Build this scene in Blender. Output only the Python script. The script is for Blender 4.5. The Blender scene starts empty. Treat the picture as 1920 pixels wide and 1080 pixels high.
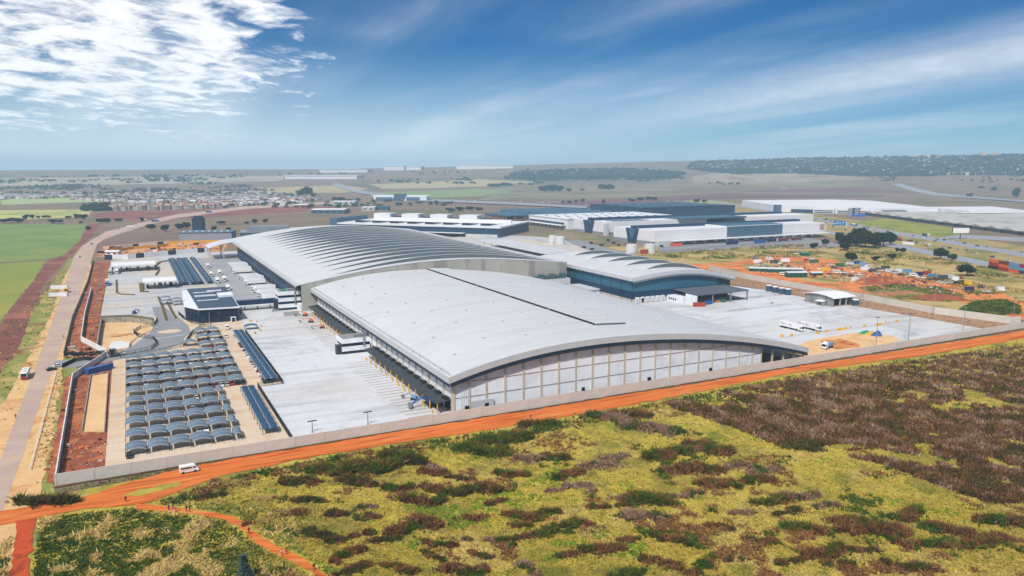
import bpy, math, random
import numpy as np
from mathutils import Vector, Matrix
random.seed(7); rng = np.random.default_rng(7)
scene = bpy.context.scene
col = scene.collection

# ------------------------------------------------------------------ camera
CAM_H = 90.0; FPX = 1400.0; HORIZON = 318.0          # focal length and horizon row, in pixels of the 1920 x 1080 photograph
PITCH = math.atan((540.0 - HORIZON) / FPX)
cam_data = bpy.data.cameras.new('camera'); cam = bpy.data.objects.new('camera', cam_data); col.objects.link(cam)
cam.location = (0, 0, CAM_H); cam.rotation_euler = (math.pi / 2 - PITCH, 0, 0)
cam_data.sensor_width = 36.0; cam_data.lens = 36.0 * FPX / 1920.0
cam_data.clip_start = 1.0; cam_data.clip_end = 60000.0
scene.camera = cam
scene.view_settings.view_transform = 'Standard'; scene.view_settings.look = 'None'
scene.view_settings.exposure = 0.36; scene.view_settings.gamma = 1.0
scene.cycles.use_denoising = True
scene.cycles.max_bounces = 6; scene.cycles.diffuse_bounces = 3; scene.cycles.glossy_bounces = 3
scene.cycles.volume_bounces = 1; scene.cycles.transparent_max_bounces = 6

# the works stand square to one another: s runs along the front boundary wall, t away from it
AZ = math.radians(63.0)
E1 = np.array([math.sin(AZ), math.cos(AZ)]); E2 = np.array([-math.cos(AZ), math.sin(AZ)])
PHI = math.atan2(E1[1], E1[0])
def ray(u, v):
    x = (u - 960.0) / FPX; y = -(v - 540.0) / FPX
    return np.array([x, math.cos(PITCH) + y * math.sin(PITCH), -math.sin(PITCH) + y * math.cos(PITCH)])
def G(u, v, z=0.0):                                   # the ground point seen at a pixel
    d = ray(u, v); k = (z - CAM_H) / d[2]; return np.array([d[0] * k, d[1] * k])
ORG = G(105, 912)
def ST(u, v, z=0.0):
    p = G(u, v, z) - ORG; return float(p @ E1), float(p @ E2)
def XY(s, t): return ORG + s * E1 + t * E2

# ------------------------------------------------------------------ sun and sky
SUN_EL = math.radians(50); SUN_AZ = math.radians(-163)  # azimuth from +Y towards +X
sd = Vector((math.sin(SUN_AZ) * math.cos(SUN_EL), math.cos(SUN_AZ) * math.cos(SUN_EL), math.sin(SUN_EL)))
sun_data = bpy.data.lights.new('sun', 'SUN'); sun = bpy.data.objects.new('sun', sun_data); col.objects.link(sun)
sun_data.energy = 3.5; sun_data.angle = math.radians(2.0); sun_data.color = (1.0, 0.965, 0.91)
sun.rotation_euler = (-sd).to_track_quat('-Z', 'Y').to_euler()

world = bpy.data.worlds.new('World'); scene.world = world; world.use_nodes = True
nt = world.node_tree; nt.nodes.clear()
def N(tree, typ, **kw):
    n = tree.nodes.new(typ)
    for k, v in kw.items():
        if k == 'ins':
            for i, val in v.items(): n.inputs[i].default_value = val
        else: setattr(n, k, v)
    return n
def math_node(tree, op, a, b=None, c=None, clamp=False):
    n = tree.nodes.new('ShaderNodeMath'); n.operation = op; n.use_clamp = clamp
    for i, x in enumerate((a, b, c)):
        if x is None: continue
        if isinstance(x, (int, float)): n.inputs[i].default_value = x
        else: tree.links.new(x, n.inputs[i])
    return n.outputs[0]
def maprange(tree, x, a, b, c=0.0, d=1.0, smooth=True):
    n = tree.nodes.new('ShaderNodeMapRange'); n.interpolation_type = 'SMOOTHSTEP' if smooth else 'LINEAR'
    tree.links.new(x, n.inputs[0])
    for i, val in enumerate((a, b, c, d)): n.inputs[i + 1].default_value = val
    return n.outputs[0]
def build_sky():
    L = nt.links.new
    tc = N(nt, 'ShaderNodeTexCoord'); sep = N(nt, 'ShaderNodeSeparateXYZ'); L(tc.outputs['Generated'], sep.inputs[0])
    sky = N(nt, 'ShaderNodeTexSky', sky_type='NISHITA', sun_disc=False, sun_elevation=SUN_EL, sun_rotation=SUN_AZ,
            altitude=1500.0, air_density=1.0, dust_density=0.6, ozone_density=4.0)
    hs = N(nt, 'ShaderNodeHueSaturation'); hs.inputs['Saturation'].default_value = 1.15; hs.inputs['Value'].default_value = SKY_VALUE
    tint = N(nt, 'ShaderNodeMix', data_type='RGBA', blend_type='MULTIPLY'); tint.inputs['Factor'].default_value = 1.0; tint.inputs['B'].default_value = (0.02, 0.74, 1.14, 1)
    L(sky.outputs[0], hs.inputs['Color']); L(hs.outputs[0], tint.inputs['A'])
    x, y, z = sep.outputs
    zz = math_node(nt, 'MAXIMUM', z, 0.0)
    den = math_node(nt, 'ADD', zz, 0.10)
    px_ = math_node(nt, 'DIVIDE', x, den); py_ = math_node(nt, 'DIVIDE', y, den)
    comb = N(nt, 'ShaderNodeCombineXYZ'); L(px_, comb.inputs[0]); L(py_, comb.inputs[1])
    az = math_node(nt, 'ARCTAN2', x, y)
    # altocumulus field on the sun's side of the sky
    mp1 = N(nt, 'ShaderNodeMapping'); mp1.inputs['Rotation'].default_value = (0, 0, math.radians(-35)); mp1.inputs['Scale'].default_value = (1.0, 0.8, 1.0)
    L(comb.outputs[0], mp1.inputs[0])
    n1 = N(nt, 'ShaderNodeTexNoise', ins={'Scale': 4.6, 'Detail': 12.0, 'Roughness': 0.63, 'Distortion': 0.45}); L(mp1.outputs[0], n1.inputs['Vector'])
    n1b = N(nt, 'ShaderNodeTexNoise', ins={'Scale': 0.9, 'Detail': 3.0, 'Roughness': 0.5}); L(comb.outputs[0], n1b.inputs['Vector'])
    m_az = maprange(nt, az, -0.10, -0.40, 0.0, 1.0)                 # thickens towards the left
    zw = math_node(nt, 'ADD', z, math_node(nt, 'MULTIPLY_ADD', n1b.outputs[0], 0.16, -0.055)); m_el = maprange(nt, zw, 0.02, 0.12, 0.0, 1.0)
    reg = math_node(nt, 'MULTIPLY', m_az, m_el)
    reg = math_node(nt, 'MULTIPLY', reg, maprange(nt, n1b.outputs[0], 0.25, 0.55, 0.62, 1.0))
    thr = math_node(nt, 'MULTIPLY_ADD', reg, 0.47, -0.05)
    d1 = math_node(nt, 'SUBTRACT', math_node(nt, 'ADD', n1.outputs[0], thr), 0.70)
    c1 = maprange(nt, d1, 0.0, 0.26, 0.0, 0.95)
    # cirrus drawn out in long bands
    vr = N(nt, 'ShaderNodeVectorRotate', rotation_type='Z_AXIS'); vr.inputs['Angle'].default_value = CIRRUS_ROT; L(comb.outputs[0], vr.inputs['Vector'])
    mp2 = N(nt, 'ShaderNodeMapping'); mp2.inputs['Scale'].default_value = (0.14, 0.72, 1.0)
    L(vr.outputs[0], mp2.inputs[0])
    n2 = N(nt, 'ShaderNodeTexNoise', ins={'Scale': 1.3, 'Detail': 5.0, 'Roughness': 0.50, 'Distortion': 0.3}); L(mp2.outputs[0], n2.inputs['Vector'])
    n3 = N(nt, 'ShaderNodeTexNoise', ins={'Scale': 0.55, 'Detail': 2.0}); L(comb.outputs[0], n3.inputs['Vector'])
    c2 = maprange(nt, n2.outputs[0], 0.40, 0.80, 0.0, 0.6)
    c2 = math_node(nt, 'MULTIPLY', c2, maprange(nt, n3.outputs[0], 0.34, 0.58, 0.25, 1.0))
    sp2 = N(nt, 'ShaderNodeSeparateXYZ'); L(vr.outputs[0], sp2.inputs[0])
    yb = math_node(nt, 'ADD', sp2.outputs[1], math_node(nt, 'MULTIPLY_ADD', n2.outputs[0], 1.1, -0.55))
    band = maprange(nt, math_node(nt, 'ABSOLUTE', math_node(nt, 'SUBTRACT', yb, 3.95)), 0.0, 0.95, 0.52, 0.0)
    band = math_node(nt, 'MULTIPLY', band, maprange(nt, sp2.outputs[0], -6.5, -2.5, 0.15, 1.0))
    c2 = math_node(nt, 'MAXIMUM', c2, band)
    # milky air low down, whiter towards the sun
    low = math_node(nt, 'POWER', maprange(nt, z, 0.0, 0.16, 1.0, 0.0, smooth=False), 1.5)
    lowL = math_node(nt, 'MULTIPLY', low, maprange(nt, az, 0.45, -0.45, 0.36, 1.0))
    cov = math_node(nt, 'MAXIMUM', c1, c2)
    cl = N(nt, 'ShaderNodeMix', data_type='RGBA'); cl.inputs['A'].default_value = (0, 0, 0, 1)
    mixc = N(nt, 'ShaderNodeMix', data_type='RGBA'); L(cov, mixc.inputs['Factor']); L(tint.outputs['Result'], mixc.inputs['A'])
    shade = maprange(nt, n1.outputs[0], 0.35, 0.75, 0.78, 1.0)
    cc = N(nt, 'ShaderNodeMix', data_type='RGBA'); L(shade, cc.inputs['Factor']); cc.inputs['A'].default_value = (0, 0, 0, 1)
    cc.inputs['B'].default_value = CLOUD_COL; L(cc.outputs['Result'], mixc.inputs['B'])
    mixh = N(nt, 'ShaderNodeMix', data_type='RGBA'); L(lowL, mixh.inputs['Factor']); L(mixc.outputs['Result'], mixh.inputs['A'])
    mixh.inputs['B'].default_value = MILK_COL
    bg = N(nt, 'ShaderNodeBackground'); bg.inputs['Strength'].default_value = SKY_STRENGTH; L(mixh.outputs['Result'], bg.inputs['Color'])
    out = N(nt, 'ShaderNodeOutputWorld'); L(bg.outputs[0], out.inputs[0])
SKY_STRENGTH = 0.15; SKY_VALUE = 0.29
CLOUD_COL = (6.4, 6.5, 6.7, 1); MILK_COL = (4.7, 5.25, 5.6, 1); CIRRUS_ROT = math.radians(60.6)
build_sky()

# ------------------------------------------------------------------ helpers
def lin(c):
    c = c / 255.0
    return c / 12.92 if c <= 0.04045 else ((c + 0.055) / 1.055) ** 2.4
def C(r, g, b, k=0.8): return (min(lin(r) * k, 0.86), min(lin(g) * k, 0.86), min(lin(b) * k, 0.86))
MATS = {}
def M(name, c, rough=0.75, var=0.12, sc=0.4, bump=0.0, bsc=3.0, metal=0.0, spec=0.3, c2=None, c2sc=0.1, c2r=(0.5, 0.6), c3=None, c3sc=0.03, c3r=(0.5, 0.6),
      stretch=(1, 1, 1), rnd=0.0, trans=0.0, dist=0.6, fine=0.0):
    if name in MATS: return MATS[name]
    m = bpy.data.materials.new(name); m.use_nodes = True; t = m.node_tree; L = t.links.new
    b = t.nodes['Principled BSDF']
    b.inputs['Roughness'].default_value = rough; b.inputs['Metallic'].default_value = metal; b.inputs['Specular IOR Level'].default_value = spec
    tc = N(t, 'ShaderNodeTexCoord'); mp = N(t, 'ShaderNodeMapping'); mp.inputs['Scale'].default_value = stretch; L(tc.outputs['Object'], mp.inputs[0])
    def noise(scale, detail=5.0, rough_=0.6, dist_=0.0):
        n = N(t, 'ShaderNodeTexNoise', ins={'Scale': scale, 'Detail': detail, 'Roughness': rough_, 'Distortion': dist_}); L(mp.outputs[0], n.inputs['Vector']); return n.outputs[0]
    cur = N(t, 'ShaderNodeRGB'); cur.outputs[0].default_value = (*c, 1); curo = cur.outputs[0]
    for cx_, s_, r_ in ((c2, c2sc, c2r), (c3, c3sc, c3r)):
        if cx_ is None: continue
        mx = N(t, 'ShaderNodeMix', data_type='RGBA'); L(maprange(t, noise(s_, 7.0, 0.62, dist), r_[0], r_[1]), mx.inputs['Factor'])
        L(curo, mx.inputs['A']); mx.inputs['B'].default_value = (*cx_, 1); curo = mx.outputs['Result']
    if var > 0 or rnd > 0:
        val = maprange(t, noise(sc), 0.25, 0.75, 1 - var, 1 + var, smooth=False)
        if fine > 0: val = math_node(t, 'MULTIPLY', val, maprange(t, noise(sc * 9, 3.0, 0.7), 0.25, 0.75, 1 - fine, 1 + fine, smooth=False))
        if rnd > 0:
            oi = N(t, 'ShaderNodeObjectInfo'); val = math_node(t, 'MULTIPLY', val, maprange(t, oi.outputs['Random'], 0, 1, 1 - rnd, 1 + rnd, smooth=False))
        mu = N(t, 'ShaderNodeMix', data_type='RGBA', blend_type='MULTIPLY'); mu.inputs['Factor'].default_value = 1.0
        cb = N(t, 'ShaderNodeCombineColor')
        for i in range(3): L(val, cb.inputs[i])
        L(curo, mu.inputs['A']); L(cb.outputs[0], mu.inputs['B']); curo = mu.outputs['Result']
    L(curo, b.inputs['Base Color'])
    if bump > 0:
        bn = N(t, 'ShaderNodeBump'); bn.inputs['Strength'].default_value = bump; bn.inputs['Distance'].default_value = 0.15
        L(noise(bsc), bn.inputs['Height']); L(bn.outputs[0], b.inputs['Normal'])
    MATS[name] = m; return m
def leaf_mat(name, trans=0.25):
    m = bpy.data.materials.new(name); m.use_nodes = True; t = m.node_tree; L = t.links.new
    b = t.nodes['Principled BSDF']; b.inputs['Roughness'].default_value = 0.8; b.inputs['Specular IOR Level'].default_value = 0.15
    a = N(t, 'ShaderNodeAttribute', attribute_name='Col'); L(a.outputs['Color'], b.inputs['Base Color'])
    tr = N(t, 'ShaderNodeBsdfTranslucent'); L(a.outputs['Color'], tr.inputs['Color'])
    mx = N(t, 'ShaderNodeMixShader'); mx.inputs[0].default_value = trans
    L(b.outputs[0], mx.inputs[1]); L(tr.outputs[0], mx.inputs[2]); L(mx.outputs[0], t.nodes['Material Output'].inputs['Surface'])
    MATS[name] = m; return m

class MB:
    """collects faces of ONE mesh"""
    def __init__(s): s.v = []; s.f = []
    def add(s, vs, fs):
        o = len(s.v); s.v += [tuple(map(float, p)) for p in vs]; s.f += [tuple(i + o for i in f) for f in fs]; return s
    def box(s, x0, x1, y0, y1, z0, z1):
        return s.add([(x0, y0, z0), (x1, y0, z0), (x1, y1, z0), (x0, y1, z0), (x0, y0, z1), (x1, y0, z1), (x1, y1, z1), (x0, y1, z1)],
                     [(0, 3, 2, 1), (4, 5, 6, 7), (0, 1, 5, 4), (1, 2, 6, 5), (2, 3, 7, 6), (3, 0, 4, 7)])
    def prism(s, poly, z0, z1):                       # upright prism over a counter-clockwise outline
        n = len(poly); z0s = z0 if hasattr(z0, '__len__') else [z0] * n; z1s = z1 if hasattr(z1, '__len__') else [z1] * n
        vs = [(p[0], p[1], z0s[i]) for i, p in enumerate(poly)] + [(p[0], p[1], z1s[i]) for i, p in enumerate(poly)]
        return s.add(vs, [tuple(range(n))[::-1], tuple(range(n, 2 * n))] + [(i, (i + 1) % n, n + (i + 1) % n, n + i) for i in range(n)])
    def side(s, prof, y0, y1):                        # outline in x-z pulled along y
        n = len(prof)
        vs = [(p[0], y0, p[1]) for p in prof] + [(p[0], y1, p[1]) for p in prof]
        return s.add(vs, [tuple(range(n)), tuple(range(n, 2 * n))[::-1]] + [(i, n + i, n + (i + 1) % n, (i + 1) % n) for i in range(n)])
    def sidex(s, prof, x0, x1):                       # outline in y-z pulled along x
        n = len(prof)
        vs = [(x0, p[0], p[1]) for p in prof] + [(x1, p[0], p[1]) for p in prof]
        return s.add(vs, [tuple(range(n)), tuple(range(n, 2 * n))[::-1]] + [(i, n + i, n + (i + 1) % n, (i + 1) % n) for i in range(n)])
    def tube(s, a, b, r, n=6, r2=None):
        a = Vector(a); b = Vector(b); d = (b - a).normalized(); u = d.orthogonal().normalized(); w_ = d.cross(u); r2 = r if r2 is None else r2
        vs = [a + (u * math.cos(k * 2 * math.pi / n) + w_ * math.sin(k * 2 * math.pi / n)) * r for k in range(n)]
        vs += [b + (u * math.cos(k * 2 * math.pi / n) + w_ * math.sin(k * 2 * math.pi / n)) * r2 for k in range(n)]
        return s.add(vs, [(k, (k + 1) % n, n + (k + 1) % n, n + k) for k in range(n)] + [tuple(range(n))[::-1], tuple(range(n, 2 * n))])
    def sheet(s, top, th):                            # grid of points [i][j] -> slab of thickness th
        ni = len(top); nj = len(top[0]); vs = [p for r in top for p in r] + [(p[0], p[1], p[2] - th) for r in top for p in r]
        q = ni * nj; I = lambda i, j: i * nj + j; fs = []
        for i in range(ni - 1):
            for j in range(nj - 1):
                a, b_, c_, d = I(i, j), I(i + 1, j), I(i + 1, j + 1), I(i, j + 1); fs.append((a, b_, c_, d)); fs.append((q + d, q + c_, q + b_, q + a))
        for i in range(ni - 1):
            fs.append((I(i, 0), q + I(i, 0), q + I(i + 1, 0), I(i + 1, 0))); fs.append((I(i + 1, nj - 1), q + I(i + 1, nj - 1), q + I(i, nj - 1), I(i, nj - 1)))
        for j in range(nj - 1):
            fs.append((I(0, j + 1), q + I(0, j + 1), q + I(0, j), I(0, j))); fs.append((I(ni - 1, j), q + I(ni - 1, j), q + I(ni - 1, j + 1), I(ni - 1, j + 1)))
        return s.add(vs, fs)
    def mesh(s, name, mat=None):
        me = bpy.data.meshes.new(name); me.from_pydata(s.v, [], s.f); me.update()
        if mat: me.materials.append(mat)
        return me
    def build(s, name, mat, parent=None, **kw): return part(name, s.mesh(name, mat), parent, **kw)
def part(name, me, parent=None, loc=(0, 0, 0), rz=0.0, kind=None, label=None, scale=None):
    o = bpy.data.objects.new(name, me); col.objects.link(o)
    if parent is not None: o.parent = parent
    o.location = loc; o.rotation_euler = (0, 0, rz)
    if scale: o.scale = scale
    if kind: o['kind'] = kind
    if label: o['label'] = label
    return o
def tag(o, label, cat, group=None, kind=None):
    o['label'] = label; o['category'] = cat
    if group: o['group'] = group
    if kind: o['kind'] = kind
    return o
def thing(name, label, cat, s, t, rz=0.0, group=None, z=0.0):       # an Empty in site coordinates that parents its parts
    o = bpy.data.objects.new(name, None); col.objects.link(o); o.empty_display_size = 0.5
    p = XY(s, t); o.location = (p[0], p[1], z); o.rotation_euler = (0, 0, PHI + rz); return tag(o, label, cat, group)
def thing_w(name, label, cat, x, y, rz=0.0, group=None, z=0.0):     # the same in plain world coordinates
    o = bpy.data.objects.new(name, None); col.objects.link(o); o.empty_display_size = 0.5
    o.location = (x, y, z); o.rotation_euler = (0, 0, rz); return tag(o, label, cat, group)
def dup(root, loc=None, rz=None, label=None, group=None, mats=None):
    r = root.copy(); col.objects.link(r)
    if loc is not None: r.location = loc
    if rz is not None: r.rotation_euler = (0, 0, rz)
    if label: r['label'] = label
    if group: r['group'] = group
    for ch in root.children:
        c_ = ch.copy(); col.objects.link(c_); c_.parent = r
        if mats and ch.name.split('.')[0] in mats: c_.data = mats[ch.name.split('.')[0]]
        for g in ch.children:
            d = g.copy(); col.objects.link(d); d.parent = c_
    return r
ORD = ['zeroth', 'first', 'second', 'third', 'fourth', 'fifth', 'sixth', 'seventh', 'eighth', 'ninth', 'tenth', 'eleventh', 'twelfth', 'thirteenth', 'fourteenth',
       'fifteenth', 'sixteenth', 'seventeenth', 'eighteenth', 'nineteenth', 'twentieth']
def o_(n):
    if n <= 20: return ORD[n]
    tens = {20: 'twenty', 30: 'thirty', 40: 'forty', 50: 'fifty', 60: 'sixty', 70: 'seventy'}; th = {20: 'twentieth', 30: 'thirtieth', 40: 'fortieth', 50: 'fiftieth', 60: 'sixtieth', 70: 'seventieth'}
    return th[n] if n % 10 == 0 else tens[n // 10 * 10] + '-' + ORD[n % 10]
def site(o):
    o.location = (ORG[0], ORG[1], o.location[2]); o.rotation_euler = (0, 0, PHI); return o
def jag(poly, amp, step, closed=True):                 # roughens an outline
    out = []; n = len(poly)
    for i in range(n if closed else n - 1):
        a = np.array(poly[i], float); b = np.array(poly[(i + 1) % n], float); L = np.linalg.norm(b - a); k = max(1, int(L / step)); nrm = np.array([-(b - a)[1], (b - a)[0]]) / max(L, 1e-6)
        for j in range(k):
            q = a + (b - a) * j / k
            out.append(q + (nrm * random.gauss(0, amp) if j else 0 * nrm))
    return out
def flat(name, poly, mat, z, amp=0.0, step=5.0, kind='structure', parent=None):   # a flat sheet over an outline (world or parent coordinates)
    import bmesh
    p = jag(poly, amp, step) if amp else [np.array(q, float) for q in poly]
    bm = bmesh.new(); vs = [bm.verts.new((q[0], q[1], 0)) for q in p]
    es = [bm.edges.new((vs[i], vs[(i + 1) % len(vs)])) for i in range(len(vs))]
    bmesh.ops.triangle_fill(bm, use_beauty=True, use_dissolve=False, edges=es)
    bmesh.ops.recalc_face_normals(bm, faces=bm.faces)
    for f in bm.faces:
        if f.normal.z < 0: f.normal_flip()
    me = bpy.data.meshes.new(name); bm.to_mesh(me); bm.free(); me.materials.append(mat)
    o = part(name, me, parent, loc=(0, 0, z))
    if kind: o['kind'] = kind
    return o
def sflat(name, poly, mat, z, **kw): return site(flat(name, poly, mat, z, **kw))
def px_poly(pts): return [G(u, v) for u, v in pts]
def tri_mesh(name, V, F, Ccol, mat):                   # V (n,3) F (m,3) Ccol (n,3)
    me = bpy.data.meshes.new(name); me.vertices.add(len(V)); me.vertices.foreach_set('co', np.asarray(V, np.float32).ravel())
    me.loops.add(F.size); me.loops.foreach_set('vertex_index', F.ravel().astype(np.int32)); me.polygons.add(len(F))
    k = F.shape[1]
    me.polygons.foreach_set('loop_start', (np.arange(len(F)) * k).astype(np.int32)); me.polygons.foreach_set('loop_total', np.full(len(F), k, np.int32))
    if Ccol is not None:
        a = me.color_attributes.new('Col', 'FLOAT_COLOR', 'POINT'); rgba = np.ones((len(V), 4), np.float32); rgba[:, :3] = Ccol; a.data.foreach_set('color', rgba.ravel())
    me.update(calc_edges=True); me.materials.append(mat); return me
# ------------------------------------------------------------------ materials of the ground
m_ground = M('dry_veld', C(136, 112, 90), 0.95, 0.16, 0.01, c2=C(104, 104, 68), c2sc=0.006, c2r=(0.48, 0.62), c3=C(130, 104, 96), c3sc=0.0035, c3r=(0.52, 0.66), fine=0.15)
m_grass = M('near_grass', C(186, 166, 64), 0.95, 0.22, 0.25, c2=C(140, 132, 50), c2sc=0.06, c2r=(0.46, 0.60), c3=C(200, 172, 92), c3sc=0.045, c3r=(0.55, 0.68), bump=0.6, bsc=1.2, fine=0.25)
m_orange = M('orange_laterite', C(216, 116, 48, 0.84), 0.95, 0.18, 0.15, c2=C(186, 84, 30), c2sc=0.55, c2r=(0.48, 0.62), c3=C(220, 140, 76), c3sc=0.35, c3r=(0.54, 0.66), bump=0.4, bsc=0.9, fine=0.12, stretch=(0.07, 1, 1))
m_orange2 = M('trodden_orange_soil', C(226, 138, 74), 0.95, 0.16, 0.1, c2=C(200, 104, 52), c2sc=0.05, c2r=(0.48, 0.62), c3=C(150, 124, 70), c3sc=0.03, c3r=(0.55, 0.62), bump=0.4, bsc=0.8, fine=0.15)
m_redsoil = M('red_soil', C(150, 82, 54), 0.95, 0.25, 0.25, c2=C(190, 116, 74), c2sc=0.12, c2r=(0.46, 0.62), c3=C(90, 46, 34), c3sc=0.06, c3r=(0.56, 0.68), bump=0.8, bsc=0.5, fine=0.2)
m_redplough = M('turned_red_earth', C(128, 74, 66), 0.95, 0.22, 0.06, c2=C(160, 100, 80), c2sc=0.02, c2r=(0.48, 0.6), fine=0.2)
m_road = M('worn_asphalt', C(190, 164, 150, 0.78), 0.9, 0.08, 0.12, c2=C(200, 176, 158, 0.78), c2sc=0.03, c2r=(0.46, 0.62), c3=C(222, 176, 134, 0.78), c3sc=0.05, c3r=(0.56, 0.72), fine=0.06)
m_asph = M('grey_asphalt', C(150, 152, 158, 0.72), 0.85, 0.08, 0.1, c2=C(166, 160, 156, 0.7), c2sc=0.05, c2r=(0.5, 0.65), fine=0.05)
m_hwy = M('motorway_asphalt', C(158, 160, 168, 0.78), 0.85, 0.06, 0.03, fine=0.05)
m_sand = M('pale_sand_verge', C(224, 182, 128), 0.95, 0.14, 0.08, c2=C(200, 140, 84), c2sc=0.06, c2r=(0.5, 0.66), fine=0.12)
m_yellowsand = M('building_sand', C(230, 190, 142), 0.95, 0.1, 0.1, c2=C(218, 164, 106), c2sc=0.06, c2r=(0.5, 0.66), bump=0.3, bsc=0.6, fine=0.08)
m_verge = M('verge_grass', C(134, 140, 66), 0.95, 0.2, 0.15, c2=C(176, 158, 92), c2sc=0.06, c2r=(0.46, 0.6), c3=C(140, 84, 56), c3sc=0.05, c3r=(0.56, 0.68), fine=0.25)
m_tan = M('tan_grass', C(190, 164, 104), 0.95, 0.16, 0.06, c2=C(134, 128, 62), c2sc=0.022, c2r=(0.46, 0.60), c3=C(120, 92, 68), c3sc=0.03, c3r=(0.56, 0.68), fine=0.25)
def concrete(name, base, warm, stain, tile=6.0):
    """cast slabs: joints, tyre stains, dust"""
    m = bpy.data.materials.new(name); m.use_nodes = True; t = m.node_tree; L = t.links.new; b = t.nodes['Principled BSDF']
    b.inputs['Roughness'].default_value = 0.8; b.inputs['Specular IOR Level'].default_value = 0.25
    tc = N(t, 'ShaderNodeTexCoord')
    def noise(scale, det=6.0, r=0.6, d=0.4, sc=(1, 1, 1)):
        mp = N(t, 'ShaderNodeMapping'); mp.inputs['Scale'].default_value = sc; L(tc.outputs['Object'], mp.inputs[0])
        n = N(t, 'ShaderNodeTexNoise', ins={'Scale': scale, 'Detail': det, 'Roughness': r, 'Distortion': d}); L(mp.outputs[0], n.inputs['Vector']); return n.outputs[0]
    def mix(f, a, bcol):
        x = N(t, 'ShaderNodeMix', data_type='RGBA'); L(f, x.inputs['Factor'])
        if isinstance(a, tuple): x.inputs['A'].default_value = (*a, 1)
        else: L(a, x.inputs['A'])
        x.inputs['B'].default_value = (*bcol, 1); return x.outputs['Result']
    c = mix(maprange(t, noise(0.012), 0.42, 0.62), base, warm)
    c = mix(math_node(t, 'MULTIPLY', maprange(t, noise(0.02, 8.0, 0.68, 1.5), 0.52, 0.70), 0.7), c, stain)
    c = mix(math_node(t, 'MULTIPLY', maprange(t, noise(0.05, 5.0, 0.6, 0.3, (0.25, 2.5, 1)), 0.48, 0.66), 0.5), c, stain)
    br = N(t, 'ShaderNodeTexBrick', ins={'Scale': 1.0 / tile, 'Mortar Size': 0.012, 'Mortar Smooth': 0.2, 'Brick Width': 1.0, 'Row Height': 1.0})
    br.offset = 0.0; L(tc.outputs['Object'], br.inputs['Vector']); 
    c = mix(math_node(t, 'MULTIPLY', br.outputs['Fac'], 0.35), c, stain)
    val = maprange(t, noise(0.35, 6.0, 0.7), 0.25, 0.75, 0.93, 1.07, smooth=False)
    cb = N(t, 'ShaderNodeCombineColor')
    for i in range(3): L(val, cb.inputs[i])
    mu = N(t, 'ShaderNodeMix', data_type='RGBA', blend_type='MULTIPLY'); mu.inputs['Factor'].default_value = 1.0; L(c, mu.inputs['A']); L(cb.outputs[0], mu.inputs['B'])
    L(mu.outputs['Result'], b.inputs['Base Color']); MATS[name] = m; return m
m_conc = concrete('yard_concrete', C(222, 224, 229, 0.76), C(214, 210, 208, 0.76), C(172, 171, 173, 0.70))
m_conc2 = concrete('rear_yard_concrete', C(204, 204, 206, 0.74), C(222, 206, 186, 0.74), C(162, 162, 166, 0.7))
m_pave = concrete('car_park_paving', C(228, 206, 182, 0.76), C(224, 190, 152, 0.76), C(198, 166, 136, 0.74), 4.0)
m_conc3 = concrete('grey_truck_apron', C(176, 177, 181, 0.7), C(186, 182, 178, 0.7), C(146, 146, 150, 0.68))
def crop_field(name, a, b_, gap, rows=3.2, ang=0.0):
    m = bpy.data.materials.new(name); m.use_nodes = True; t = m.node_tree; L = t.links.new; bs = t.nodes['Principled BSDF']; bs.inputs['Roughness'].default_value = 0.95
    tc = N(t, 'ShaderNodeTexCoord'); vr = N(t, 'ShaderNodeVectorRotate', rotation_type='Z_AXIS'); vr.inputs['Angle'].default_value = ang; L(tc.outputs['Object'], vr.inputs['Vector'])
    def noise(s, d=6.0): 
        n = N(t, 'ShaderNodeTexNoise', ins={'Scale': s, 'Detail': d, 'Roughness': 0.65}); L(vr.outputs[0], n.inputs['Vector']); return n.outputs[0]
    w_ = N(t, 'ShaderNodeTexWave', ins={'Scale': 1.0 / rows, 'Distortion': 3.0, 'Detail': 2.0, 'Detail Scale': 0.4}); L(vr.outputs[0], w_.inputs['Vector'])
    x = N(t, 'ShaderNodeMix', data_type='RGBA'); L(maprange(t, noise(0.015), 0.4, 0.62), x.inputs['Factor']); x.inputs['A'].default_value = (*a, 1); x.inputs['B'].default_value = (*b_, 1)
    y = N(t, 'ShaderNodeMix', data_type='RGBA'); L(math_node(t, 'MULTIPLY', maprange(t, noise(0.5, 4.0), 0.5, 0.68), 0.55), y.inputs['Factor']); L(x.outputs['Result'], y.inputs['A']); y.inputs['B'].default_value = (*gap, 1)
    z = N(t, 'ShaderNodeMix', data_type='RGBA'); L(math_node(t, 'MULTIPLY', w_.outputs['Fac'], 0.14), z.inputs['Factor']); L(y.outputs['Result'], z.inputs['A']); z.inputs['B'].default_value = (*gap, 1)
    L(z.outputs['Result'], bs.inputs['Base Color'])
    bn = N(t, 'ShaderNodeBump'); bn.inputs['Strength'].default_value = 0.5; bn.inputs['Distance'].default_value = 0.4; L(noise(0.6), bn.inputs['Height']); L(bn.outputs[0], bs.inputs['Normal'])
    MATS[name] = m; return m
m_crop1 = crop_field('maize_field', C(108, 138, 58), C(134, 152, 68), C(78, 88, 44), 3.0, 0.4)
m_crop2 = crop_field('yellowing_field', C(136, 150, 50), C(160, 156, 62), C(92, 94, 42), 3.0, 1.1)

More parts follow.
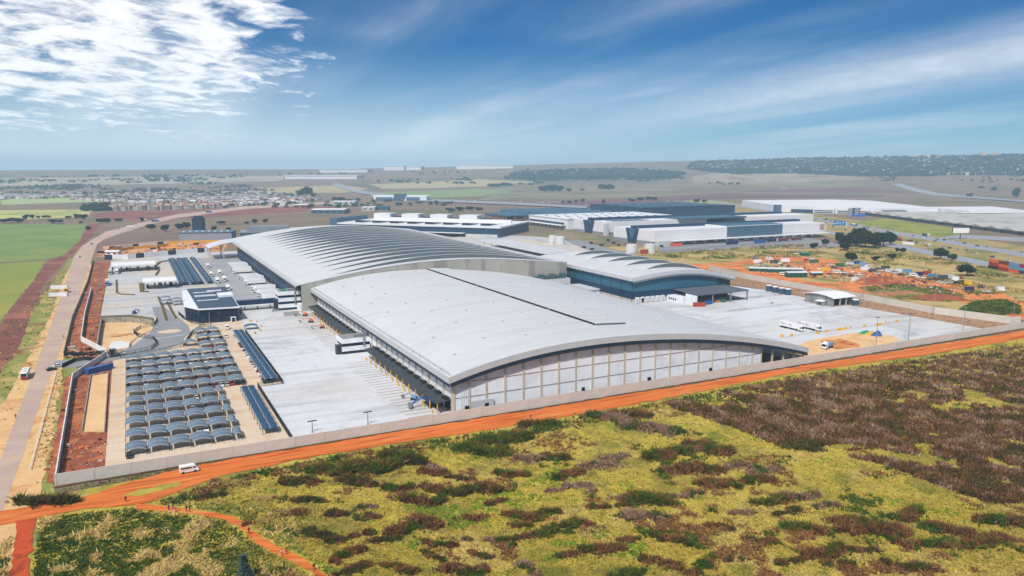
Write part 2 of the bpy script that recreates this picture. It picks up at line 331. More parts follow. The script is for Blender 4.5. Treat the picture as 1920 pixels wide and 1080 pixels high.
# ------------------------------------------------------------------ terrain
def hill(x, y):
    d = np.hypot(x, y); az = np.degrees(np.arctan2(x, y))
    A = np.interp(az, [-60, -34, -16, 0, 17, 34, 60], [78, 80, 92, 125, 165, 196, 205])
    k = np.clip((d - 2800) / 3400, 0, 1); return A * (k * k * (3 - 2 * k)) + 4 * np.sin(x / 700.) * np.clip((d - 4000) / 2500, 0, 1)
def build_ground():
    import bmesh
    R0 = 2800.0; n = 180
    bm = bmesh.new()
    ring = [bm.verts.new((R0 * math.sin(k * 2 * math.pi / n), R0 * math.cos(k * 2 * math.pi / n), 0)) for k in range(n)]
    hole = [bm.verts.new((*XY(s, t), 0)) for s, t in BASIN]
    es = [bm.edges.new((ring[i], ring[(i + 1) % n])) for i in range(n)] + [bm.edges.new((hole[i], hole[(i + 1) % len(hole)])) for i in range(len(hole))]
    bmesh.ops.triangle_fill(bm, use_beauty=True, use_dissolve=False, edges=es)
    rads = np.linspace(R0, 16000, 34)[1:]; prev = ring
    for r in rads:
        cur = []
        for k in range(n):
            x = r * math.sin(k * 2 * math.pi / n); y = r * math.cos(k * 2 * math.pi / n); cur.append(bm.verts.new((x, y, float(hill(x, y)))))
        for k in range(n): bm.faces.new((prev[k], prev[(k + 1) % n], cur[(k + 1) % n], cur[k]))
        prev = cur
    bm.normal_update()
    for f in bm.faces:
        if f.normal.z < 0: f.normal_flip()
    me = bpy.data.meshes.new('ground'); bm.to_mesh(me); bm.free(); me.materials.append(m_ground)
    o = part('ground', me, loc=(0, 0, -0.02)); o['kind'] = 'structure'
BASIN = [(4.0, 172.0), (19.0, 174.0), (20.0, 192.0), (24.0, 206.0), (34.0, 226.0), (31.0, 254.0), (20.0, 268.0), (4.0, 274.0)]
build_ground()
def terrain_hit(u, v, far=15000.0):                    # where the ground, far rise included, is seen at a pixel
    d = ray(u, v); h = math.hypot(d[0], d[1]); sl = d[2] / h; dx, dy = d[0] / h, d[1] / h
    lo, hi = 100.0, None; r = 100.0
    while r < far:
        if CAM_H + sl * r < hill(dx * r, dy * r): hi = r; break
        lo = r; r += 60.0
    if hi is None: return None
    for _ in range(14):
        m_ = 0.5 * (lo + hi)
        if CAM_H + sl * m_ < hill(dx * m_, dy * m_): hi = m_
        else: lo = m_
    return np.array([dx * hi, dy * hi])
def drape(name, poly, mat, dz=1.0, amp=0.0, step=40.0, kind='structure'):
    P = [q for q in (terrain_hit(u, v) for u, v in poly) if q is not None]; P = jag(P, amp, step * 2) if amp else jag(P, 0.0, step * 4)
    import bmesh
    bm = bmesh.new(); vs = [bm.verts.new((q[0], q[1], 0)) for q in P]; es = [bm.edges.new((vs[i], vs[(i + 1) % len(vs)])) for i in range(len(vs))]
    bmesh.ops.triangle_fill(bm, use_beauty=True, use_dissolve=False, edges=es)
    for _ in range(4):
        long_ = [e for e in bm.edges if e.calc_length() > step * 3]
        if not long_ or len(bm.faces) > 20000: break
        bmesh.ops.subdivide_edges(bm, edges=long_, cuts=1); bmesh.ops.triangulate(bm, faces=bm.faces)
    for v_ in bm.verts: v_.co.z = float(hill(v_.co.x, v_.co.y)) + dz
    bm.normal_update()
    for f in bm.faces:
        if f.normal.z < 0: f.normal_flip()
    me = bpy.data.meshes.new(name); bm.to_mesh(me); bm.free(); me.materials.append(mat); o = part(name, me); o['kind'] = kind; return o
# far fields (well beyond the works)
drape('ploughed_field', [(960, 386), (1150, 375), (1260, 369), (1400, 358), (1606, 352), (1715, 361), (1650, 369), (1400, 371), (1260, 378), (1100, 390)], M('purple_plough', C(118, 84, 78), 0.95, 0.1, 0.02, fine=0.1), 1.2, 12, 60)
drape('far_pasture', [(930, 352), (1250, 346), (1520, 340), (1640, 345), (1600, 351), (1400, 357), (1180, 371), (900, 376)], M('grey_green_pasture', C(140, 132, 100), 0.95, 0.1, 0.01, c2=C(108, 110, 76), c2sc=0.004), 0.8, 15, 80)
drape('green_pasture', [(700, 362), (900, 354), (960, 360), (900, 370), (720, 374)], M('soft_green_pasture', C(134, 150, 90), 0.95, 0.1, 0.01), 1.4, 10, 60)
drape('ochre_pasture', [(470, 353), (640, 348), (690, 354), (640, 362), (470, 362)], M('ochre_pasture', C(180, 164, 116), 0.95, 0.1, 0.01), 1.0, 10, 80)
drape('ochre_pasture', [(690, 346), (900, 336), (1010, 342), (920, 350), (720, 355)], MATS['ochre_pasture'], 1.0, 10, 80)
drape('grazing_rise', [(1300, 330), (1420, 318), (1560, 326), (1640, 336), (1500, 342), (1300, 344)], M('pale_grazing', C(166, 148, 124), 0.95, 0.12, 0.008, c2=C(140, 120, 104), c2sc=0.01), 1.0, 15, 90)
drape('dark_field', [(640, 345), (960, 330), (1200, 326), (1290, 332), (1180, 340), (930, 346), (700, 352)], M('dark_olive_field', C(104, 100, 72), 0.95, 0.1, 0.006), 0.6, 15, 90)
drape('pale_hazy_ground', [(-60, 334), (300, 331), (540, 330), (520, 340), (300, 345), (-60, 349)], M('pale_hazy_ground', C(176, 166, 146), 0.95, 0.08, 0.004, c2=C(156, 148, 126), c2sc=0.003), 0.6, 15, 90)  # pale tan ground, far haze partly put into its colour
drape('brown_field', [(1640, 350), (1760, 346), (1940, 350), (1940, 372), (1840, 366), (1740, 360)], M('brown_scrub_field', C(136, 112, 92), 0.95, 0.12, 0.01, c2=C(104, 100, 66), c2sc=0.01), 0.7, 10, 70)
flat('stubble_field', px_poly([(-300, 398), (145, 393), (178, 395), (164, 406), (40, 412), (-320, 420)]), M('stubble', C(196, 188, 112), 0.95, 0.1, 0.01, c2=C(150, 164, 96), c2sc=0.006), 0.1, 4, 60)
flat('turned_earth', px_poly([(178, 402), (200, 397), (330, 395), (440, 391), (560, 387), (640, 388), (560, 396), (480, 402), (380, 408), (290, 412), (185, 412)]), m_redplough, 0.12, 5, 40)
flat('green_strip', px_poly([(0, 371), (250, 366), (320, 372), (130, 380), (0, 384)]), M('valley_green', C(168, 184, 120), 0.95, 0.12, 0.01), 0.1, 10, 80)
flat('maize_field', px_poly([(164, 421), (150, 450), (120, 478), (86, 487), (0, 492), (-420, 520), (-420, 421)]), m_crop1, 0.06, 0.6, 14)
flat('yellowing_field', px_poly([(85, 489), (60, 530), (30, 565), (0, 607), (-90, 700), (-420, 720), (-420, 524), (0, 495)]), m_crop2, 0.06, 0.6, 14)
flat('turned_red_strip', px_poly([(164, 421), (188, 420), (175, 440), (130, 480), (85, 530), (62, 580), (45, 640), (20, 690), (-50, 790), (-120, 720), (0, 610), (30, 567), (60, 532), (88, 491), (120, 480), (150, 451)]), m_redplough, 0.09, 0.8, 8)
# ------------------------------------------------------------------ roads and made ground of the works
sflat('roadside_verge', [(-40, -120), (-4, -120), (0, -4), (-3, 125), (-6, 300), (-8, 600), (-20, 640), (-34, 640), (-36, 330), (-31, 200), (-36, 60)], m_verge, 0.10, amp=0.8, step=9)
sflat('sandy_shoulder', [(-27, -90), (-6, -90), (-3.5, 0), (-4.5, 60), (-9.5, 175), (-10.5, 420), (-10.5, 560), (-16, 600), (-29, 640), (-29, 480), (-24, 300), (-24.5, 110), (-29, 60), (-26, 0)], m_sand, 0.13, amp=0.5, step=5)
def road_poly():
    L_ = [(-17.5, -90), (-17.2, 30), (-18.6, 110), (-20.5, 217), (-23, 340), (-27, 487), (-31, 640)]
    R_ = [(-11.4, -90), (-11.4, 30), (-12, 106), (-11.6, 212), (-12.6, 416), (-13.5, 600)]
    l = [XY(*p) for p in L_] + px_poly([(152, 463), (178, 446), (200, 434), (225, 428), (270, 416), (330, 402), (460, 387), (640, 377)])
    r = [XY(*p) for p in R_] + px_poly([(182, 458), (196, 449), (218, 441), (270, 424), (330, 409), (460, 392), (640, 381)])
    return r + l[::-1]
flat('access_road', road_poly(), m_road, 0.16)
sflat('site_entrance_road', [(-12.2, 166), (-12.2, 152), (-4, 148), (9.5, 152), (20, 158), (36, 166), (44, 178), (46, 192), (50, 205), (50, 225), (47, 250), (40, 300), (33, 300), (34, 250), (30, 215), (23, 190), (16, 171), (4, 166)], m_asph, 0.17, amp=0.1, step=8)
sflat('access_earth', [(-9.0, 173), (-2, 168), (8.6, 161), (8.8, 168), (3.4, 172), (3.4, 276), (3.0, 300), (3.4, 598), (-11.0, 600), (-9.2, 445), (-10.7, 276)], m_redsoil, 0.142, amp=0.2, step=4)
sflat('forecourt_paving', [(20.5, 160), (82, 160), (82, 262), (33, 262), (33, 228), (24, 208), (20.5, 192)], m_pave, 0.10)
sflat('truck_apron', [(81, 262.5), (119.5, 262.5), (119.5, 585), (81, 585)], m_conc3, 0.165)
sflat('embankment_earth', [(-6, 130), (-4, 60), (-3, 4), (0.3, 2), (12.5, 2), (12.2, 150), (9, 160), (0, 143)], m_redsoil, 0.14, amp=0.25, step=3)
sflat('concrete_yard', [(67.6, 5), (128, 5), (128, 240), (105, 262), (84, 262), (79, 214), (77.4, 200), (77.2, 77), (67.0, 77)], m_conc, 0.18)
sflat('car_park_paving', [(12.2, 3), (67.4, 3), (66.8, 76.8), (77.0, 76.8), (77.0, 204), (62, 214), (52, 212), (48, 196), (44, 180), (36, 168), (20, 160), (12.2, 158)], m_pave, 0.15)
sflat('rear_concrete_yard', [(3.6, 282), (20, 278), (36, 256), (50, 246), (78, 246), (84, 262), (128, 262), (128, 640), (50, 640), (4, 600)], m_conc2, 0.145)
sflat('side_concrete_yard', [(300, 3), (455, 3), (452, 60), (448, 120), (447, 172), (440, 200), (300, 262)], m_conc, 0.18)
sflat('far_concrete_yard', [(300, 262), (440, 250), (470, 330), (520, 520), (520, 640), (470, 720), (360, 660), (300, 560)], m_conc2, 0.138)
flat('sand_heap_ground', px_poly([(1470, 660), (1512, 641), (1545, 634), (1580, 628), (1622, 624), (1660, 628), (1692, 638), (1620, 656), (1540, 676), (1490, 674)]), m_yellowsand, 0.24, 0.8, 6)
flat('dug_sand', px_poly([(1538, 640), (1575, 636), (1608, 645), (1612, 652), (1570, 656), (1545, 650)]), M('dug_orange_sand', C(214, 140, 74), 0.95, 0.2, 0.3, c2=C(170, 96, 50), c2sc=0.15, bump=0.8, bsc=0.4), 0.27, 0.6, 4)
# near field, orange road and paths
sflat('grass_field', [(-60, -6), (330, -6), (620, -6), (620, -330), (300, -330), (-60, -200)], m_grass, 0.05, amp=0.6, step=8)
sflat('orange_dirt_road', ([ST(*q) for q in [(2200, 580), (1920, 620), (1320, 717), (850, 793), (480, 854), (345, 878), (233, 908), (185, 925), (140, 937), (70, 950), (20, 957), (-30, 960), (-60, 1000), (0, 986), (33, 981), (110, 964), (187, 953), (250, 948), (292, 939), (333, 924), (397, 898), (470, 882), (540, 866), (720, 836), (840, 818), (990, 795), (1127, 770), (1240, 749), (1360, 725), (1477, 702), (1615, 682), (1720, 669), (1920, 635), (2200, 592)]]), m_orange, 0.2, amp=0.45, step=2.5)
flat('grass_island', px_poly([(227, 931), (262, 918), (300, 910), (343, 903), (335, 912), (300, 922), (262, 931)]), m_grass, 0.23, 0.3, 2)
flat('footpath', px_poly([(255, 945), (330, 952), (395, 962), (440, 969), (462, 985), (492, 1010), (540, 1034), (580, 1056), (612, 1080), (640, 1100), (616, 1100), (590, 1080), (560, 1060), (520, 1042), (474, 1016), (448, 990), (424, 976), (380, 968), (320, 960), (255, 956)]), m_orange, 0.22, 0.2, 2)
flat('red_track', px_poly([(28, 978), (70, 974), (62, 1010), (58, 1050), (54, 1100), (14, 1100), (22, 1040), (30, 1005)]), M('rutted_red_track', C(196, 78, 30), 0.95, 0.2, 0.2, c2=C(150, 56, 28), c2sc=0.12, bump=0.7, bsc=0.6, fine=0.15), 0.22, 0.3, 2)
# right: rough ground between the works and the motorway
flat('rough_grass', px_poly([(1020, 470), (1120, 462), (1300, 462), (1512, 452), (1600, 460), (1700, 474), (1800, 492), (2150, 545), (2150, 600), (1920, 598), (1600, 556), (1330, 505)]), m_tan, 0.05, 2.0, 12)
flat('orange_lot', px_poly([(1130, 488), (1200, 484), (1300, 491), (1400, 487), (1440, 478), (1560, 486), (1640, 505), (1720, 514), (1800, 530), (1870, 545), (1960, 590), (1920, 602), (1850, 580), (1790, 562), (1720, 556), (1640, 552), (1560, 545), (1450, 530), (1330, 508), (1200, 500)]), m_orange2, 0.1, 1.2, 8)
flat('weedy_mound_ground', px_poly([(1610, 540), (1680, 532), (1760, 540), (1810, 556), (1780, 566), (1700, 562), (1640, 552)]), M('weedy_rubble', C(176, 116, 84), 0.95, 0.2, 0.2, c2=C(110, 120, 52), c2sc=0.08, c2r=(0.48, 0.56), fine=0.2), 0.14, 1.0, 5)
# motorway and its verges
flat('motorway_verge', [(420, 560), (600, 560), (620, 1300), (620, 2000), (560, 2500), (430, 2500), (430, 1500)], M('median_grass', C(170, 148, 92), 0.95, 0.15, 0.05, c2=C(126, 124, 62), c2sc=0.02, fine=0.2), 0.07)
flat('motorway', [(445, 500), (470, 500), (472, 1100), (462, 1500), (444, 2000), (384, 2500), (365, 2500), (420, 2000), (438, 1500), (446, 1100)], m_hwy, 0.14)
flat('motorway', [(528, 500), (556, 500), (565, 1100), (577, 1500), (584, 1900), (577, 2500), (555, 2500), (560, 1900), (552, 1500), (539, 1100)], m_hwy, 0.14)
flat('green_field_by_motorway', px_poly([(1600, 418), (1660, 409), (1760, 424), (1820, 434), (1780, 447), (1700, 436)]), M('rank_grass', C(150, 150, 60), 0.95, 0.16, 0.05, c2=C(110, 126, 48), c2sc=0.03, fine=0.2), 0.1, 1.5, 10)
flat('slip_road', px_poly([(1740, 449), (1800, 440), (1930, 446), (2050, 462), (2050, 470), (1920, 453), (1800, 447)]), m_hwy, 0.13)
drape('winding_road', ([(1668, 346), (1690, 345), (1720, 354), (1760, 363), (1830, 370), (1960, 380), (1960, 383), (1830, 373), (1745, 366.5), (1700, 356), (1682, 349)]), m_hwy, 2.0, 0, 30)
drape('far_road', ([(628, 344), (640, 346), (660, 354), (700, 362), (790, 374), (960, 381), (1100, 388), (1100, 392), (960, 385), (790, 378), (690, 366), (640, 354), (622, 347)]), m_hwy, 2.2, 0, 30)
flat('service_road', px_poly([(1060, 452), (1085, 450), (1140, 466), (1200, 476), (1130, 480)]), m_asph, 0.16)
flat('dock_yard', px_poly([(1232, 462), (1512, 446), (1600, 462), (1560, 466), (1400, 466), (1240, 475)]), m_asph, 0.16)
flat('park_ground', px_poly([(760, 455), (950, 444), (1060, 432), (1150, 452), (1060, 462), (960, 470)]), M('park_ground', C(150, 128, 104), 0.95, 0.15, 0.03, c2=C(112, 122, 66), c2sc=0.02, c2r=(0.45, 0.58)), 0.09, 1.5, 12)
flat('building_plot', px_poly([(180, 482), (196, 462), (300, 452), (350, 454), (430, 450), (420, 472), (290, 483)]), M('building_plot_soil', C(216, 156, 108), 0.95, 0.14, 0.06, c2=C(180, 112, 74), c2sc=0.04, fine=0.1), 0.12, 1.0, 8)

sflat('wall_foot_soil_shadow', [(-0.5, -1.5), (60, -1.3), (480, -1.5), (490, -0.2), (0, -0.2)], M('dark_wall_foot', C(104, 62, 40), 0.95, 0.25, 0.5, c2=C(86, 84, 40), c2sc=0.2), 0.225, amp=0.25, step=3)  # dark soil strip with the wall's shadow put into its colour
for k, q in enumerate([[(1500, 521), (1560, 517), (1598, 518), (1602, 527), (1550, 531), (1510, 529)], [(1568, 487), (1640, 493), (1646, 500), (1580, 497)], [(1390, 497), (1470, 490), (1480, 503), (1400, 506)], [(1200, 486), (1330, 484), (1400, 490), (1300, 496), (1220, 493)], [(1700, 505), (1790, 510), (1830, 528), (1800, 529), (1740, 516)]]):
    flat('grass_patch', px_poly(q), m_tan, 0.13 + k * 0.004, 1.4, 6)
# ------------------------------------------------------------------ building materials
m_roofw = M('white_roof_sheeting', C(228, 229, 232, 0.67), 0.6, 0.04, 0.06, c2=C(221, 222, 225, 0.66), c2sc=0.25, c2r=(0.46, 0.64), c3=C(231, 231, 234, 0.67), c3sc=0.10, c3r=(0.52, 0.66), stretch=(0.10, 0.8, 1), fine=0.03, bump=0.05, bsc=0.8)
m_fascia = M('light_grey_fascia', C(206, 207, 210, 0.74), 0.6, 0.05, 0.3, fine=0.04)
m_navy = M('navy_cladding', C(30, 46, 66, 0.9), 0.5, 0.1, 0.2, fine=0.05)
m_navy2 = M('dark_blue_cladding', C(14, 48, 80, 0.9), 0.45, 0.1, 0.2, fine=0.06)
m_teal = M('teal_cladding', C(44, 96, 120, 0.9), 0.45, 0.08, 0.2, fine=0.05)
m_white = M('white_panel', C(232, 236, 243, 0.86), 0.65, 0.05, 0.25, c2=C(222, 224, 230, 0.86), c2sc=0.15, fine=0.03, rnd=0.03)
m_col = M('beige_concrete_column', C(210, 196, 180, 0.78), 0.85, 0.1, 0.3, rnd=0.06)
m_rail = M('brown_joint', C(168, 140, 122, 0.8), 0.85, 0.1, 0.3)
m_plinth = M('cast_plinth', C(200, 186, 172, 0.75), 0.85, 0.12, 0.2, fine=0.06)
m_gable = M('bare_concrete', C(178, 174, 164, 0.75), 0.85, 0.1, 0.08, c2=C(150, 146, 138, 0.75), c2sc=0.1, stretch=(1, 1, 0.15), fine=0.05)
m_canopy = M('charcoal_canopy', C(62, 68, 76, 0.8), 0.6, 0.12, 0.3, fine=0.1, rnd=0.08)
m_dark = M('dark_opening', C(22, 26, 32), 0.7, 0.1, 0.5)
m_glass = M('dark_glass', C(16, 36, 62), 0.25, 0.2, 0.3, spec=0.35)
m_glaze = M('clerestory_glazing', C(96, 110, 118, 0.8), 0.35, 0.18, 0.05, spec=0.4, c2=C(106, 112, 114, 0.8), c2sc=0.06)
m_yellow = M('safety_yellow', C(226, 168, 30), 0.6, 0.08, 1.0)
m_steel = M('galvanised_steel', C(150, 154, 158, 0.8), 0.5, 0.08, 1.0, metal=0.3)
m_darksteel = M('dark_steel', C(50, 54, 60), 0.5, 0.1, 1.0)
m_wallc = M('boundary_concrete', C(214, 206, 196, 0.78), 0.85, 0.08, 0.25, c2=C(206, 178, 150, 0.78), c2sc=0.12, c2r=(0.55, 0.72), rnd=0.05, fine=0.05)
m_wallw = M('whitewashed_concrete', C(236, 236, 236, 0.8), 0.85, 0.06, 0.25, rnd=0.04, fine=0.04)
m_line = M('white_road_paint', C(240, 238, 232, 0.85), 0.8, 0.08, 0.6)
m_black = M('black_rubber', C(26, 26, 28), 0.8, 0.1, 2.0)

class Bld:
    def __init__(s, name, label, cat, s0, t0, group=None, world=False, rz=0.0):
        s.e = (thing_w if world else thing)(name, label, cat, s0, t0, rz, group); s.off = (-s0, -t0, 0) if not world and rz == 0 else (0, 0, 0)
    def add(s, name, mb, mat, parent=None, **kw):
        return mb.build(name, mat, parent or s.e, loc=(0, 0, 0) if parent else s.off, **kw)
    def inst(s, name, me, x, y, z=0.0, rz=0.0, parent=None):
        return part(name, me, parent or s.e, loc=(x + (0 if parent else s.off[0]), y + (0 if parent else s.off[1]), z), rz=rz)
def smooth_profile(pts):
    xs = np.array([p[0] for p in pts]); k = np.polyfit((xs - xs.mean()) / 100, [p[1] for p in pts], 4); mu = xs.mean()
    return lambda s: float(np.polyval(k, (s - mu) / 100))
FZ = smooth_profile([(125, 15.0), (138.6, 18.1), (161, 21.4), (184, 22.6), (202, 22.6), (225, 20.9), (255, 17.3), (278, 13.4), (299, 8.5), (309, 5.7)])
RZ = smooth_profile([(117, 17.6), (145, 21.8), (166, 25.0), (188, 27.4), (204, 28.1), (244, 27.2), (287, 24.4), (316, 21.0)])
SZ = smooth_profile([(323, 18.4), (333, 19.6), (350, 20.9), (368, 21.0), (386, 19.2), (410, 14.4)])
def arch(fz, s0, s1, n, t0, t1, dz0=0.0, dz1=None, th=0.4, lens=None):
    g = []
    for i in range(n + 1):
        s = s0 + (s1 - s0) * i / n; l = lens(s) if lens else 0.0
        g.append([(s, t0, fz(s) + dz0 + l), (s, t1, fz(s) + (dz0 if dz1 is None else dz1))])
    return MB().sheet(g, th)
def archwall(fz, s0, s1, n, t0, t1, a, b):              # upright curved band between fz+a and fz+b (a < b), or from a fixed foot
    ss = [s0 + (s1 - s0) * i / n for i in range(n + 1)]
    lo = [(s, (fz(s) + a) if not isinstance(a, tuple) else a[0]) for s in ss]; hi = [(s, fz(s) + b) for s in ss]
    mb = MB()
    for i in range(n): mb.side([lo[i], lo[i + 1], hi[i + 1], hi[i]], t0, t1)
    return mb

# ------------------------------------------------------------------ front hall
def front_hall():
    B = Bld('distribution_hall', 'huge white arched-roof distribution hall with gridded front wall behind the boundary wall', 'warehouse', 125, 8)
    roof = B.add('roof', arch(FZ, 124.5, 309.5, 46, 5.8, 239.6, th=0.5), m_roofw)
    B.add('front_fascia', archwall(FZ, 124.6, 309.3, 44, 5.4, 5.8, -2.3, 0.15), m_fascia)
    B.add('fascia_band', archwall(FZ, 124.9, 309.0, 44, 5.5, 5.9, -3.9, -2.3), m_navy)
    B.add('eave_fascia', MB().box(124.2, 124.5, 5.8, 239.4, FZ(124.5) - 2.4, FZ(124.5) - 0.1), m_fascia)
    B.add('eave_band', MB().box(124.3, 124.6, 5.9, 239.4, FZ(124.5) - 3.7, FZ(124.5) - 2.4), m_navy)
    mb = MB(); z = FZ(125) + 0.1
    for k in range(30): mb.tube((125.0, 7 + k * 7.95, z), (125.0, 7 + k * 7.95, z + 1.1), 0.07, 4)
    mb.tube((125.0, 7, z + 1.1), (125.0, 237, z + 1.1), 0.06, 4); mb.tube((125.0, 7, z + 0.6), (125.0, 237, z + 0.6), 0.04, 4)
    B.add('guard_rail', mb, m_steel)
    mon = B.add('ridge_monitor', arch(FZ, 203.5, 219, 4, 29, 239, dz0=0.85, th=0.75), m_roofw)
    for k in range(5):
        a = 29.5 + k * 42; B.add('louvre', MB().box(203.0, 203.5, a, a + 40.6, FZ(203.5) - 0.3, FZ(203.5) + 0.72), m_dark, mon)
    B.add('end_flashing', archwall(FZ, 203.5, 219, 4, 28.7, 29.0, 0.0, 0.8), m_glaze, mon)
    vent = MB(); vent.box(-1.0, 1.0, -1.0, 1.0, 0, 0.35); vent.tube((0, 0, 0.35), (0, 0, 0.9), 0.55, 8); vent.tube((0, 0, 0.95), (0, 0, 1.25), 1.0, 8, 0.25); vm = vent.mesh('roof_vent', M('vent_grey', C(222, 223, 225, .76), 0.6))
    for i, s in enumerate((138, 153, 170, 188, 228, 246, 264)):
        for j in range(7):
            ss = s + random.uniform(-3, 3); tt = 26 + j * 31 + (i % 2) * 13 + random.uniform(-3, 3)
            if tt < 234: B.inst('roof_vent', vm, ss, tt, FZ(ss)).scale = (0.75, 0.75, 0.7)
    cols = [126.9, 133.2] + [140.2 + 7.95 * k for k in range(18)] + [281.0]
    opens = [288.2, 295.3, 302.4, 308.6]
    for s in cols + opens:
        B.add('column', MB().box(s - 0.36, s + 0.36, 7.5, 8.2, 0, FZ(s) - 3.2), m_col)
    for i in range(len(cols) - 1):
        a, b = cols[i] + 0.36, cols[i + 1] - 0.36
        B.add('plinth_panel', MB().box(a, b, 7.8, 8.3, 0, 1.2), m_plinth)
        for z0, z1 in ((1.2, 5.7), (5.95, 11.5), (11.75, 99)):
            ta, tb = FZ(a) - 3.0, FZ(b) - 3.0
            if z0 > min(ta, tb) - 0.3: continue
            B.add('wall_panel', MB().side([(a, z0), (b, z0), (b, min(z1, tb)), (a, min(z1, ta))], 7.9, 8.4), m_white)
            if z1 < min(ta, tb): B.add('joint_rail', MB().box(a, b, 7.75, 8.35, z1, z1 + 0.25), m_rail)
    mb = MB(); mb.box(127.3, 281, 8.4, 8.8, 0, 0.0 + 6); B.add('lower_lining', mb, m_plinth)
    B.add('backing_wall', archwall(FZ, 127.3, 281, 24, 8.42, 8.7, (5.9,), -2.9), m_plinth)
    B.add('east_wall', MB().box(281.2, 281.7, 8.4, 239, 0, FZ(281.5) - 0.6), m_white)
    for k in range(5): B.add('rain_pipe', MB().tube((129.6 + k * 0.75, 7.65, 1.8), (129.6 + k * 0.75, 7.65, FZ(129) - 3.3), 0.1, 5), m_white)
    B.add('plant_screen', MB().box(133.8, 143, 6.9, 7.3, 0, 4.0), m_fascia)
    for s, w_ in ((131.0, 1.6), (139.2, 1.6), (183.0, 1.2), (216, 1.5), (250, 1.3)): B.add('door', MB().box(s, s + w_, 6.8 if s < 150 else 7.3, 7.05 if s < 150 else 7.85, 0.0, 2.6), m_dark)
    # dock side
    wall_me = MB().box(-0.2, 0.2, 0.45, 7.55, 4.6, FZ(125) - 2.7).mesh('side_panel', m_white)
    col_me = MB().box(-0.4, 0.5, -0.45, 0.45, 0, FZ(125) - 2.6).mesh('column', m_col)
    door_me = MB().box(-0.15, 0.15, -1.5, 1.5, 0.9, 4.2).mesh('dock_door', m_dark)
    can = MB(); can.sheet([[(-6.2, 0.1, 4.9), (-6.2, 7.9, 4.9)], [(-0.5, 0.1, 5.5), (-0.5, 7.9, 5.5)]], 0.3); can.box(-6.3, -6.2, 0.1, 7.9, 4.4, 4.95); can_me = can.mesh('dock_canopy', m_canopy)
    post_me = MB().box(-0.18, 0.18, -0.18, 0.18, 0, 4.6).mesh('canopy_post', m_yellow)
    notch_me = MB().box(-2.6, -0.6, 0.9, 4.6, 5.52, 6.0).mesh('canopy_upstand', m_dark)
    buf_me = MB().box(-0.25, 0.25, -0.3, 0.3, 0, 1.3).mesh('dock_bumper', m_yellow)
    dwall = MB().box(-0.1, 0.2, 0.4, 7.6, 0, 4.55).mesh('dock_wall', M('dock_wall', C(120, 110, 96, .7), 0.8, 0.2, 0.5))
    for k in range(29):
        t = 8.4 + k * 7.93
        B.inst('column', col_me, 126.5, t)
        if k == 28: break
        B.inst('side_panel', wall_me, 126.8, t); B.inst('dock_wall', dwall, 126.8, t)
        for d in (2.2, 5.8): B.inst('dock_door', door_me, 126.6, t + d)
        if not 12 <= k <= 13:
            c_ = B.inst('dock_canopy', can_me, 126.6, t); part('canopy_upstand', notch_me, c_)
            B.inst('canopy_post', post_me, 120.7, t + 0.3); B.inst('dock_bumper', buf_me, 120.0, t + 3.9)
    mb = MB()
    for k in range(57):
        t = 10 + k * 3.96
        if 98 < t < 122: continue
        mb.box(108.5 + random.uniform(0, 2), 119.8, t, t + 0.45, 0, 0.03)  # thin brown lines on the apron, uneven at their outer ends
    o = mb.build('dock_line', M('brown_dock_line', C(150, 124, 100), 0.9, 0.2, 1), kind='stuff'); o['label'] = 'thin brown lines in front of the loading docks'; site(o); o.location.z = 0.19
front_hall()

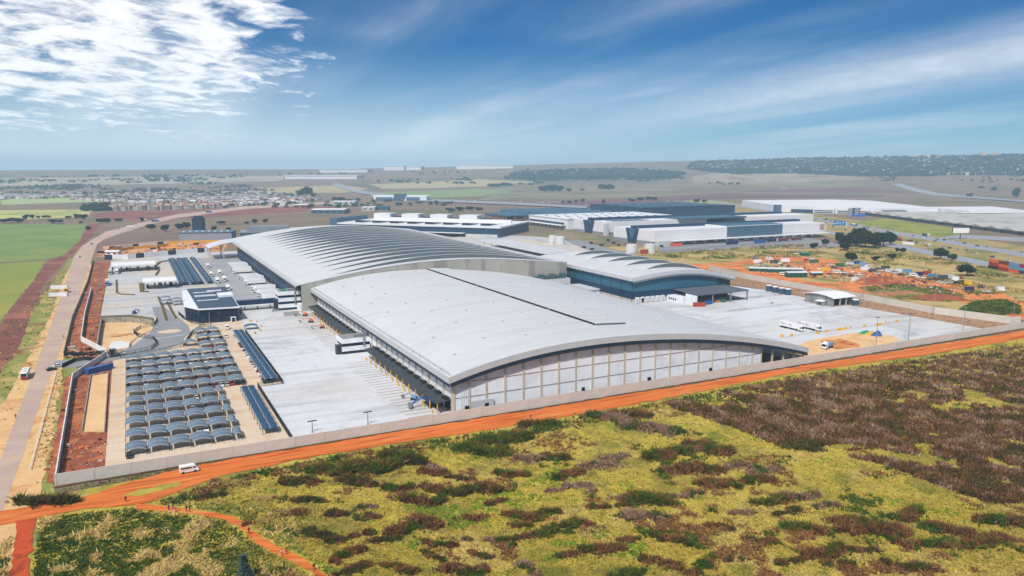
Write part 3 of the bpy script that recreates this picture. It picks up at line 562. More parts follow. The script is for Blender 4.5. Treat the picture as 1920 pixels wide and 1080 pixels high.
# ------------------------------------------------------------------ rear hall with clerestory crescents
def rear_hall():
    B = Bld('ribbed_hall', 'long hall with white ribbed vault roof of grey clerestory crescents, behind the front hall', 'warehouse', 120, 241)
    s0, s1, n = 115.5, 316.5, 44; first, pitch, cnt = 246.0, 20.2, 16
    def lens(s):
        q = (s - 138) / (312 - 138)
        return 0.0 if q <= 0 or q >= 1 else 2.9 * math.sin(math.pi * q) ** 0.8
    B.add('roof_bay', arch(RZ, s0, s1, n, 239.8, first, th=0.45), m_roofw)
    for k in range(cnt):
        t0 = first + k * pitch; t1 = t0 + pitch
        B.add('roof_bay', arch(RZ, s0, s1, n, t0, t1, dz0=0.0, dz1=0.0, th=0.35, lens=lens), m_roofw)
        mb = MB(); ss = [138 + (312 - 138) * i / 36 for i in range(37)]
        for i in range(36): mb.side([(ss[i], RZ(ss[i]) - 0.1), (ss[i + 1], RZ(ss[i + 1]) - 0.1), (ss[i + 1], RZ(ss[i + 1]) + max(lens(ss[i + 1]) - 0.25, 0)), (ss[i], RZ(ss[i]) + max(lens(ss[i]) - 0.25, 0))], t0 + 0.25, t0 + 0.4)
        B.add('clerestory', mb, m_glaze)
    tend = first + cnt * pitch
    B.add('gable_wall', archwall(RZ, 118.5, 316, 30, 240.0, 240.7, (0.0,), -0.3), m_gable)
    B.add('back_wall', archwall(RZ, 120, 316, 20, tend - 1, tend - 0.5, (0.0,), -0.5), m_navy)
    B.add('west_wall', MB().box(119.8, 120.4, 262, tend - 1, 4.8, RZ(117) - 0.8), m_navy2)
    B.add('dock_wall', MB().box(120.0, 120.5, 262, tend - 1, 0, 4.8), M('dark_blue_dock', C(40, 56, 76), 0.7, 0.15, 0.3))  # dock wall in one even dark blue
    B.add('east_wall', MB().box(315.6, 316.2, 240.8, tend - 1, 0, RZ(316) - 0.5), m_gable)
    B.add('eave_fascia', MB().box(115.2, 115.5, 240.5, tend, RZ(115.5) - 1.5, RZ(115.5) + 0.05), m_fascia)
    mb = MB(); z = RZ(116)
    for k in range(40): mb.tube((116.0, 242 + k * 8, z), (116.0, 242 + k * 8, z + 1.1), 0.08, 4)
    mb.tube((116, 242, z + 1.1), (116, 562, z + 1.1), 0.07, 4); B.add('guard_rail', mb, m_steel)
    pil = MB().box(-0.25, 0.0, -0.2, 0.2, 0.0, RZ(117) - 1.2).mesh('pilaster', M('pilaster', C(70, 104, 132), 0.5))
    dd = MB().box(-0.12, 0.0, -1.6, 1.6, 0.8, 4.0).mesh('dock_door', m_dark)
    for k in range(37): B.inst('pilaster', pil, 119.8, 266 + k * 8.0)
    for k in range(72): B.inst('dock_door', dd, 119.98, 268 + k * 4.0)
    g = [[(92 + (118 - 92) * i / 8, t, 12.2 + (RZ(117) - 12.2) * math.sin(math.pi / 2 * i / 8) ** 0.9) for t in (tend - 8, tend + 30)] for i in range(9)]
    ec = B.add('end_canopy', MB().sheet(g, 0.6), m_roofw)
    B.add('roof_bay', arch(RZ, s0, s1, n, tend, tend + 30, th=0.45), m_roofw)
    for t in (tend - 6, tend + 10, tend + 26):
        for s in (94, 106): B.add('post', MB().box(s - 0.4, s + 0.4, t - 0.4, t + 0.4, 0, 12.4 if s < 100 else 15.2), m_col, ec)
    # roof plant on the lean-to beside the gable
    B.add('plant_deck', MB().box(284, 315, 233, 240, 5.0, 9.8), m_fascia)
    for k in range(6):
        mb = MB(); a = 285.5 + k * 4.6; mb.box(a, a + 3.6, 234.5, 238.5, 10.0, 12.2 + (k % 2) * 1.2); mb.box(a + 0.4, a + 3.2, 233.8, 234.4, 10.2, 11.6)
        B.add('chiller', mb, M('chiller_green', C(74, 100, 104), 0.5, 0.2, 0.8))
rear_hall()

# ------------------------------------------------------------------ side hall
def side_hall():
    B = Bld('blue_clad_hall', 'blue-clad hall with curved white roof and five crescent skylights, right of the front hall', 'warehouse', 323, 166)
    t0, t1 = 166.0, 305.0; first, pitch, cnt = 181.0, 24.0, 5
    def lens(s):
        q = (s - 344) / (398 - 344); return 0.0 if q <= 0 or q >= 1 else 3.2 * math.sin(math.pi * q) ** 0.85
    B.add('roof_bay', arch(SZ, 321.5, 412, 24, t0 - 2.2, first, th=0.4), m_roofw)
    for k in range(cnt):
        a = first + k * pitch
        B.add('roof_bay', arch(SZ, 321.5, 412, 24, a, a + pitch, dz0=0.0, dz1=0.0, th=0.35, lens=lens), m_roofw)
        ss = [344 + 54 * i / 20 for i in range(21)]; mb = MB()
        for i in range(20): mb.side([(ss[i], SZ(ss[i]) - 0.1), (ss[i + 1], SZ(ss[i + 1]) - 0.1), (ss[i + 1], SZ(ss[i + 1]) + max(lens(ss[i + 1]) - 0.3, 0)), (ss[i], SZ(ss[i]) + max(lens(ss[i]) - 0.3, 0))], a + 0.2, a + 0.35)
        B.add('clerestory', mb, m_glaze)
    B.add('front_fascia', archwall(SZ, 321.7, 411.8, 22, t0 - 2.6, t0 - 2.2, -2.6, 0.1), m_fascia)
    B.add('soffit_band', archwall(SZ, 322.2, 411.4, 22, t0 - 2.3, t0 - 1.6, -3.8, -2.6), M('grey_band', C(140, 142, 146, .8), 0.6))
    B.add('eave_fascia', MB().box(321.2, 321.5, t0 - 2.2, 300, SZ(321.5) - 2.4, SZ(321.5)), m_fascia)
    B.add('upper_cladding', archwall(SZ, 323.5, 398, 16, t0, t0 + 0.4, (8.4,), -3.4), m_teal)
    B.add('lower_cladding', MB().box(323.5, 398, t0, t0 + 0.4, 3.2, 8.35), m_navy2)
    B.add('corner_cladding', archwall(SZ, 398.1, 410, 5, t0 + 0.1, t0 + 0.5, (3.2,), -3.4), m_navy)
    B.add('plinth', MB().box(323.3, 410, t0 - 0.05, t0 + 0.3, 0, 3.15), m_plinth)
    zt = SZ(323) - 1.6
    for k in range(9):
        a = t0 + 0.5 + k * 12.3
        B.add('upper_panel', MB().box(323.1, 323.5, a, a + 12.15, 8.4, zt), m_teal); B.add('lower_panel', MB().box(323.1, 323.5, a, a + 12.15, 3.2, 8.35), m_navy2)
        B.add('plinth_panel', MB().box(323.0, 323.4, a, a + 12.15, 0, 3.1), m_plinth)
        B.add('downpipe', MB().tube((322.9, a, 0), (322.9, a, zt), 0.16, 5), m_darksteel)
    B.add('east_wall', MB().box(409.8, 410.2, t0 + 0.6, 304, 0, SZ(410) - 0.5), m_navy)
    B.add('back_wall', archwall(SZ, 323, 410, 12, 304, 304.4, (0,), -0.4), m_navy)
    for k in range(6):
        s = 325.4 + k * 4.3; d = B.add('dock_shelter', MB().box(s, s + 3.2, t0 - 0.7, t0 - 0.08, 0.6, 4.4), m_white); B.add('dock_door', MB().box(s + 0.5, s + 2.7, t0 - 0.78, t0 - 0.72, 0.9, 3.6), m_fascia if k != 1 else m_dark, d)
    a = B.add('annex', MB().box(352.5, 366, 154, 165.9, 0, 4.2), m_white)
    for k in range(4): B.add('window', MB().box(352.4, 352.48, 156 + k * 2.2, 157.2 + k * 2.2, 1.6, 3.0), m_glass, a)
    # open canopy
    c_ = B.add('canopy_roof', MB().sheet([[(358, 141, 7.4), (358, 165.8, 8.0)], [(404, 141, 7.4), (404, 165.8, 8.0)]], 0.7), M('canopy_grey', C(96, 104, 112, .8), 0.6, 0.1, 0.1, fine=0.05))
    B.add('canopy_end_wall', MB().box(358, 358.4, 141.4, 153, 0, 6.6), m_white)
    for s in (372, 388, 403): B.add('post', MB().box(s - 0.35, s + 0.35, 141.4, 142.1, 0, 6.7), m_steel, c_)
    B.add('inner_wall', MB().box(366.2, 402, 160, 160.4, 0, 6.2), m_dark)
side_hall()

# low link building between the halls
def link_block():
    B = Bld('link_building', 'low flat white link building between the front hall and the blue-clad hall', 'building', 313, 205)
    B.add('block', MB().box(313.5, 322.5, 205, 232, 0, 4.6), m_white); B.add('roof', MB().box(312.5, 322.8, 204, 233, 4.62, 5.1), m_fascia)
    B.add('door', MB().box(315, 319, 204.8, 204.98, 0, 3.2), m_dark)
link_block()
def north_blocks():
    B = Bld('flat_roof_block', 'flat-roofed white block with short grey columns behind the blue-clad hall', 'building', 330, 325)
    B.add('block', MB().box(331, 400, 322, 372, 0, 8.5), m_plinth); B.add('roof', MB().box(330, 401, 321, 373, 8.5, 9.2), m_roofw)
    for k in range(6): B.add('column', MB().box(330.2, 330.8, 326 + k * 8, 327 + k * 8, 0, 8.4), m_darksteel)
    B = Bld('long_canopy', 'long flat white canopy over parked trucks at the far concrete yard', 'canopy', 400, 400)
    B.add('roof', MB().box(388, 424, 392, 560, 7.0, 7.6), m_roofw)
    for k in range(9): B.add('post', MB().box(390, 390.6, 396 + k * 19, 396.6 + k * 19, 0, 7), m_steel)
    B.add('office', MB().box(395, 415, 394, 410, 0, 6), m_navy2)
north_blocks()
# ------------------------------------------------------------------ walls and fences
def panel_wall(name, label, pts, h, pl, mat, th=0.3, z0=0.0, h2=None):
    s0, t0 = pts[0]; e = thing(name, label, 'wall', s0, t0)
    meshes = {}
    for (a, b) in zip(pts[:-1], pts[1:]):
        L = math.hypot(b[0] - a[0], b[1] - a[1]); n = max(1, round(L / pl)); w_ = L / n; ang = math.atan2(b[1] - a[1], b[0] - a[0]); key = round(w_, 3)
        if key not in meshes:
            meshes[key] = (MB().box(0.05, w_ - 0.05, -th / 2, th / 2, 0, h).mesh('wall_panel', mat), MB().box(-0.22, 0.22, -th * 0.8, th * 0.8, 0, h + 0.08).mesh('pier', mat), MB().box(0.0, w_, -th * 0.7, th * 0.7, h, h + 0.12).mesh('coping', mat))
        for k in range(n):
            x = a[0] + (b[0] - a[0]) * k / n - s0; y = a[1] + (b[1] - a[1]) * k / n - t0
            part('wall_panel', meshes[key][0], e, (x, y, z0), ang); part('pier', meshes[key][1], e, (x, y, z0), ang)
    return e
panel_wall('boundary_wall', 'long pale concrete panel boundary wall along the orange dirt road', [(0, 0), (490, 0)], 3.7, 9.6, m_wallc)
panel_wall('white_wall', 'white concrete wall beside red soil, from the wall corner to the blue container', [(0, 0.6), (-2.6, 125), (9.4, 163)], 3.0, 8.0, m_wallw)
panel_wall('white_wall', 'white concrete wall kinked around the sandy pond, beside the red earth strip', [(9.4, 168), (-3.2, 207), (-5.0, 291), (-5.4, 397)], 3.0, 8.0, m_wallw)
panel_wall('grey_fence_wall', 'long grey panel fence between the access road and the red earth strip', [(-9.2, 176), (-11.2, 276), (-9.7, 445), (-11.5, 604)], 2.4, 6.0, M('grey_green_panel', C(120, 134, 132, .8), 0.8, 0.12, 0.2), th=0.2)
def bank_wall():
    line = [ST(1330, 506, 2.6), ST(1400, 523, 2.6), ST(1508, 543, 2.6), ST(1617, 562, 2.6), ST(1752, 588, 2.6), ST(1896, 607, 2.6)]
    panel_wall('bank_top_wall', 'pale concrete wall on top of the brown stone bank, beyond the right yard', line + [(line[-1][0] + 6, 2)], 4.2, 8.0, m_wallc, z0=2.5)
    foot = [(447, 205), (447, 172), (448, 120), (450, 96), (452, 60), (455, 6)]
    # sloping stone bank between the yard and the wall
    g = []
    for k in range(len(line)):
        q = k / (len(line) - 1); j = q * (len(foot) - 1); i = min(int(j), len(foot) - 2); f = j - i; fx = foot[i][0] * (1 - f) + foot[i + 1][0] * f; fy = foot[i][1] * (1 - f) + foot[i + 1][1] * f
        g.append([(fx, fy, 0.15), (line[k][0], line[k][1], 2.7), (line[k][0] + 1.0, line[k][1] + 1, 2.7)])
    o = MB().sheet(g, 0.4).build('stone_bank', M('stone_pitching', C(168, 132, 102, .75), 0.95, 0.2, 0.6, c2=C(128, 98, 80, .75), c2sc=0.5, bump=0.8, bsc=1.0, fine=0.2), kind='structure'); site(o)
bank_wall()
def palisade(name, label, pts, h=2.2, mat=None, step=0.55, px=False, z=0.0):
    if px: pts = [ST(u, v) for u, v in pts]
    s0, t0 = pts[0]; e = thing(name, label, 'fence', s0, t0); mat = mat or m_darksteel; mb = MB(); rails = MB(); posts = []
    for a, b in zip(pts[:-1], pts[1:]):
        L = math.hypot(b[0] - a[0], b[1] - a[1]); d = ((b[0] - a[0]) / L, (b[1] - a[1]) / L); n = int(L / step)
        for k in range(n + 1):
            x = a[0] + d[0] * k * step - s0; y = a[1] + d[1] * k * step - t0; mb.box(x - 0.05, x + 0.05, y - 0.05, y + 0.05, z, z + h)
        for zz in (0.35, h - 0.4):
            rails.tube((a[0] - s0, a[1] - t0, z + zz), (b[0] - s0, b[1] - t0, z + zz), 0.06, 4)
        for k in range(max(1, int(L / 6)) + 1):
            q = min(1.0, k * 6 / L); posts.append((a[0] + (b[0] - a[0]) * q - s0, a[1] + (b[1] - a[1]) * q - t0))
    o = mb.build('pales', mat, e); o['kind'] = 'stuff'; rails.build('rail', mat, e)
    pm = MB().box(-0.1, 0.1, -0.1, 0.1, z, z + h + 0.15).mesh('post', mat)
    for p in posts: part('post', pm, e, (p[0], p[1], 0))
palisade('palisade_fence', 'dark palisade fence between the car park and the concrete yard', [(67.6, 6), (67.0, 76.9), (77.2, 76.9), (77.2, 192)])
palisade('palisade_fence', 'dark palisade fence winding round the sandy pond', [(296, 602), (290, 611), (264, 617), (251, 625), (260, 632), (288, 637), (296, 647), (284, 656), (254, 663), (224, 668)], px=True)
palisade('palisade_fence', 'dark palisade fence along the back of the car park by the roundabout', [(226, 672), (300, 661), (345, 650), (353, 638), (361, 626), (378, 615), (398, 611)], px=True)
palisade('palisade_fence', 'curved palisade fence in front of the dark office', [(335, 590), (345, 599), (360, 606), (385, 611)], px=True)
palisade('net_fence', 'black shade-net fence along the site entrance road', [(120, 668), (160, 669), (202, 664)], 2.2, M('black_net', C(36, 40, 40), 0.9), 0.12, True)
palisade('net_fence', 'black shade-net fence on the near side of the site entrance', [(117, 690), (140, 679), (160, 676), (182, 678)], 2.0, M('black_net', C(36, 40, 40), 0.9), 0.12, True)
def crash_barrier():
    a = ST(57, 882); b = ST(105, 700); e = thing('crash_barrier', 'white post-and-rail crash barrier on the grass verge of the access road', 'barrier', *a); L = math.hypot(b[0] - a[0], b[1] - a[1]); n = 26
    pm = MB().box(-0.14, 0.14, -0.14, 0.14, 0, 1.1).mesh('post', m_wallw)
    for k in range(n + 1): part('post', pm, e, ((b[0] - a[0]) * k / n, (b[1] - a[1]) * k / n, 0))
    MB().tube((0, 0, 0.95), (b[0] - a[0], b[1] - a[1], 0.95), 0.12, 5).build('rail', m_wallw, e)
crash_barrier()
def pond():
    m_gab = M('gabion_stone', C(170, 160, 146, .75), 0.95, 0.2, 0.8, c2=C(130, 122, 112, .75), c2sc=0.6, bump=0.8, bsc=1.2)
    o = sflat('pond_floor', [(s, t) for s, t in BASIN], m_yellowsand, -2.7)
    n = len(BASIN)
    for i in range(n):
        a, b = BASIN[i], BASIN[(i + 1) % n]; ang = math.atan2(b[1] - a[1], b[0] - a[0]); L = math.hypot(b[0] - a[0], b[1] - a[1])
        w_ = part('retaining_wall', MB().box(-0.1, L + 0.1, -0.15, 0.45, 0, 3.0).mesh('retaining_wall', m_gab), o, (a[0], a[1], 0), ang)
    sp = sflat('pond_water', [(10, 190), (19.5, 188), (21, 204), (15, 214), (9, 208)], M('milky_water', C(226, 226, 226, .8), 0.25, 0.05, 0.2, c2=C(240, 214, 180, .8), c2sc=0.2), -2.6, amp=0.6, step=2)
    d = sflat('pond_bund', [(4.2, 186), (19.5, 190), (19.4, 191.4), (4.2, 187.6)], m_orange2, -2.2)
    for k in range(4): sflat('wet_soil', [(10 + k * 2.6, 226 + k * 2 + random.uniform(-5, 6)), (15 + k * 3, 224 + k), (16 + k * 3, 227 + k), (11 + k * 2.6, 229 + k)], M('wet_soil', C(190, 130, 78), 0.8, 0.2, 0.5), -2.58, amp=0.4, step=1.5)
    # walled sand bed inside the corner
    sflat('sand_bed', [(4.3, 48), (11.3, 44), (10.8, 130), (4.0, 128)], m_yellowsand, 0.2)
    e = thing('bed_kerb', 'low grey stone kerb wall around the long sand bed by the white wall', 'kerb', 4.3, 48)
    for a, b in (((4.3, 48), (4.0, 128)), ((4.0, 128), (10.8, 130)), ((11.3, 44), (10.8, 130))):
        L = math.hypot(b[0] - a[0], b[1] - a[1]); part('kerb_wall', MB().box(0, L, -0.2, 0.2, 0, 0.9).mesh('kerb_wall', m_gab), e, (a[0] - 4.3, a[1] - 48, 0), math.atan2(b[1] - a[1], b[0] - a[0]))
pond()
def gate():
    e = thing('gatehouse', 'small dark steel gate frame beside the blue container', 'gate', 10.6, 160)
    MB().box(0, 3.0, 0, 3.4, 3.6, 4.0).build('roof', m_darksteel, e); MB().box(0.5, 2.5, 1.0, 3.2, 0, 3.4).build('booth', M('booth', C(54, 60, 66), 0.6), e)
    for x, y in ((0.1, 0.1), (2.9, 0.1), (0.1, 3.3), (2.9, 3.3)): MB().box(x - 0.12, x + 0.12, y - 0.12, y + 0.12, 0, 3.6).build('post', m_darksteel, e)
gate()
# planting strips and kerbs of the rear yard
m_hedge = M('strip_planting', C(96, 92, 44), 0.95, 0.3, 0.8, c2=C(120, 84, 48), c2sc=0.5, bump=1.0, bsc=2.0, fine=0.3)
def strip(name, label, pxs, w_=1.2, h=0.55):
    p = [ST(*q) for q in pxs]; e = thing(name, label, 'planting', *p[0])
    for a, b in zip(p[:-1], p[1:]):
        L = math.hypot(b[0] - a[0], b[1] - a[1]); x, y = a[0] - p[0][0], a[1] - p[0][1]; ang = math.atan2(b[1] - a[1], b[0] - a[0])
        part('kerb', MB().box(-0.2, L + 0.2, -w_ / 2 - 0.2, w_ / 2 + 0.2, 0, 0.3).mesh('kerb', m_plinth), e, (x, y, 0), ang)
        part('planting', MB().box(0, L, -w_ / 2, w_ / 2, 0.3, h + 0.3).mesh('planting', m_hedge), e, (x, y, 0), ang)
strip('planting_strip', 'L-shaped planted kerb strip in the rear yard, left of the white canopy', [(218, 526), (219, 550), (228, 553), (252, 554)])
strip('planting_strip', 'long planted strip between the two lanes leading to the roundabout', [(297, 558), (304, 575), (312, 602)], 1.4)
strip('planting_strip', 'planted strip left of the dark office', [(314, 568), (322, 584), (330, 598)], 1.4)
strip('planting_strip', 'dark planted corner beside the white canopy in the rear yard', [(264, 532), (266, 548), (278, 548)], 2.6)
strip('planting_strip', 'curved planted strip at the head of the rear car shelters', [(292, 499), (300, 492), (322, 488)], 2.4)
strip('planting_strip', 'curved planted strip right of the gate canopy', [(292, 500), (298, 508), (292, 517)], 1.6)

# ------------------------------------------------------------------ offices
def dark_office():
    B = Bld('dark_office', 'dark glass office with blue sloping roof beside the roundabout', 'office', 50, 228)
    P = [(50.2, 244), (57.0, 229), (78.0, 226.5), (79.5, 305), (52.5, 306)]; H_ = 8.2
    B.add('core', MB().prism([(51, 245), (57.6, 230), (77.4, 227.6), (78.8, 304), (53.2, 305)], 0, H_), m_navy2)
    for (a, b, n) in ((P[0], P[1], 4), (P[1], P[2], 7), (P[2], P[3], 14), (P[4], P[0], 10)):
        for k in range(n):
            for z0, z1 in ((0.3, 3.9), (4.15, H_ - 0.2)):
                x0, y0 = a[0] + (b[0] - a[0]) * (k + 0.05) / n, a[1] + (b[1] - a[1]) * (k + 0.05) / n; x1, y1 = a[0] + (b[0] - a[0]) * (k + 0.95) / n, a[1] + (b[1] - a[1]) * (k + 0.95) / n
                L = math.hypot(x1 - x0, y1 - y0); o = part('pane', MB().box(0, L, -0.05, 0.15, z0, z1).mesh('pane', m_glass if (k * 7 + int(z0)) % 5 else m_navy), B.e, (x0 - 50, y0 - 228, 0), math.atan2(y1 - y0, x1 - x0))
    B.add('roof', MB().prism([(56.5, 229.5), (78.4, 226.8), (79.9, 305.2), (55.0, 306)], [H_ + 0.75, H_ + 0.75, H_ + 1.6, H_ + 1.6], [H_ + 0.9, H_ + 0.9, H_ + 1.8, H_ + 1.8]), M('blue_roof', C(30, 60, 88), 0.45, 0.1, 0.1, fine=0.08))
    B.add('roof_edge', MB().prism([(49.4, 243.6), (56.6, 227.8), (79.0, 225.2), (80.4, 306), (52, 307)], H_ + 0.02, H_ + 0.7), m_white)
    for t in (252, 268, 271, 283): B.add('roof_strip', MB().box(57.5, 70, t, t + 0.7, H_ + 1.25 + (t - 230) * 0.012, H_ + 1.7 + (t - 230) * 0.012), m_white)
    B.add('skylight', MB().box(66, 75, 284.6, 286, H_ + 2, H_ + 2.8), m_white)
    B.add('plant_enclosure', MB().box(71, 79.8, 262, 274, H_ + 0.8, H_ + 2.6), m_white)
    B.add('entrance', MB().box(73.6, 76.6, 225.6, 226.6, 0, 3.0), m_white); B.add('door', MB().box(74.2, 76.0, 225.4, 225.58, 0, 2.5), m_glass)
    e = thing('footbridge', 'dark enclosed footbridge from the dark office to the banded office', 'footbridge', 80, 258)
    MB().box(0.5, 26, 0, 4, 3.8, 6.8).build('tube', m_navy2, e); MB().box(0.5, 26, -0.3, -0.02, 2.9, 3.9).build('parapet', m_white, e)
    for x in (6, 14, 22): MB().box(x - 0.3, x + 0.3, 1.5, 2.5, 0, 3.78).build('pier', m_darksteel, e)
dark_office()
def banded_office(name, label, s0, s1, t0, t1, floors, fh, plant=True):
    B = Bld(name, label, 'office', s0, t0)
    for k in range(floors):
        z = k * fh
        B.add('window_band', MB().box(s0 + 0.35, s1 - 0.05, t0 + 0.35, t1 - 0.35, z + (0.0 if k else 0.02), z + fh * 0.42), m_glass); B.add('spandrel', MB().box(s0, s1, t0, t1, z + fh * 0.42, z + fh), m_white)
    H_ = floors * fh
    B.add('roof', MB().box(s0 + 0.4, s1 - 0.4, t0 + 0.4, t1 - 0.4, H_ + 0.01, H_ + 0.12), M('roof_grey', C(150, 150, 150, .75), 0.8))
    if plant:
        for k in range(6):
            x = s0 + (s1 - s0) * (0.45 + 0.09 * k); B.add('roof_unit', MB().box(x, x + 1.1, t0 + 2, t0 + 3.4, H_ + 0.15, H_ + 1.3), m_steel)
    B.add('stair', MB().box(s0 - 2.6, s0 - 0.1, t0 + 1, t0 + 4, 0, H_ * 0.62), m_darksteel); B.add('duct', MB().box(s1 - (s1 - s0) * 0.28, s1 - (s1 - s0) * 0.22, t0 - 0.5, t0 - 0.05, fh * 0.9, H_ + 0.6), m_steel)
    return B
B_ = banded_office('banded_office', 'three-storey white office with dark window bands between the two docks', 105.5, 119.6, 249, 261.5, 3, 4.1)
B_.add('green_tarpaulin', MB().box(108, 111, 252, 255, 12.5, 13.4), M('green_tarp', C(30, 150, 110), 0.6))
o = banded_office('banded_office', 'two-storey white dock office with dark window bands and stair, halfway along the dock', 112.6, 127.2, 115.5, 127.0, 2, 3.9)
e = thing('low_annex', 'low white annex with a dark doorway beside the banded office', 'building', 117, 242); MB().box(0, 6, 0, 6.5, 0, 4.4).build('block', m_white, e); MB().box(1.6, 3.0, -0.1, -0.02, 0, 2.6).build('door', m_dark, e)
def canopy_on_posts(name, label, s0, s1, t0, t1, z, n, mat=None, booths=0):
    e = thing(name, label, 'canopy', s0, t0); w_, d = s1 - s0, t1 - t0
    MB().box(0, w_, 0, d, z, z + 1.1).build('roof', mat or m_wallw, e)
    for k in range(n):
        for y in (0.8, d - 0.8): MB().box(0.6 + (w_ - 1.2) * k / (n - 1) - 0.3, 0.6 + (w_ - 1.2) * k / (n - 1) + 0.3, y - 0.3, y + 0.3, 0, z).build('post', m_darksteel, e)
    for k in range(booths): MB().box(2 + w_ * k / booths, 4 + w_ * k / booths, d * 0.3, d * 0.6, 0, 2.8).build('booth', m_glass, e)
canopy_on_posts('gate_canopy', 'long white gate canopy over the truck lanes at the back of the rear yard', 6.5, 42, 500, 528, 5.2, 6, booths=4)
canopy_on_posts('weighbridge_canopy', 'white weighbridge canopy in the middle of the rear yard', 29.5, 53, 382, 404, 5.2, 4, booths=1)

# ------------------------------------------------------------------ car shelters
m_net = M('slate_shade_net', C(104, 124, 142, .8), 0.85, 0.1, 0.5, fine=0.1, rnd=0.06)
m_netd = M('deep_blue_shade_net', C(46, 80, 108, .8), 0.85, 0.1, 0.5, fine=0.1, rnd=0.08)
m_hoop = M('hoop_tube', C(176, 180, 184, .8), 0.6)
def shelter_meshes(w_, d, mat, hooped=True):
    g = []; n = 8; yy = (0.0, 0.12, 0.3, 0.5, 0.62, 0.8, 1.0); zz = (0.0, 0.22, 0.30, 0.12, 0.34, 0.36, 0.1) if hooped else (0.0, 0.2, 0.5, 0.75, 0.5, 0.2, 0.0)
    for i in range(n + 1):
        x = w_ * i / n; q = 2 * i / n - 1; z = 2.0 + 0.75 * (1 - q * q) if hooped else 2.3
        g.append([(x, d * a, z + b) for a, b in zip(yy, zz)])
    sh = MB().sheet(g, 0.06).mesh('shade_net', mat); hm = []
    for j in ((0, 3, 6) if hooped else (3,)):
        hp = MB()
        for i in range(n): hp.tube((g[i][j][0], g[i][j][1], g[i][j][2] + 0.05), (g[i + 1][j][0], g[i + 1][j][1], g[i + 1][j][2] + 0.05), 0.12, 4)
        hm.append(hp.mesh('hoop', m_hoop))
    return sh, hm, MB().tube((0, 0, 0), (0, 0, 2.3), 0.11, 5).mesh('post', m_darksteel)
def shelter(ms, label, s, t, w_, d, rz=0.0, group='shade-net car shelters'):
    e = thing('car_shelter', label, 'car shelter', s, t, rz, group); part('shade_net', ms[0], e)
    for h_ in ms[1]: part('hoop', h_, e)
    for x in (0.1, w_ - 0.1):
        for y in ((1.6, d - 1.6) if d > 8 else (0.1, d - 0.1)): part('post', ms[2], e, (x, y, 0))
    return e
DD = 7.0
W3 = 6.5; SH = shelter_meshes(6.05, DD, m_net); SHS = shelter_meshes(2.5, DD, m_net); SH1 = shelter_meshes(6.3, 5.6, m_net); SHC = shelter_meshes(7.0, 5.2, m_netd)
row_px = [(237.5, 855), (237, 829), (235.5, 805), (234.5, 784), (233.7, 764), (233, 745), (232.5, 727), (232, 711), (231, 696), (230, 682)]
ROW_T = [ST(*p)[1] for p in row_px]
bays = MB(); CAR_SPOTS = []
for r, t in enumerate(ROW_T):
    n = 5 if r < 5 else 7
    for c_ in range(n):
        s = 17.8 + c_ * W3
        shelter(SH, 'car shelter, %s from the left in the %s row from the boundary wall' % (o_(c_ + 1), o_(r + 1)), s, t - 1.8, 6.3, DD)
        for k in range(3):
            bays.box(s + k * 2.17 - 0.07, s + k * 2.17 + 0.07, t - 4.2, t + 8.5, 0, 0.02); CAR_SPOTS.append((r, c_, k, s + k * 2.17 + 1.08, t))
    if r < 5: shelter(SHS, 'narrow shelter ending the %s shelter row from the boundary wall' % o_(r + 1), 17.8 + 5 * W3 + 0.2, t - 1.8, 2.5, DD)
for r, (u, v) in enumerate([(366, 654), (366, 640), (365, 628)]):
    s, t = ST(u, v)
    for c_ in range(2):
        shelter(SH, '%s shelter of the pair in the %s row from the dark office' % (('left', 'right')[c_], ('third', 'second', 'first')[r]), 51.2 + c_ * W3, t - 1.8, 6.3, DD)
        for k in range(3): CAR_SPOTS.append((10 + r, c_, k, 51.2 + c_ * W3 + k * 2.17 + 1.08, t))
SPOTS_B = []
for k in range(15):
    t = 80 + k * 7.3; shelter(SHC, 'dark blue car shelter along the yard fence, %s from the front' % o_(k + 1), 75.6, t, 7.0, 5.2, math.pi / 2, 'shelters along the yard fence')
    for q in range(3): SPOTS_B.append((k, q, 70.2, t + 1.2 + q * 2.3))
for k in range(9):
    t = 16 + k * 6.3; shelter(SHC, 'dark blue car shelter by the fence kink, %s from the boundary wall' % o_(k + 1), 64.8, t, 6.2 / 7.0 * 7.0, 5.2, math.pi / 2, 'shelters by the fence kink')
    for q in range(2): bays.box(57.5, 64.5, t + q * 3.1 - 0.06, t + q * 3.1 + 0.06, 0, 0.02)
shelter(SHC, 'lone shade-net shelter by the gate in the yard fence', 77.8, 196, 7.0, 5.2, 0, 'lone shelter')
shelter(SH1, 'lone shade-net shelter left of the upper shelter rows', 44.0, 168, 6.3, 5.6, 0, 'lone shelters')
for k, (s, t) in enumerate([(44.5, 306), (44.8, 322), (51.2, 300), (51.5, 312)]): shelter(SH1, 'shade-net shelter beside the dark office, %s of four' % o_(k + 1), s - 6, t, 6.3, 5.6, 0, 'shelters beside the dark office')
for c_, (a, wd) in enumerate([(55, 6.4), (62.3, 5.0), (67.5, 5.0), (74.6, 5.0)]):
    ms = shelter_meshes(11.2, wd, m_netd, False)
    for k in range(16): shelter(ms, 'flat blue shelter in the rear yard, %s line from left, %s from front' % (o_(c_ + 1), o_(k + 1)), a + wd, 391 + k * 11.5, 11.2, wd, math.pi / 2, 'flat shelters in the rear yard')
o = bays.build('bay_marking', m_line, kind='stuff'); o['label'] = 'white bay lines painted on the car park paving'; site(o); o.location.z = 0.165

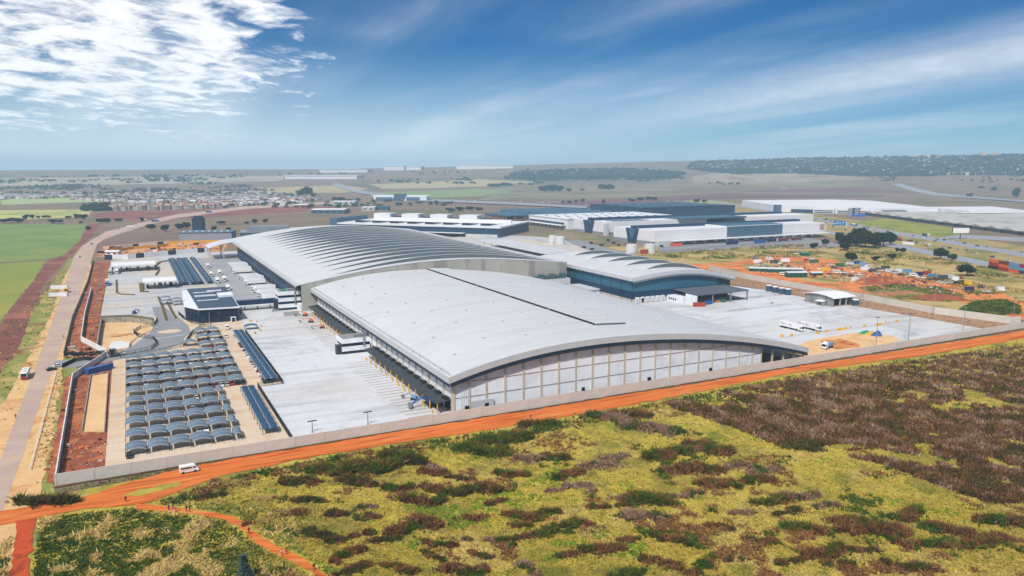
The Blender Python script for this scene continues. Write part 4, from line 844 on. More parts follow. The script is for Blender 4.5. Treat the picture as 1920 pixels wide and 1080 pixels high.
# ------------------------------------------------------------------ lamps, tanks, barriers
def lamp(label, u, vb, vt, heads=2, group=None):
    s, t = ST(u, vb); slant = CAM_H / max(1e-3, -ray(u, vb)[2]) ; h = (vb - vt) * slant / FPX * 1.02
    e = thing('light_mast', label, 'light mast', s, t, 0, group)
    MB().tube((0, 0, 0), (0, 0, h), 0.22, 6, 0.12).build('pole', m_steel, e); MB().box(-0.4, 0.4, -0.4, 0.4, 0, 0.5).build('base', m_plinth, e)
    for k in range(heads):
        sg = (-1, 1)[k % 2]; MB().box(min(0.05 * sg, 1.5 * sg), max(0.05 * sg, 1.5 * sg), -0.25, 0.25, h - 0.1, h + 0.15).build('lamp_head', m_darksteel, e)
for u, vb, vt, l in [(1617, 575, 518, 'tall light mast beside the curved-roof shed'), (1749, 597, 538, 'tall light mast at the foot of the stone bank'), (1642, 651, 595, 'light mast behind the boundary wall by the sand heap'),
                     (1703, 639, 588, 'light mast behind the boundary wall, between the sand heap and the corner'), (1806, 620, 573, 'light mast near the right corner of the side yard'), (1899, 604, 558, 'light mast at the far right by the bank-top wall'),
                     (586, 812, 789, 'short light mast behind the boundary wall, nearest the car park'), (690, 798, 772, 'short light mast behind the boundary wall in the concrete yard'), (393, 606, 585, 'lamp in front of the dark office'),
                     (183, 588, 535, 'light mast by the red earth strip, nearest the pond'), (187, 560, 515, 'light mast by the red earth strip, second from the pond'), (189, 535, 495, 'light mast by the red earth strip, third from the pond'), (192, 515, 480, 'light mast by the red earth strip, farthest from the pond'),
                     (1090, 448, 418, 'light mast beside the service road behind the blue-clad hall'), (1126, 462, 437, 'light mast on the green slope behind the blue-clad hall'), (1084, 447, 420, 'light mast left of the service road'),
                     (938, 445, 419, 'light mast at the corner of the long navy hall'), (911, 447, 422, 'light mast in front of the long navy hall')]: lamp(l, u, vb, vt)
def roundabout():
    o = sflat('traffic_island', [(39.5 + 6.2 * math.cos(a * math.pi / 12), 213 + 5.2 * math.sin(a * math.pi / 12)) for a in range(24)], m_pave, 0.2)
    k = MB()
    for i in range(14): k.box(31 + i * 1.15, 31.6 + i * 1.15, 195.0 + i * 0.35, 195.9 + i * 0.35, 0, 0.02)
    c_ = k.build('crossing_marking', m_line, kind='stuff'); c_['label'] = 'row of white crossing squares across the entrance road'; site(c_); c_.location.z = 0.185
roundabout()
def tank(label, u, v, r, h, body, lid, ribs=5, name='water_tank', group=None):
    s, t = ST(u, v); e = thing(name, label, 'tank', s, t + r, 0, group); mb = MB()
    for k in range(ribs): mb.tube((0, 0, h * k / ribs + 0.02), (0, 0, h * (k + 1) / ribs), r * (1.0 if k % 2 else 0.985), 20)
    mb.build('drum', body, e); MB().tube((0, 0, h), (0, 0, h + 0.35), r * 1.01, 20, r * 0.75).build('lid', lid, e); MB().box(r * 0.9, r * 1.1, -0.3, 0.3, 0, h).build('ladder', m_steel, e)
m_tankb = M('blue_grey_tank', C(58, 84, 104), 0.5, 0.1, 0.4); m_tankw = M('white_tank', C(222, 222, 222, .78), 0.6, 0.06, 0.5, fine=0.05)
for k, (u, v) in enumerate([(1446, 547), (1457.5, 549.5), (1470, 552), (1482, 554)]): tank('blue-grey water tank with white lid by the stone bank, %s from the left of four' % o_(k + 1), u, v, 2.3, 4.4, m_tankb, m_wallw, group='tanks by the stone bank')
tank('blue-grey water tank with white lid right of the curved-roof shed', 1609, 574, 2.3, 4.0, m_tankb, m_wallw)
tank('white steel tank left of the red container', 1190.5, 476, 6.2, 9.4, m_tankw, m_tankw); tank('white steel tank right of the red container', 1225, 475, 6.2, 9.4, m_tankw, m_tankw)
tank('left white steel tank of the pair at the far yard', 1040, 457, 5.0, 9.5, m_tankw, m_tankw); tank('right white steel tank of the pair at the far yard', 1055, 458, 6.0, 9.0, m_tankw, m_tankw)
tank('short white tank in front of the pair at the far yard', 1037, 459, 3.2, 4.2, m_tankw, m_tankw)
def shed():
    s0, t0 = 434.5, 95.5; B = Bld('curved_roof_shed', 'grey timber-clad workshop shed with white curved roof by the stone bank', 'shed', s0, t0)
    g = [[(s, t0 - 1 + 26 * i / 8, 6.2 + 1.6 * (1 - (2 * i / 8 - 1) ** 2)) for s in (s0 - 1.2, s0 + 20)] for i in range(9)]
    B.add('roof', MB().sheet([r[::-1] for r in g], 0.35), m_wallw)
    m_clad = M('weathered_cladding', C(160, 160, 158, .7), 0.85, 0.15, 0.4, c2=C(120, 122, 124, .7), c2sc=0.3, stretch=(1, 1.5, 0.1), rnd=0.08)
    for k in range(6): B.add('wall_panel', MB().box(s0, s0 + 0.3, t0 + k * 4.0 + 0.05, t0 + k * 4.0 + 3.95, 0, 6.0 + 1.4 * (1 - abs(2 * (k + 0.5) / 6 - 1) ** 2)), m_clad)
    B.add('back_wall', MB().box(s0 + 0.3, s0 + 18.5, t0 + 23.6, t0 + 24, 0, 6.0), m_clad); B.add('far_wall', MB().box(s0 + 18.2, s0 + 18.5, t0, t0 + 23.5, 0, 6.2), m_clad)
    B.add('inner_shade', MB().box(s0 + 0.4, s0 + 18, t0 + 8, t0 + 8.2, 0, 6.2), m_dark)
    for s in (s0 + 6, s0 + 12, s0 + 18.0): B.add('post', MB().box(s - 0.25, s + 0.25, t0, t0 + 0.5, 0, 6.2), m_fascia)
    B.add('red_panel', MB().box(s0 + 7, s0 + 10.5, t0 + 2, t0 + 2.2, 0, 5.2), M('dull_red_panel', C(120, 40, 44), 0.7)); B.add('lean_to_roof', MB().sheet([[(s0 - 4, t0 + 6, 3.2), (s0 - 4, t0 + 12, 3.2)], [(s0 - 0.05, t0 + 6, 3.7), (s0 - 0.05, t0 + 12, 3.7)]], 0.2), m_wallw)
    B.add('lean_to_wall', MB().box(s0 - 3.8, s0 - 0.1, t0 + 6.3, t0 + 6.5, 0, 3.1), m_clad)
shed()
bar = MB(); bar.side([(-1.0, 0), (1.0, 0), (0.8, 0.5), (0.5, 1.0), (-0.5, 1.0), (-0.8, 0.5)], -0.3, 0.3); bar_me = bar.mesh('barrier', m_yellow)
for k, (u, v) in enumerate([(1466, 632), (1484, 631), (1533, 626), (1550, 623), (1572, 620.5), (1578, 619.5), (1585, 618), (1620, 613.5), (1645, 611), (1651, 610), (1681, 604)]):
    s, t = ST(u, v); o = part('plastic_barrier', bar_me, scale=(1.1, 1.2, 1.25)); p = XY(s, t); o.location = (p[0], p[1], 0.19); o.rotation_euler = (0, 0, PHI + random.uniform(-0.6, 0.6)); tag(o, 'yellow plastic barrier on the side yard, %s from the left of the line' % o_(k + 1), 'barrier', 'yellow barriers on the side yard')
for k, (u, v) in enumerate([(470, 603), (478, 626), (488, 621)]):
    s, t = ST(u, v); o = part('plastic_barrier', bar_me); p = XY(s, t); o.location = (p[0], p[1], 0.19); o.rotation_euler = (0, 0, PHI + k); tag(o, 'yellow plastic barrier near the dark office, %s from the back' % o_((1, 3, 2)[k]), 'barrier', 'barriers near the dark office')
cone = MB(); cone.box(-0.35, 0.35, -0.35, 0.35, 0, 0.08); cone.tube((0, 0, 0.08), (0, 0, 1.1), 0.3, 8, 0.05); cone_me = cone.mesh('cone', M('orange_plastic', C(220, 140, 40), 0.6))
for k, (u, v, l) in enumerate([(482, 605, 'orange cone behind the others near the dark office'), (490, 613, 'orange cone in the middle of the concrete yard edge'), (1595, 616, 'orange cone between the yellow barriers'), (1661, 606, 'yellow cone right of the yellow barriers'), (1453, 555, 'small cone by the water tanks')]):
    s, t = ST(u, v); p = XY(s, t); o = part('traffic_cone', cone_me, scale=(1.4, 1.4, 1.4)); o.location = (p[0], p[1], 0.19); tag(o, l, 'cone')

def debris(name, label, poly, n, size, cols_, seed=0):
    P = [XY(*q) for q in poly]; lo = np.min(P, 0); hi = np.max(P, 0); rg = np.random.default_rng(seed); mb = MB(); k = 0
    while k < n:
        x, y = rg.uniform(lo[0], hi[0]), rg.uniform(lo[1], hi[1]); ins = False
        for i in range(len(P)):
            (x1, y1), (x2, y2) = P[i], P[(i + 1) % len(P)]
            if (y1 > y) != (y2 > y) and x < (x2 - x1) * (y - y1) / (y2 - y1) + x1: ins = not ins
        if not ins: continue
        a, b, c_ = rg.uniform(0.3, 1.0, 3) * size * (2.2 if k % 9 == 0 else 1.0); an = rg.uniform(0, 3.1); ca, sa = math.cos(an), math.sin(an); q = len(mb.v); mb.box(-a, a, -b * 0.6, b * 0.6, -0.05, c_ * 0.8)
        mb.v[q:] = [(x + vx * ca - vy * sa, y + vx * sa + vy * ca, vz + 0.14) for vx, vy, vz in mb.v[q:]]; k += 1
    me = mb.mesh(name, cols_[0])
    for m in cols_[1:]: me.materials.append(m)
    for p_ in me.polygons: p_.material_index = (p_.index // 6) % len(cols_)
    o = part(name, me, kind='stuff'); o['label'] = label; o['category'] = 'rubble'
dm = [m_redsoil, M('broken_concrete', C(190, 176, 160), 0.9), M('dark_clod', C(96, 54, 40), 0.95), m_orange2]
debris('earthwork_rubble', 'clods and rubble strewn on the red earth strip beside the white wall', [(-9, 178), (3, 176), (3, 420), (-9, 420)], 150, 0.6, dm, 1)
debris('earthwork_rubble', 'clods and rubble on the red soil in the wall corner', [(-5, 4), (3.5, 4), (3.5, 128), (-5, 120)], 90, 0.45, dm, 2); debris('earthwork_rubble', 'clods on the damp red soil below the sand bed', [(1, 4), (12, 4), (12, 42), (2, 46)], 70, 0.5, dm, 3)
debris('entrance_rubble', 'building rubble beside the site entrance road', [(-8, 168), (8, 161), (0, 190), (-7, 190)], 90, 0.9, dm, 4)
debris('lot_rubble', 'scattered scrap and rubble over the orange lot', [ST(1420, 490), ST(1640, 500), ST(1860, 545), ST(1800, 556), ST(1600, 530), ST(1420, 512)], 500, 1.0, dm + [m_wallw, m_tankb, m_darksteel], 5)
debris('plot_rubble', 'building materials scattered over the plot behind the rear yard', [ST(200, 480), ST(300, 460), ST(420, 454), ST(410, 471), ST(300, 480)], 160, 1.6, dm + [m_wallw, m_yellow, m_navy], 6)
# ------------------------------------------------------------------ vehicles
PAINT = {}
def paint(n, c, rough=0.3):
    if n not in PAINT: PAINT[n] = M('paint_' + n, c, rough, 0.03, 0.6, spec=0.5)
    return PAINT[n]
COL = {'white': C(238, 238, 240, .85), 'silver': C(190, 194, 200, .8), 'black': C(28, 30, 34), 'dark grey': C(70, 74, 80), 'red': C(170, 34, 40), 'blue': C(40, 90, 160), 'dark blue': C(30, 46, 90), 'light blue': C(110, 160, 200),
       'yellow': C(230, 180, 40), 'orange': C(226, 110, 36), 'green': C(50, 110, 80), 'maroon': C(120, 36, 44), 'cream': C(226, 216, 196)}
m_vglass = M('vehicle_glass', C(30, 38, 46), 0.1, 0.05, 1.0, spec=0.6)
m_hub = M('wheel_hub', C(170, 172, 176, .8), 0.4, metal=0.5)
VM = {}
def wheel_mesh(r, w_):
    k = ('wheel', r, w_)
    if k not in VM:
        mb = MB(); mb.tube((0, -w_ / 2, r), (0, w_ / 2, r), r, 10); VM[k] = mb.mesh('wheel', m_black)
    return VM[k]
def car_meshes(colr):
    k = ('car', colr)
    if k not in VM:
        b = MB(); b.side([(-2.15, 0.35), (2.15, 0.35), (2.15, 0.7), (2.0, 0.85), (0.95, 0.95), (-1.9, 0.98), (-2.15, 0.85)], -0.86, 0.86)
        g = [(0.95, 0.95), (0.3, 1.42), (-1.2, 1.45), (-1.85, 0.98)]
        w_ = MB(); w_.add([(x, y * (0.84 if i in (0, 3) else 0.66), z) for y in (-1, 1) for i, (x, z) in enumerate(g)], [(0, 1, 2, 3)[::-1], (4, 5, 6, 7), (0, 4, 5, 1)[::-1], (1, 5, 6, 2)[::-1], (2, 6, 7, 3)[::-1]])
        rf = MB().box(-1.18, 0.28, -0.66, 0.66, 1.44, 1.5); hl = MB().box(2.1, 2.18, -0.18, 0.18, 0.62, 0.78)
        VM[k] = (b.mesh('body', paint(colr, COL[colr])), w_.mesh('windows', m_vglass), rf.mesh('roof', paint(colr, COL[colr])), hl.mesh('headlight', m_hub))
    return VM[k]
def car(label, colr, x, y, rz, group=None, z=0.19, sc=1.0):
    e = thing_w('car', label, 'car', x, y, rz, group, z); m = car_meshes(colr); e.scale = (sc,) * 3
    part('body', m[0], e); part('windows', m[1], e); part('roof', m[2], e)
    for s in (-0.6, 0.6): part('headlight', m[3], e, (0, s, 0))
    for dx in (-1.35, 1.35):
        for s in (-0.78, 0.78): part('wheel', wheel_mesh(0.33, 0.22), e, (dx, s, 0))
    return e
def car_st(label, colr, s, t, rz=0.0, group=None): p = XY(s, t); return car(label, colr, p[0], p[1], PHI + rz, group)
def car_px(label, colr, u, v, rz, group=None, sc=1.0): p = G(u, v); return car(label, colr, p[0], p[1], rz, group, sc=sc)
def truck_meshes(kind, cabc, boxc, L):
    k = (kind, cabc, boxc, L)
    if k in VM: return VM[k]
    cab = MB(); cab.side([(0, 0.6), (2.3, 0.6), (2.4, 1.6), (2.15, 2.9), (1.8, 3.2), (0.0, 3.3)], -1.2, 1.2)
    ws = MB(); ws.side([(2.43, 1.65), (2.2, 2.85), (2.14, 2.85), (2.36, 1.65)], -1.05, 1.05)
    sw = MB(); sw.box(1.1, 2.0, -1.22, 1.22, 1.7, 2.6); fa = MB(); fa.side([(0.1, 3.32), (1.5, 3.32), (0.2, 3.9)], -1.1, 1.1)
    if kind == 'tanker': bx = MB().tube((-L - 0.3, 0, 2.4), (-0.4, 0, 2.4), 1.3, 14)
    elif kind == 'tipper': bx = MB(); bx.side([(-L - 0.2, 1.3), (-0.5, 1.3), (-0.4, 2.7), (-L - 0.4, 2.7)], -1.25, 1.25)
    elif kind == 'flat': bx = MB().box(-L - 0.3, -0.3, -1.25, 1.25, 1.1, 1.5)
    elif kind == 'curtain': bx = MB().box(-L - 0.3, -0.4, -1.28, 1.28, 1.15, 3.7)
    else: bx = MB().box(-L - 0.3, -0.4, -1.28, 1.28, 1.15, 3.95)
    ch = MB().box(-L - 0.2, 2.0, -0.5, 0.5, 0.6, 1.1)
    VM[k] = (cab.mesh('cab', paint(cabc, COL[cabc])), ws.mesh('windscreen', m_vglass), sw.mesh('side_window', m_vglass), fa.mesh('wind_deflector', paint(cabc, COL[cabc])), bx.mesh('load_box', paint(boxc, COL[boxc], 0.5)), ch.mesh('chassis', m_darksteel))
    return VM[k]
def truck(label, x, y, rz, cabc='white', boxc='white', L=12.0, kind='box', group=None, z=0.18, cat='truck'):
    e = thing_w('truck', label, cat, x, y, rz, group, z); m = truck_meshes(kind, cabc, boxc, L)
    c_ = part('cab', m[0], e); part('windscreen', m[1], c_); part('side_window', m[2], c_); part('wind_deflector', m[3], c_)
    part('load_box', m[4], e); part('chassis', m[5], e)
    ax = [1.3, -1.2] + ([-L + 1.2, -L + 2.5, -L + 3.8] if L > 9 else [-L + 1.4])
    for dx in ax:
        for s in (-1.05, 1.05): part('wheel', wheel_mesh(0.5, 0.4), e, (dx, s, 0))
    return e
def truck_st(label, s, t, rz, **kw): p = XY(s, t); return truck(label, p[0], p[1], PHI + rz, **kw)
def truck_px(label, u, v, rz, **kw): p = G(u, v); return truck(label, p[0], p[1], rz, **kw)
def van(label, x, y, rz, colr='white', cat='minibus', stripe=None, group=None, z=0.22, sc=1.0):
    e = thing_w('minibus', label, cat, x, y, rz, group, z); e.scale = (sc,) * 3; k = ('van', colr)
    if k not in VM:
        b = MB(); b.side([(-2.65, 0.4), (2.6, 0.4), (2.65, 0.9), (2.3, 1.2), (1.75, 2.05), (1.4, 2.25), (-2.4, 2.28), (-2.65, 2.0)], -0.92, 0.92)
        VM[k] = (b.mesh('body', paint(colr, COL[colr])), MB().box(-2.3, 0.7, -0.94, 0.94, 1.35, 1.85).mesh('side_windows', m_vglass), MB().box(0.95, 1.75, -0.94, 0.94, 1.3, 1.8).mesh('cab_window', m_vglass), MB().side([(2.34, 1.25), (1.82, 2.03), (1.76, 2.0), (2.28, 1.22)], -0.8, 0.8).mesh('windscreen', m_vglass))
    for n_, m in zip(('body', 'side_windows', 'cab_window', 'windscreen'), VM[k]): part(n_, m, e)
    if stripe: MB().side([(-2.0, 0.85), (1.2, 1.0), (0.8, 1.12), (-2.0, 1.08)], -0.935, 0.935).build('stripe', stripe, e)
    for dx in (-1.7, 1.6):
        for s in (-0.82, 0.82): w_ = part('wheel', wheel_mesh(0.36, 0.24), e, (dx, s, 0)); 
    return e
# car park
pal = ['white', 'white', 'white', 'silver', 'silver', 'black', 'black', 'dark grey', 'dark grey', 'red', 'dark blue', 'maroon']
few = {(0, 0, 0): 'black', (1, 3, 1): 'silver', (1, 3, 2): 'white', (1, 4, 1): 'black', (3, 3, 1): 'white', (3, 4, 0): 'dark grey', (3, 4, 1): 'dark grey', (4, 2, 1): 'black', (4, 3, 2): 'white', (4, 4, 1): 'silver', (5, 2, 1): 'silver', (5, 3, 0): 'dark grey', (5, 3, 1): 'white', (5, 4, 2): 'dark grey'}
for (r, c_, k, s, t) in CAR_SPOTS:
    if r < 6:
        if (r, c_, k) not in few and not (r == 5 and c_ >= 5): continue
        colr = few.get((r, c_, k)) or random.choice(pal)
    else:
        if random.random() > 0.74: continue
        colr = random.choice(pal)
    where = ('%s row from the wall' % o_(r + 1)) if r < 10 else ('%s row from the office' % o_(13 - r))
    ty = t - 0.6 + random.uniform(-0.6, 0.3) - (0.8 if (r == 5 and c_ >= 5) or r < 5 else 0.0)
    car_st('%s car, %s bay of the %s shelter from left, %s' % (colr, o_(k + 1), o_(c_ + 1), where), colr, s, ty, random.choice((-1, 1)) * math.pi / 2, 'cars under the shelters')
for (k, q, s, t) in SPOTS_B:
    if random.random() > 0.8: continue
    colr = random.choice(['white', 'white', 'white', 'silver', 'dark grey', 'red', 'black', 'maroon']); car_st('%s car, %s bay of the %s fence-side shelter from the front' % (colr, o_(q + 1), o_(k + 1)), colr, s + 1.6, t, math.pi, 'cars along the yard fence')
car_st('white car driving in the aisle of the upper car park', 'white', *ST(424, 633), math.pi / 2)
car_st('white car parked beside the dark gate frame', 'white', *ST(226, 666), 0.3)
p = XY(*ST(426, 617)); van('white van parked in front of the dark office', p[0], p[1], PHI - math.pi / 2, cat='van')
p = G(355, 886); van('white minibus taxi with an orange stripe on the orange dirt road', p[0], p[1], PHI + 0.03, stripe=M('orange_stripe', C(232, 150, 60), 0.5), sc=1.02)
p = XY(*ST(492 + 25, 584)); car_st('silver car parked beside the banded office', 'silver', *ST(516, 584), 0.0)
# rear dock trucks
tr = []; tlist = [281, 285.2, 289.4, 293.6, 298, 308, 312.2, 316.4, 330, 334.2, 338.4, 342.6, 372, 376.2, 382, 392, 396.2, 402, 410, 446, 450.2, 462, 470, 486, 492, 498]
for k, t in enumerate(tlist):
    truck_st('white articulated truck backed onto the rear dock, %s from the banded office' % o_(k + 1), 104.2 + random.uniform(-1.4, 0.8), t, math.pi, L=13.2, group='trucks at the rear dock')
for k, (u, v) in enumerate([(390, 503), (396, 519), (412, 516), (408, 531), (421, 528), (428, 545)]):
    s, t = ST(u, v); truck_st('white delivery truck standing free in the rear yard, %s from the back' % o_((1, 3, 2, 5, 4, 6)[k]), s, t, -math.pi / 2, L=5.5, boxc='white' if k != 1 else 'cream', group='delivery trucks in the rear yard')
for (u, v, l, cc, bc, L) in [(201, 536, 'truck with blue cab queueing nose-first at the left edge of the rear yard', 'light blue', 'cream', 13.0), (207, 515, 'grey truck behind the blue-cab truck at the left of the rear yard', 'silver', 'silver', 13.0), (219, 514, 'white and green truck beside the gate canopy', 'white', 'white', 9.5)]:
    s, t = ST(u, v); truck_st(l, s, t, -math.pi / 2, cabc=cc, boxc=bc, L=L)
truck_st('dark truck standing under the weighbridge canopy', *ST(301, 541), -math.pi / 2, cabc='dark grey', boxc='dark grey', L=6.0)
truck_st('dark truck at the right side under the weighbridge canopy', *ST(321, 536), -math.pi / 2, cabc='dark grey', boxc='dark grey', L=6.0)
# livery trucks on the side yard
def text(body, size, mat, parent, loc, rot, label=None):
    cu = bpy.data.curves.new('lettering', 'FONT'); cu.body = body; cu.size = size; cu.extrude = 0.01; cu.materials.append(mat)
    tmp = bpy.data.objects.new('tmp_text', cu); col.objects.link(tmp); me = bpy.data.meshes.new_from_object(tmp.evaluated_get(bpy.context.evaluated_depsgraph_get())); bpy.data.objects.remove(tmp)
    o = bpy.data.objects.new('lettering', me); col.objects.link(o); o.parent = parent; o.location = loc; o.rotation_euler = rot; return o
m_tblue = M('livery_blue', C(34, 52, 110), 0.5, 0.0); m_tred = M('livery_red', C(200, 50, 70), 0.5, 0.0)
for l, s, t in (('white articulated truck with blue and red lettering on the side yard, nearer one', 355.6, 52.5), ('white articulated truck with blue and red lettering on the side yard, farther one', 364.6, 48.5)):
    e = truck_st(l, s, t, -math.pi / 2, L=13.2)
    text('Pick n', 1.8, m_tblue, e, (-12.6, -1.30, 2.1), (math.pi / 2, 0, 0)); text('Pay', 1.8, m_tred, e, (-6.9, -1.30, 2.1), (math.pi / 2, 0, 0))
truck_st('blue and white tipper truck on the orange sand', *ST(1548, 655), math.pi + 0.25, cabc='white', boxc='light blue', L=6.5, kind='tipper')
# machines
def boom_lift(label, u, v, rz, colr, sc=1.0, raised=0.25):
    s, t = ST(u, v); e = thing('boom_lift', label, 'boom lift', s, t, rz, z=0.19); e.scale = (sc,) * 3; pm = paint(colr, COL[colr], 0.5)
    MB().box(-1.6, 1.6, -0.9, 0.9, 0.5, 1.1).build('chassis', m_darksteel, e); MB().box(-1.4, 0.9, -0.8, 0.8, 1.15, 2.2).build('turret', pm, e)
    MB().tube((-1.0, 0, 2.2), (3.4, 0, 2.4 + raised * 3), 0.25, 6).build('lower_boom', pm, e); MB().tube((3.4, 0, 2.4 + raised * 3), (6.6, 0, 1.5), 0.2, 6).build('upper_boom', pm, e)
    MB().box(6.5, 7.6, -0.8, 0.8, 0.7, 1.8).build('basket', m_steel, e)
    for x in (-1.15, 1.15):
        for y in (-0.95, 0.95): part('wheel', wheel_mesh(0.5, 0.4), e, (x, y, 0))
boom_lift('blue boom lift parked at the end of the dock, nearer the wall', 812, 764, math.pi - 0.2, 'blue', 1.25); boom_lift('blue boom lift beside the other at the end of the dock', 806, 759, math.pi + 0.15, 'blue', 1.2); boom_lift('small blue lift farther along the dock', 777, 751, 2.2, 'light blue', 0.8)
boom_lift('orange boom lift near the banded office', 572, 593, 2.6, 'orange', 0.9); boom_lift('orange boom lift in front of the dock canopy', 583, 605, 2.9, 'orange', 0.9); boom_lift('folded orange lift by the brown dock lines', 604, 616, 3.0, 'orange', 0.8, 0.0); boom_lift('blue lift at the pond edge of the rear yard', 252, 589, 1.2, 'blue', 0.9)
def cont(label, u, v, rz, colr, L=6.0, w_=2.44, h=2.6, z=0.15, world=True, name='container', mat=None, cat='container', group=None):
    p = G(u, v); e = thing_w(name, label, cat, p[0], p[1], rz, group, z); mt = mat or paint(colr, COL[colr], 0.6)
    k = ('cont', colr if mat is None else mat.name, L, w_, h)
    if k not in VM:
        mb = MB(); n = int(L / 0.3); pr = []
        for i in range(n): pr += [(-L / 2 + L * i / n, -w_ / 2 + (0.06 if i % 2 else 0.0)), (-L / 2 + L * (i + 1) / n, -w_ / 2 + (0.06 if i % 2 else 0.0))]
        pr += [(L / 2, w_ / 2), (-L / 2, w_ / 2)]; mb.prism(pr, 0.1, h - 0.08)
        VM[k] = (mb.mesh('body', mt), MB().box(-L / 2 - 0.05, L / 2 + 0.05, -w_ / 2 - 0.05, w_ / 2 + 0.05, h - 0.1, h).mesh('roof', mt), MB().box(L / 2 + 0.0, L / 2 + 0.06, -w_ / 2 + 0.1, w_ / 2 - 0.1, 0.15, h - 0.15).mesh('door', mt))
    part('body', VM[k][0], e); part('roof', VM[k][1], e); part('door', VM[k][2], e); return e
cont('bright blue container behind the white wall by the gate', 187, 697, PHI + 0.62, 'blue', 12.0)
cont('pale grey container in front of the banded office', 546, 592, PHI, 'silver', 9.0, mat=M('pale_green_grey', C(176, 182, 176, .8), 0.6))
cont('red container between the two white tanks', 1208, 476, PHI, 'red', 9.0, h=4.5, mat=M('rust_red', C(176, 66, 50), 0.7))
cont('red container beside the side-hall canopy', 1311, 575, PHI - 0.4, 'red', 8.0, mat=M('rust_red', C(176, 66, 50), 0.7))
cont('orange skip at the end of the near white warehouse', 1268, 462, 0.1, 'orange', 14.0, h=4.0, mat=M('orange_skip', C(206, 90, 50), 0.7))
def heap(name, label, u, v, L, w_, h, mat, cat='heap', n=26):
    p = G(u, v); V = []; F_ = []
    for i in range(n + 1):
        for j in range(13):
            x = -L / 2 + L * i / n; y = -w_ / 2 + w_ * j / 12; q = (2 * x / L) ** 2 + (2 * y / w_) ** 2
            V.append((x, y, max(0.0, 1 - q) ** 0.7 * h * (0.8 + 0.25 * math.sin(x * 1.1) * math.cos(y * 0.7)) + random.uniform(-0.06, 0.12) * h * (q < 0.9)))
    for i in range(n):
        for j in range(12): a = i * 13 + j; F_.append((a, a + 13, a + 14, a + 1))
    o = MB().add(V, F_).build(name, mat); o.location = (p[0], p[1], 0.12); o.rotation_euler = (0, 0, PHI - 0.5); return tag(o, label, cat)
heap('soil_heap', 'large dark red soil heap on the orange lot beyond the bank-top wall', 1655, 530, 44, 26, 5.5, m_redsoil)
heap('soil_heap', 'low brown soil heap right of the weedy ground beyond the bank-top wall', 1762, 560, 34, 20, 3.5, M('brown_soil', C(150, 84, 54), 0.95, 0.25, 0.3, bump=0.7, bsc=0.5))
heap('soil_heap', 'weedy rubble heap below the red soil heap', 1690, 552, 40, 18, 2.5, MATS['weedy_rubble'])
heap('supply_pile', 'green tarpaulin pile on the side yard by the sand', 1622, 626, 6, 5, 2.0, M('green_tarp', C(30, 150, 110), 0.6), 'pile'); heap('supply_pile', 'yellow bag pile on the side yard by the sand', 1632, 628, 6, 5, 2.2, m_yellow, 'pile'); heap('supply_pile', 'blue tarpaulin pile on the side yard by the sand', 1643, 630, 6, 5, 3.0, paint('blue', COL['blue']), 'pile')
cont('blue crates stack beside the side-hall canopy', 1328, 571, PHI, 'blue', 5.0, h=2.4, name='crate_stack', cat='crates'); cont('green machine crate right of the side-hall canopy', 1356, 567, PHI, 'green', 3.5, h=2.0, name='crate_stack', cat='crates')
cont('stack of tan pallets under the side-hall canopy', 1344, 567, PHI, 'orange', 4.0, h=1.8, name='pallet_stack', cat='pallets', mat=M('pallet_wood', C(180, 130, 84), 0.85))
# street traffic on the access road
p = G(48, 708); 
def bus(label, x, y, rz):
    e = thing_w('bus', label, 'bus', x, y, rz, z=0.2); w_ = paint('white', COL['white'])
    MB().side([(-5.5, 0.5), (5.5, 0.5), (5.55, 1.4), (5.4, 3.0), (5.1, 3.2), (-5.4, 3.2), (-5.5, 3.0)], -1.25, 1.25).build('body', w_, e); MB().box(5.5, 5.58, -1.2, 1.2, 0.55, 1.5).build('front_panel', paint('red', COL['red']), e)
    MB().side([(5.6, 1.6), (5.46, 2.9), (5.4, 2.9), (5.54, 1.6)], -1.1, 1.1).build('windscreen', m_vglass, e)
    for k in range(6): MB().box(-4.9 + k * 1.7, -3.5 + k * 1.7, -1.27, 1.27, 1.7, 2.7).build('window', m_vglass, e)
    for x in (-3.4, 3.6):
        for y in (-1.1, 1.1): part('wheel', wheel_mesh(0.5, 0.35), e, (x, y, 0))
    for k in range(2): MB().box(-3 + k * 4, -1 + k * 4, -0.6, 0.6, 3.22, 3.4).build('roof_hatch', m_fascia, e)
bus('white bus with red front parked beside the access road', p[0], p[1], PHI - math.pi / 2)
for l, c_, u, v, r in [('white car turning off the access road by the grey fence', 'white', 110, 688, 0.35), ('black car beside the white car at the site entrance', 'black', 97, 695, 0.35), ('white car on the access road level with the pond', 'white', 137, 550, 1.6), ('dark car on the access road bend', 'black', 172, 458, 1.4), ('white car at the roadside by the maize field', 'white', 163, 504, 1.6), ('white car far along the access road', 'white', 222, 430, 0.8), ('light blue car far along the access road', 'light blue', 150, 483, 1.5)]:
    car_px(l, c_, u, v, PHI + r)
truck_px('yellow tipper truck on the access road', 125, 549, PHI - math.pi / 2, cabc='yellow', boxc='yellow', L=5, kind='tipper')
for k, (u, v, l) in enumerate([(112, 542, 'long white trailer parked beside the access road, upper of two'), (110, 556, 'long white trailer parked beside the access road, lower of two')]): cont(l, u, v, 0.15, 'white', 12, h=2.6, cat='trailer', name='trailer')
for k, (u, v, c_, l) in enumerate([(295, 416, 'blue', 'blue truck on the far bend of the access road'), (250, 428, 'white', 'white truck on the far bend of the access road'), (395, 399, 'blue', 'blue truck on the far straight of the access road'), (272, 414, 'white', 'second white truck on the far bend')]): truck_px(l, u, v, 0.5, cabc=c_, boxc=c_, L=9)
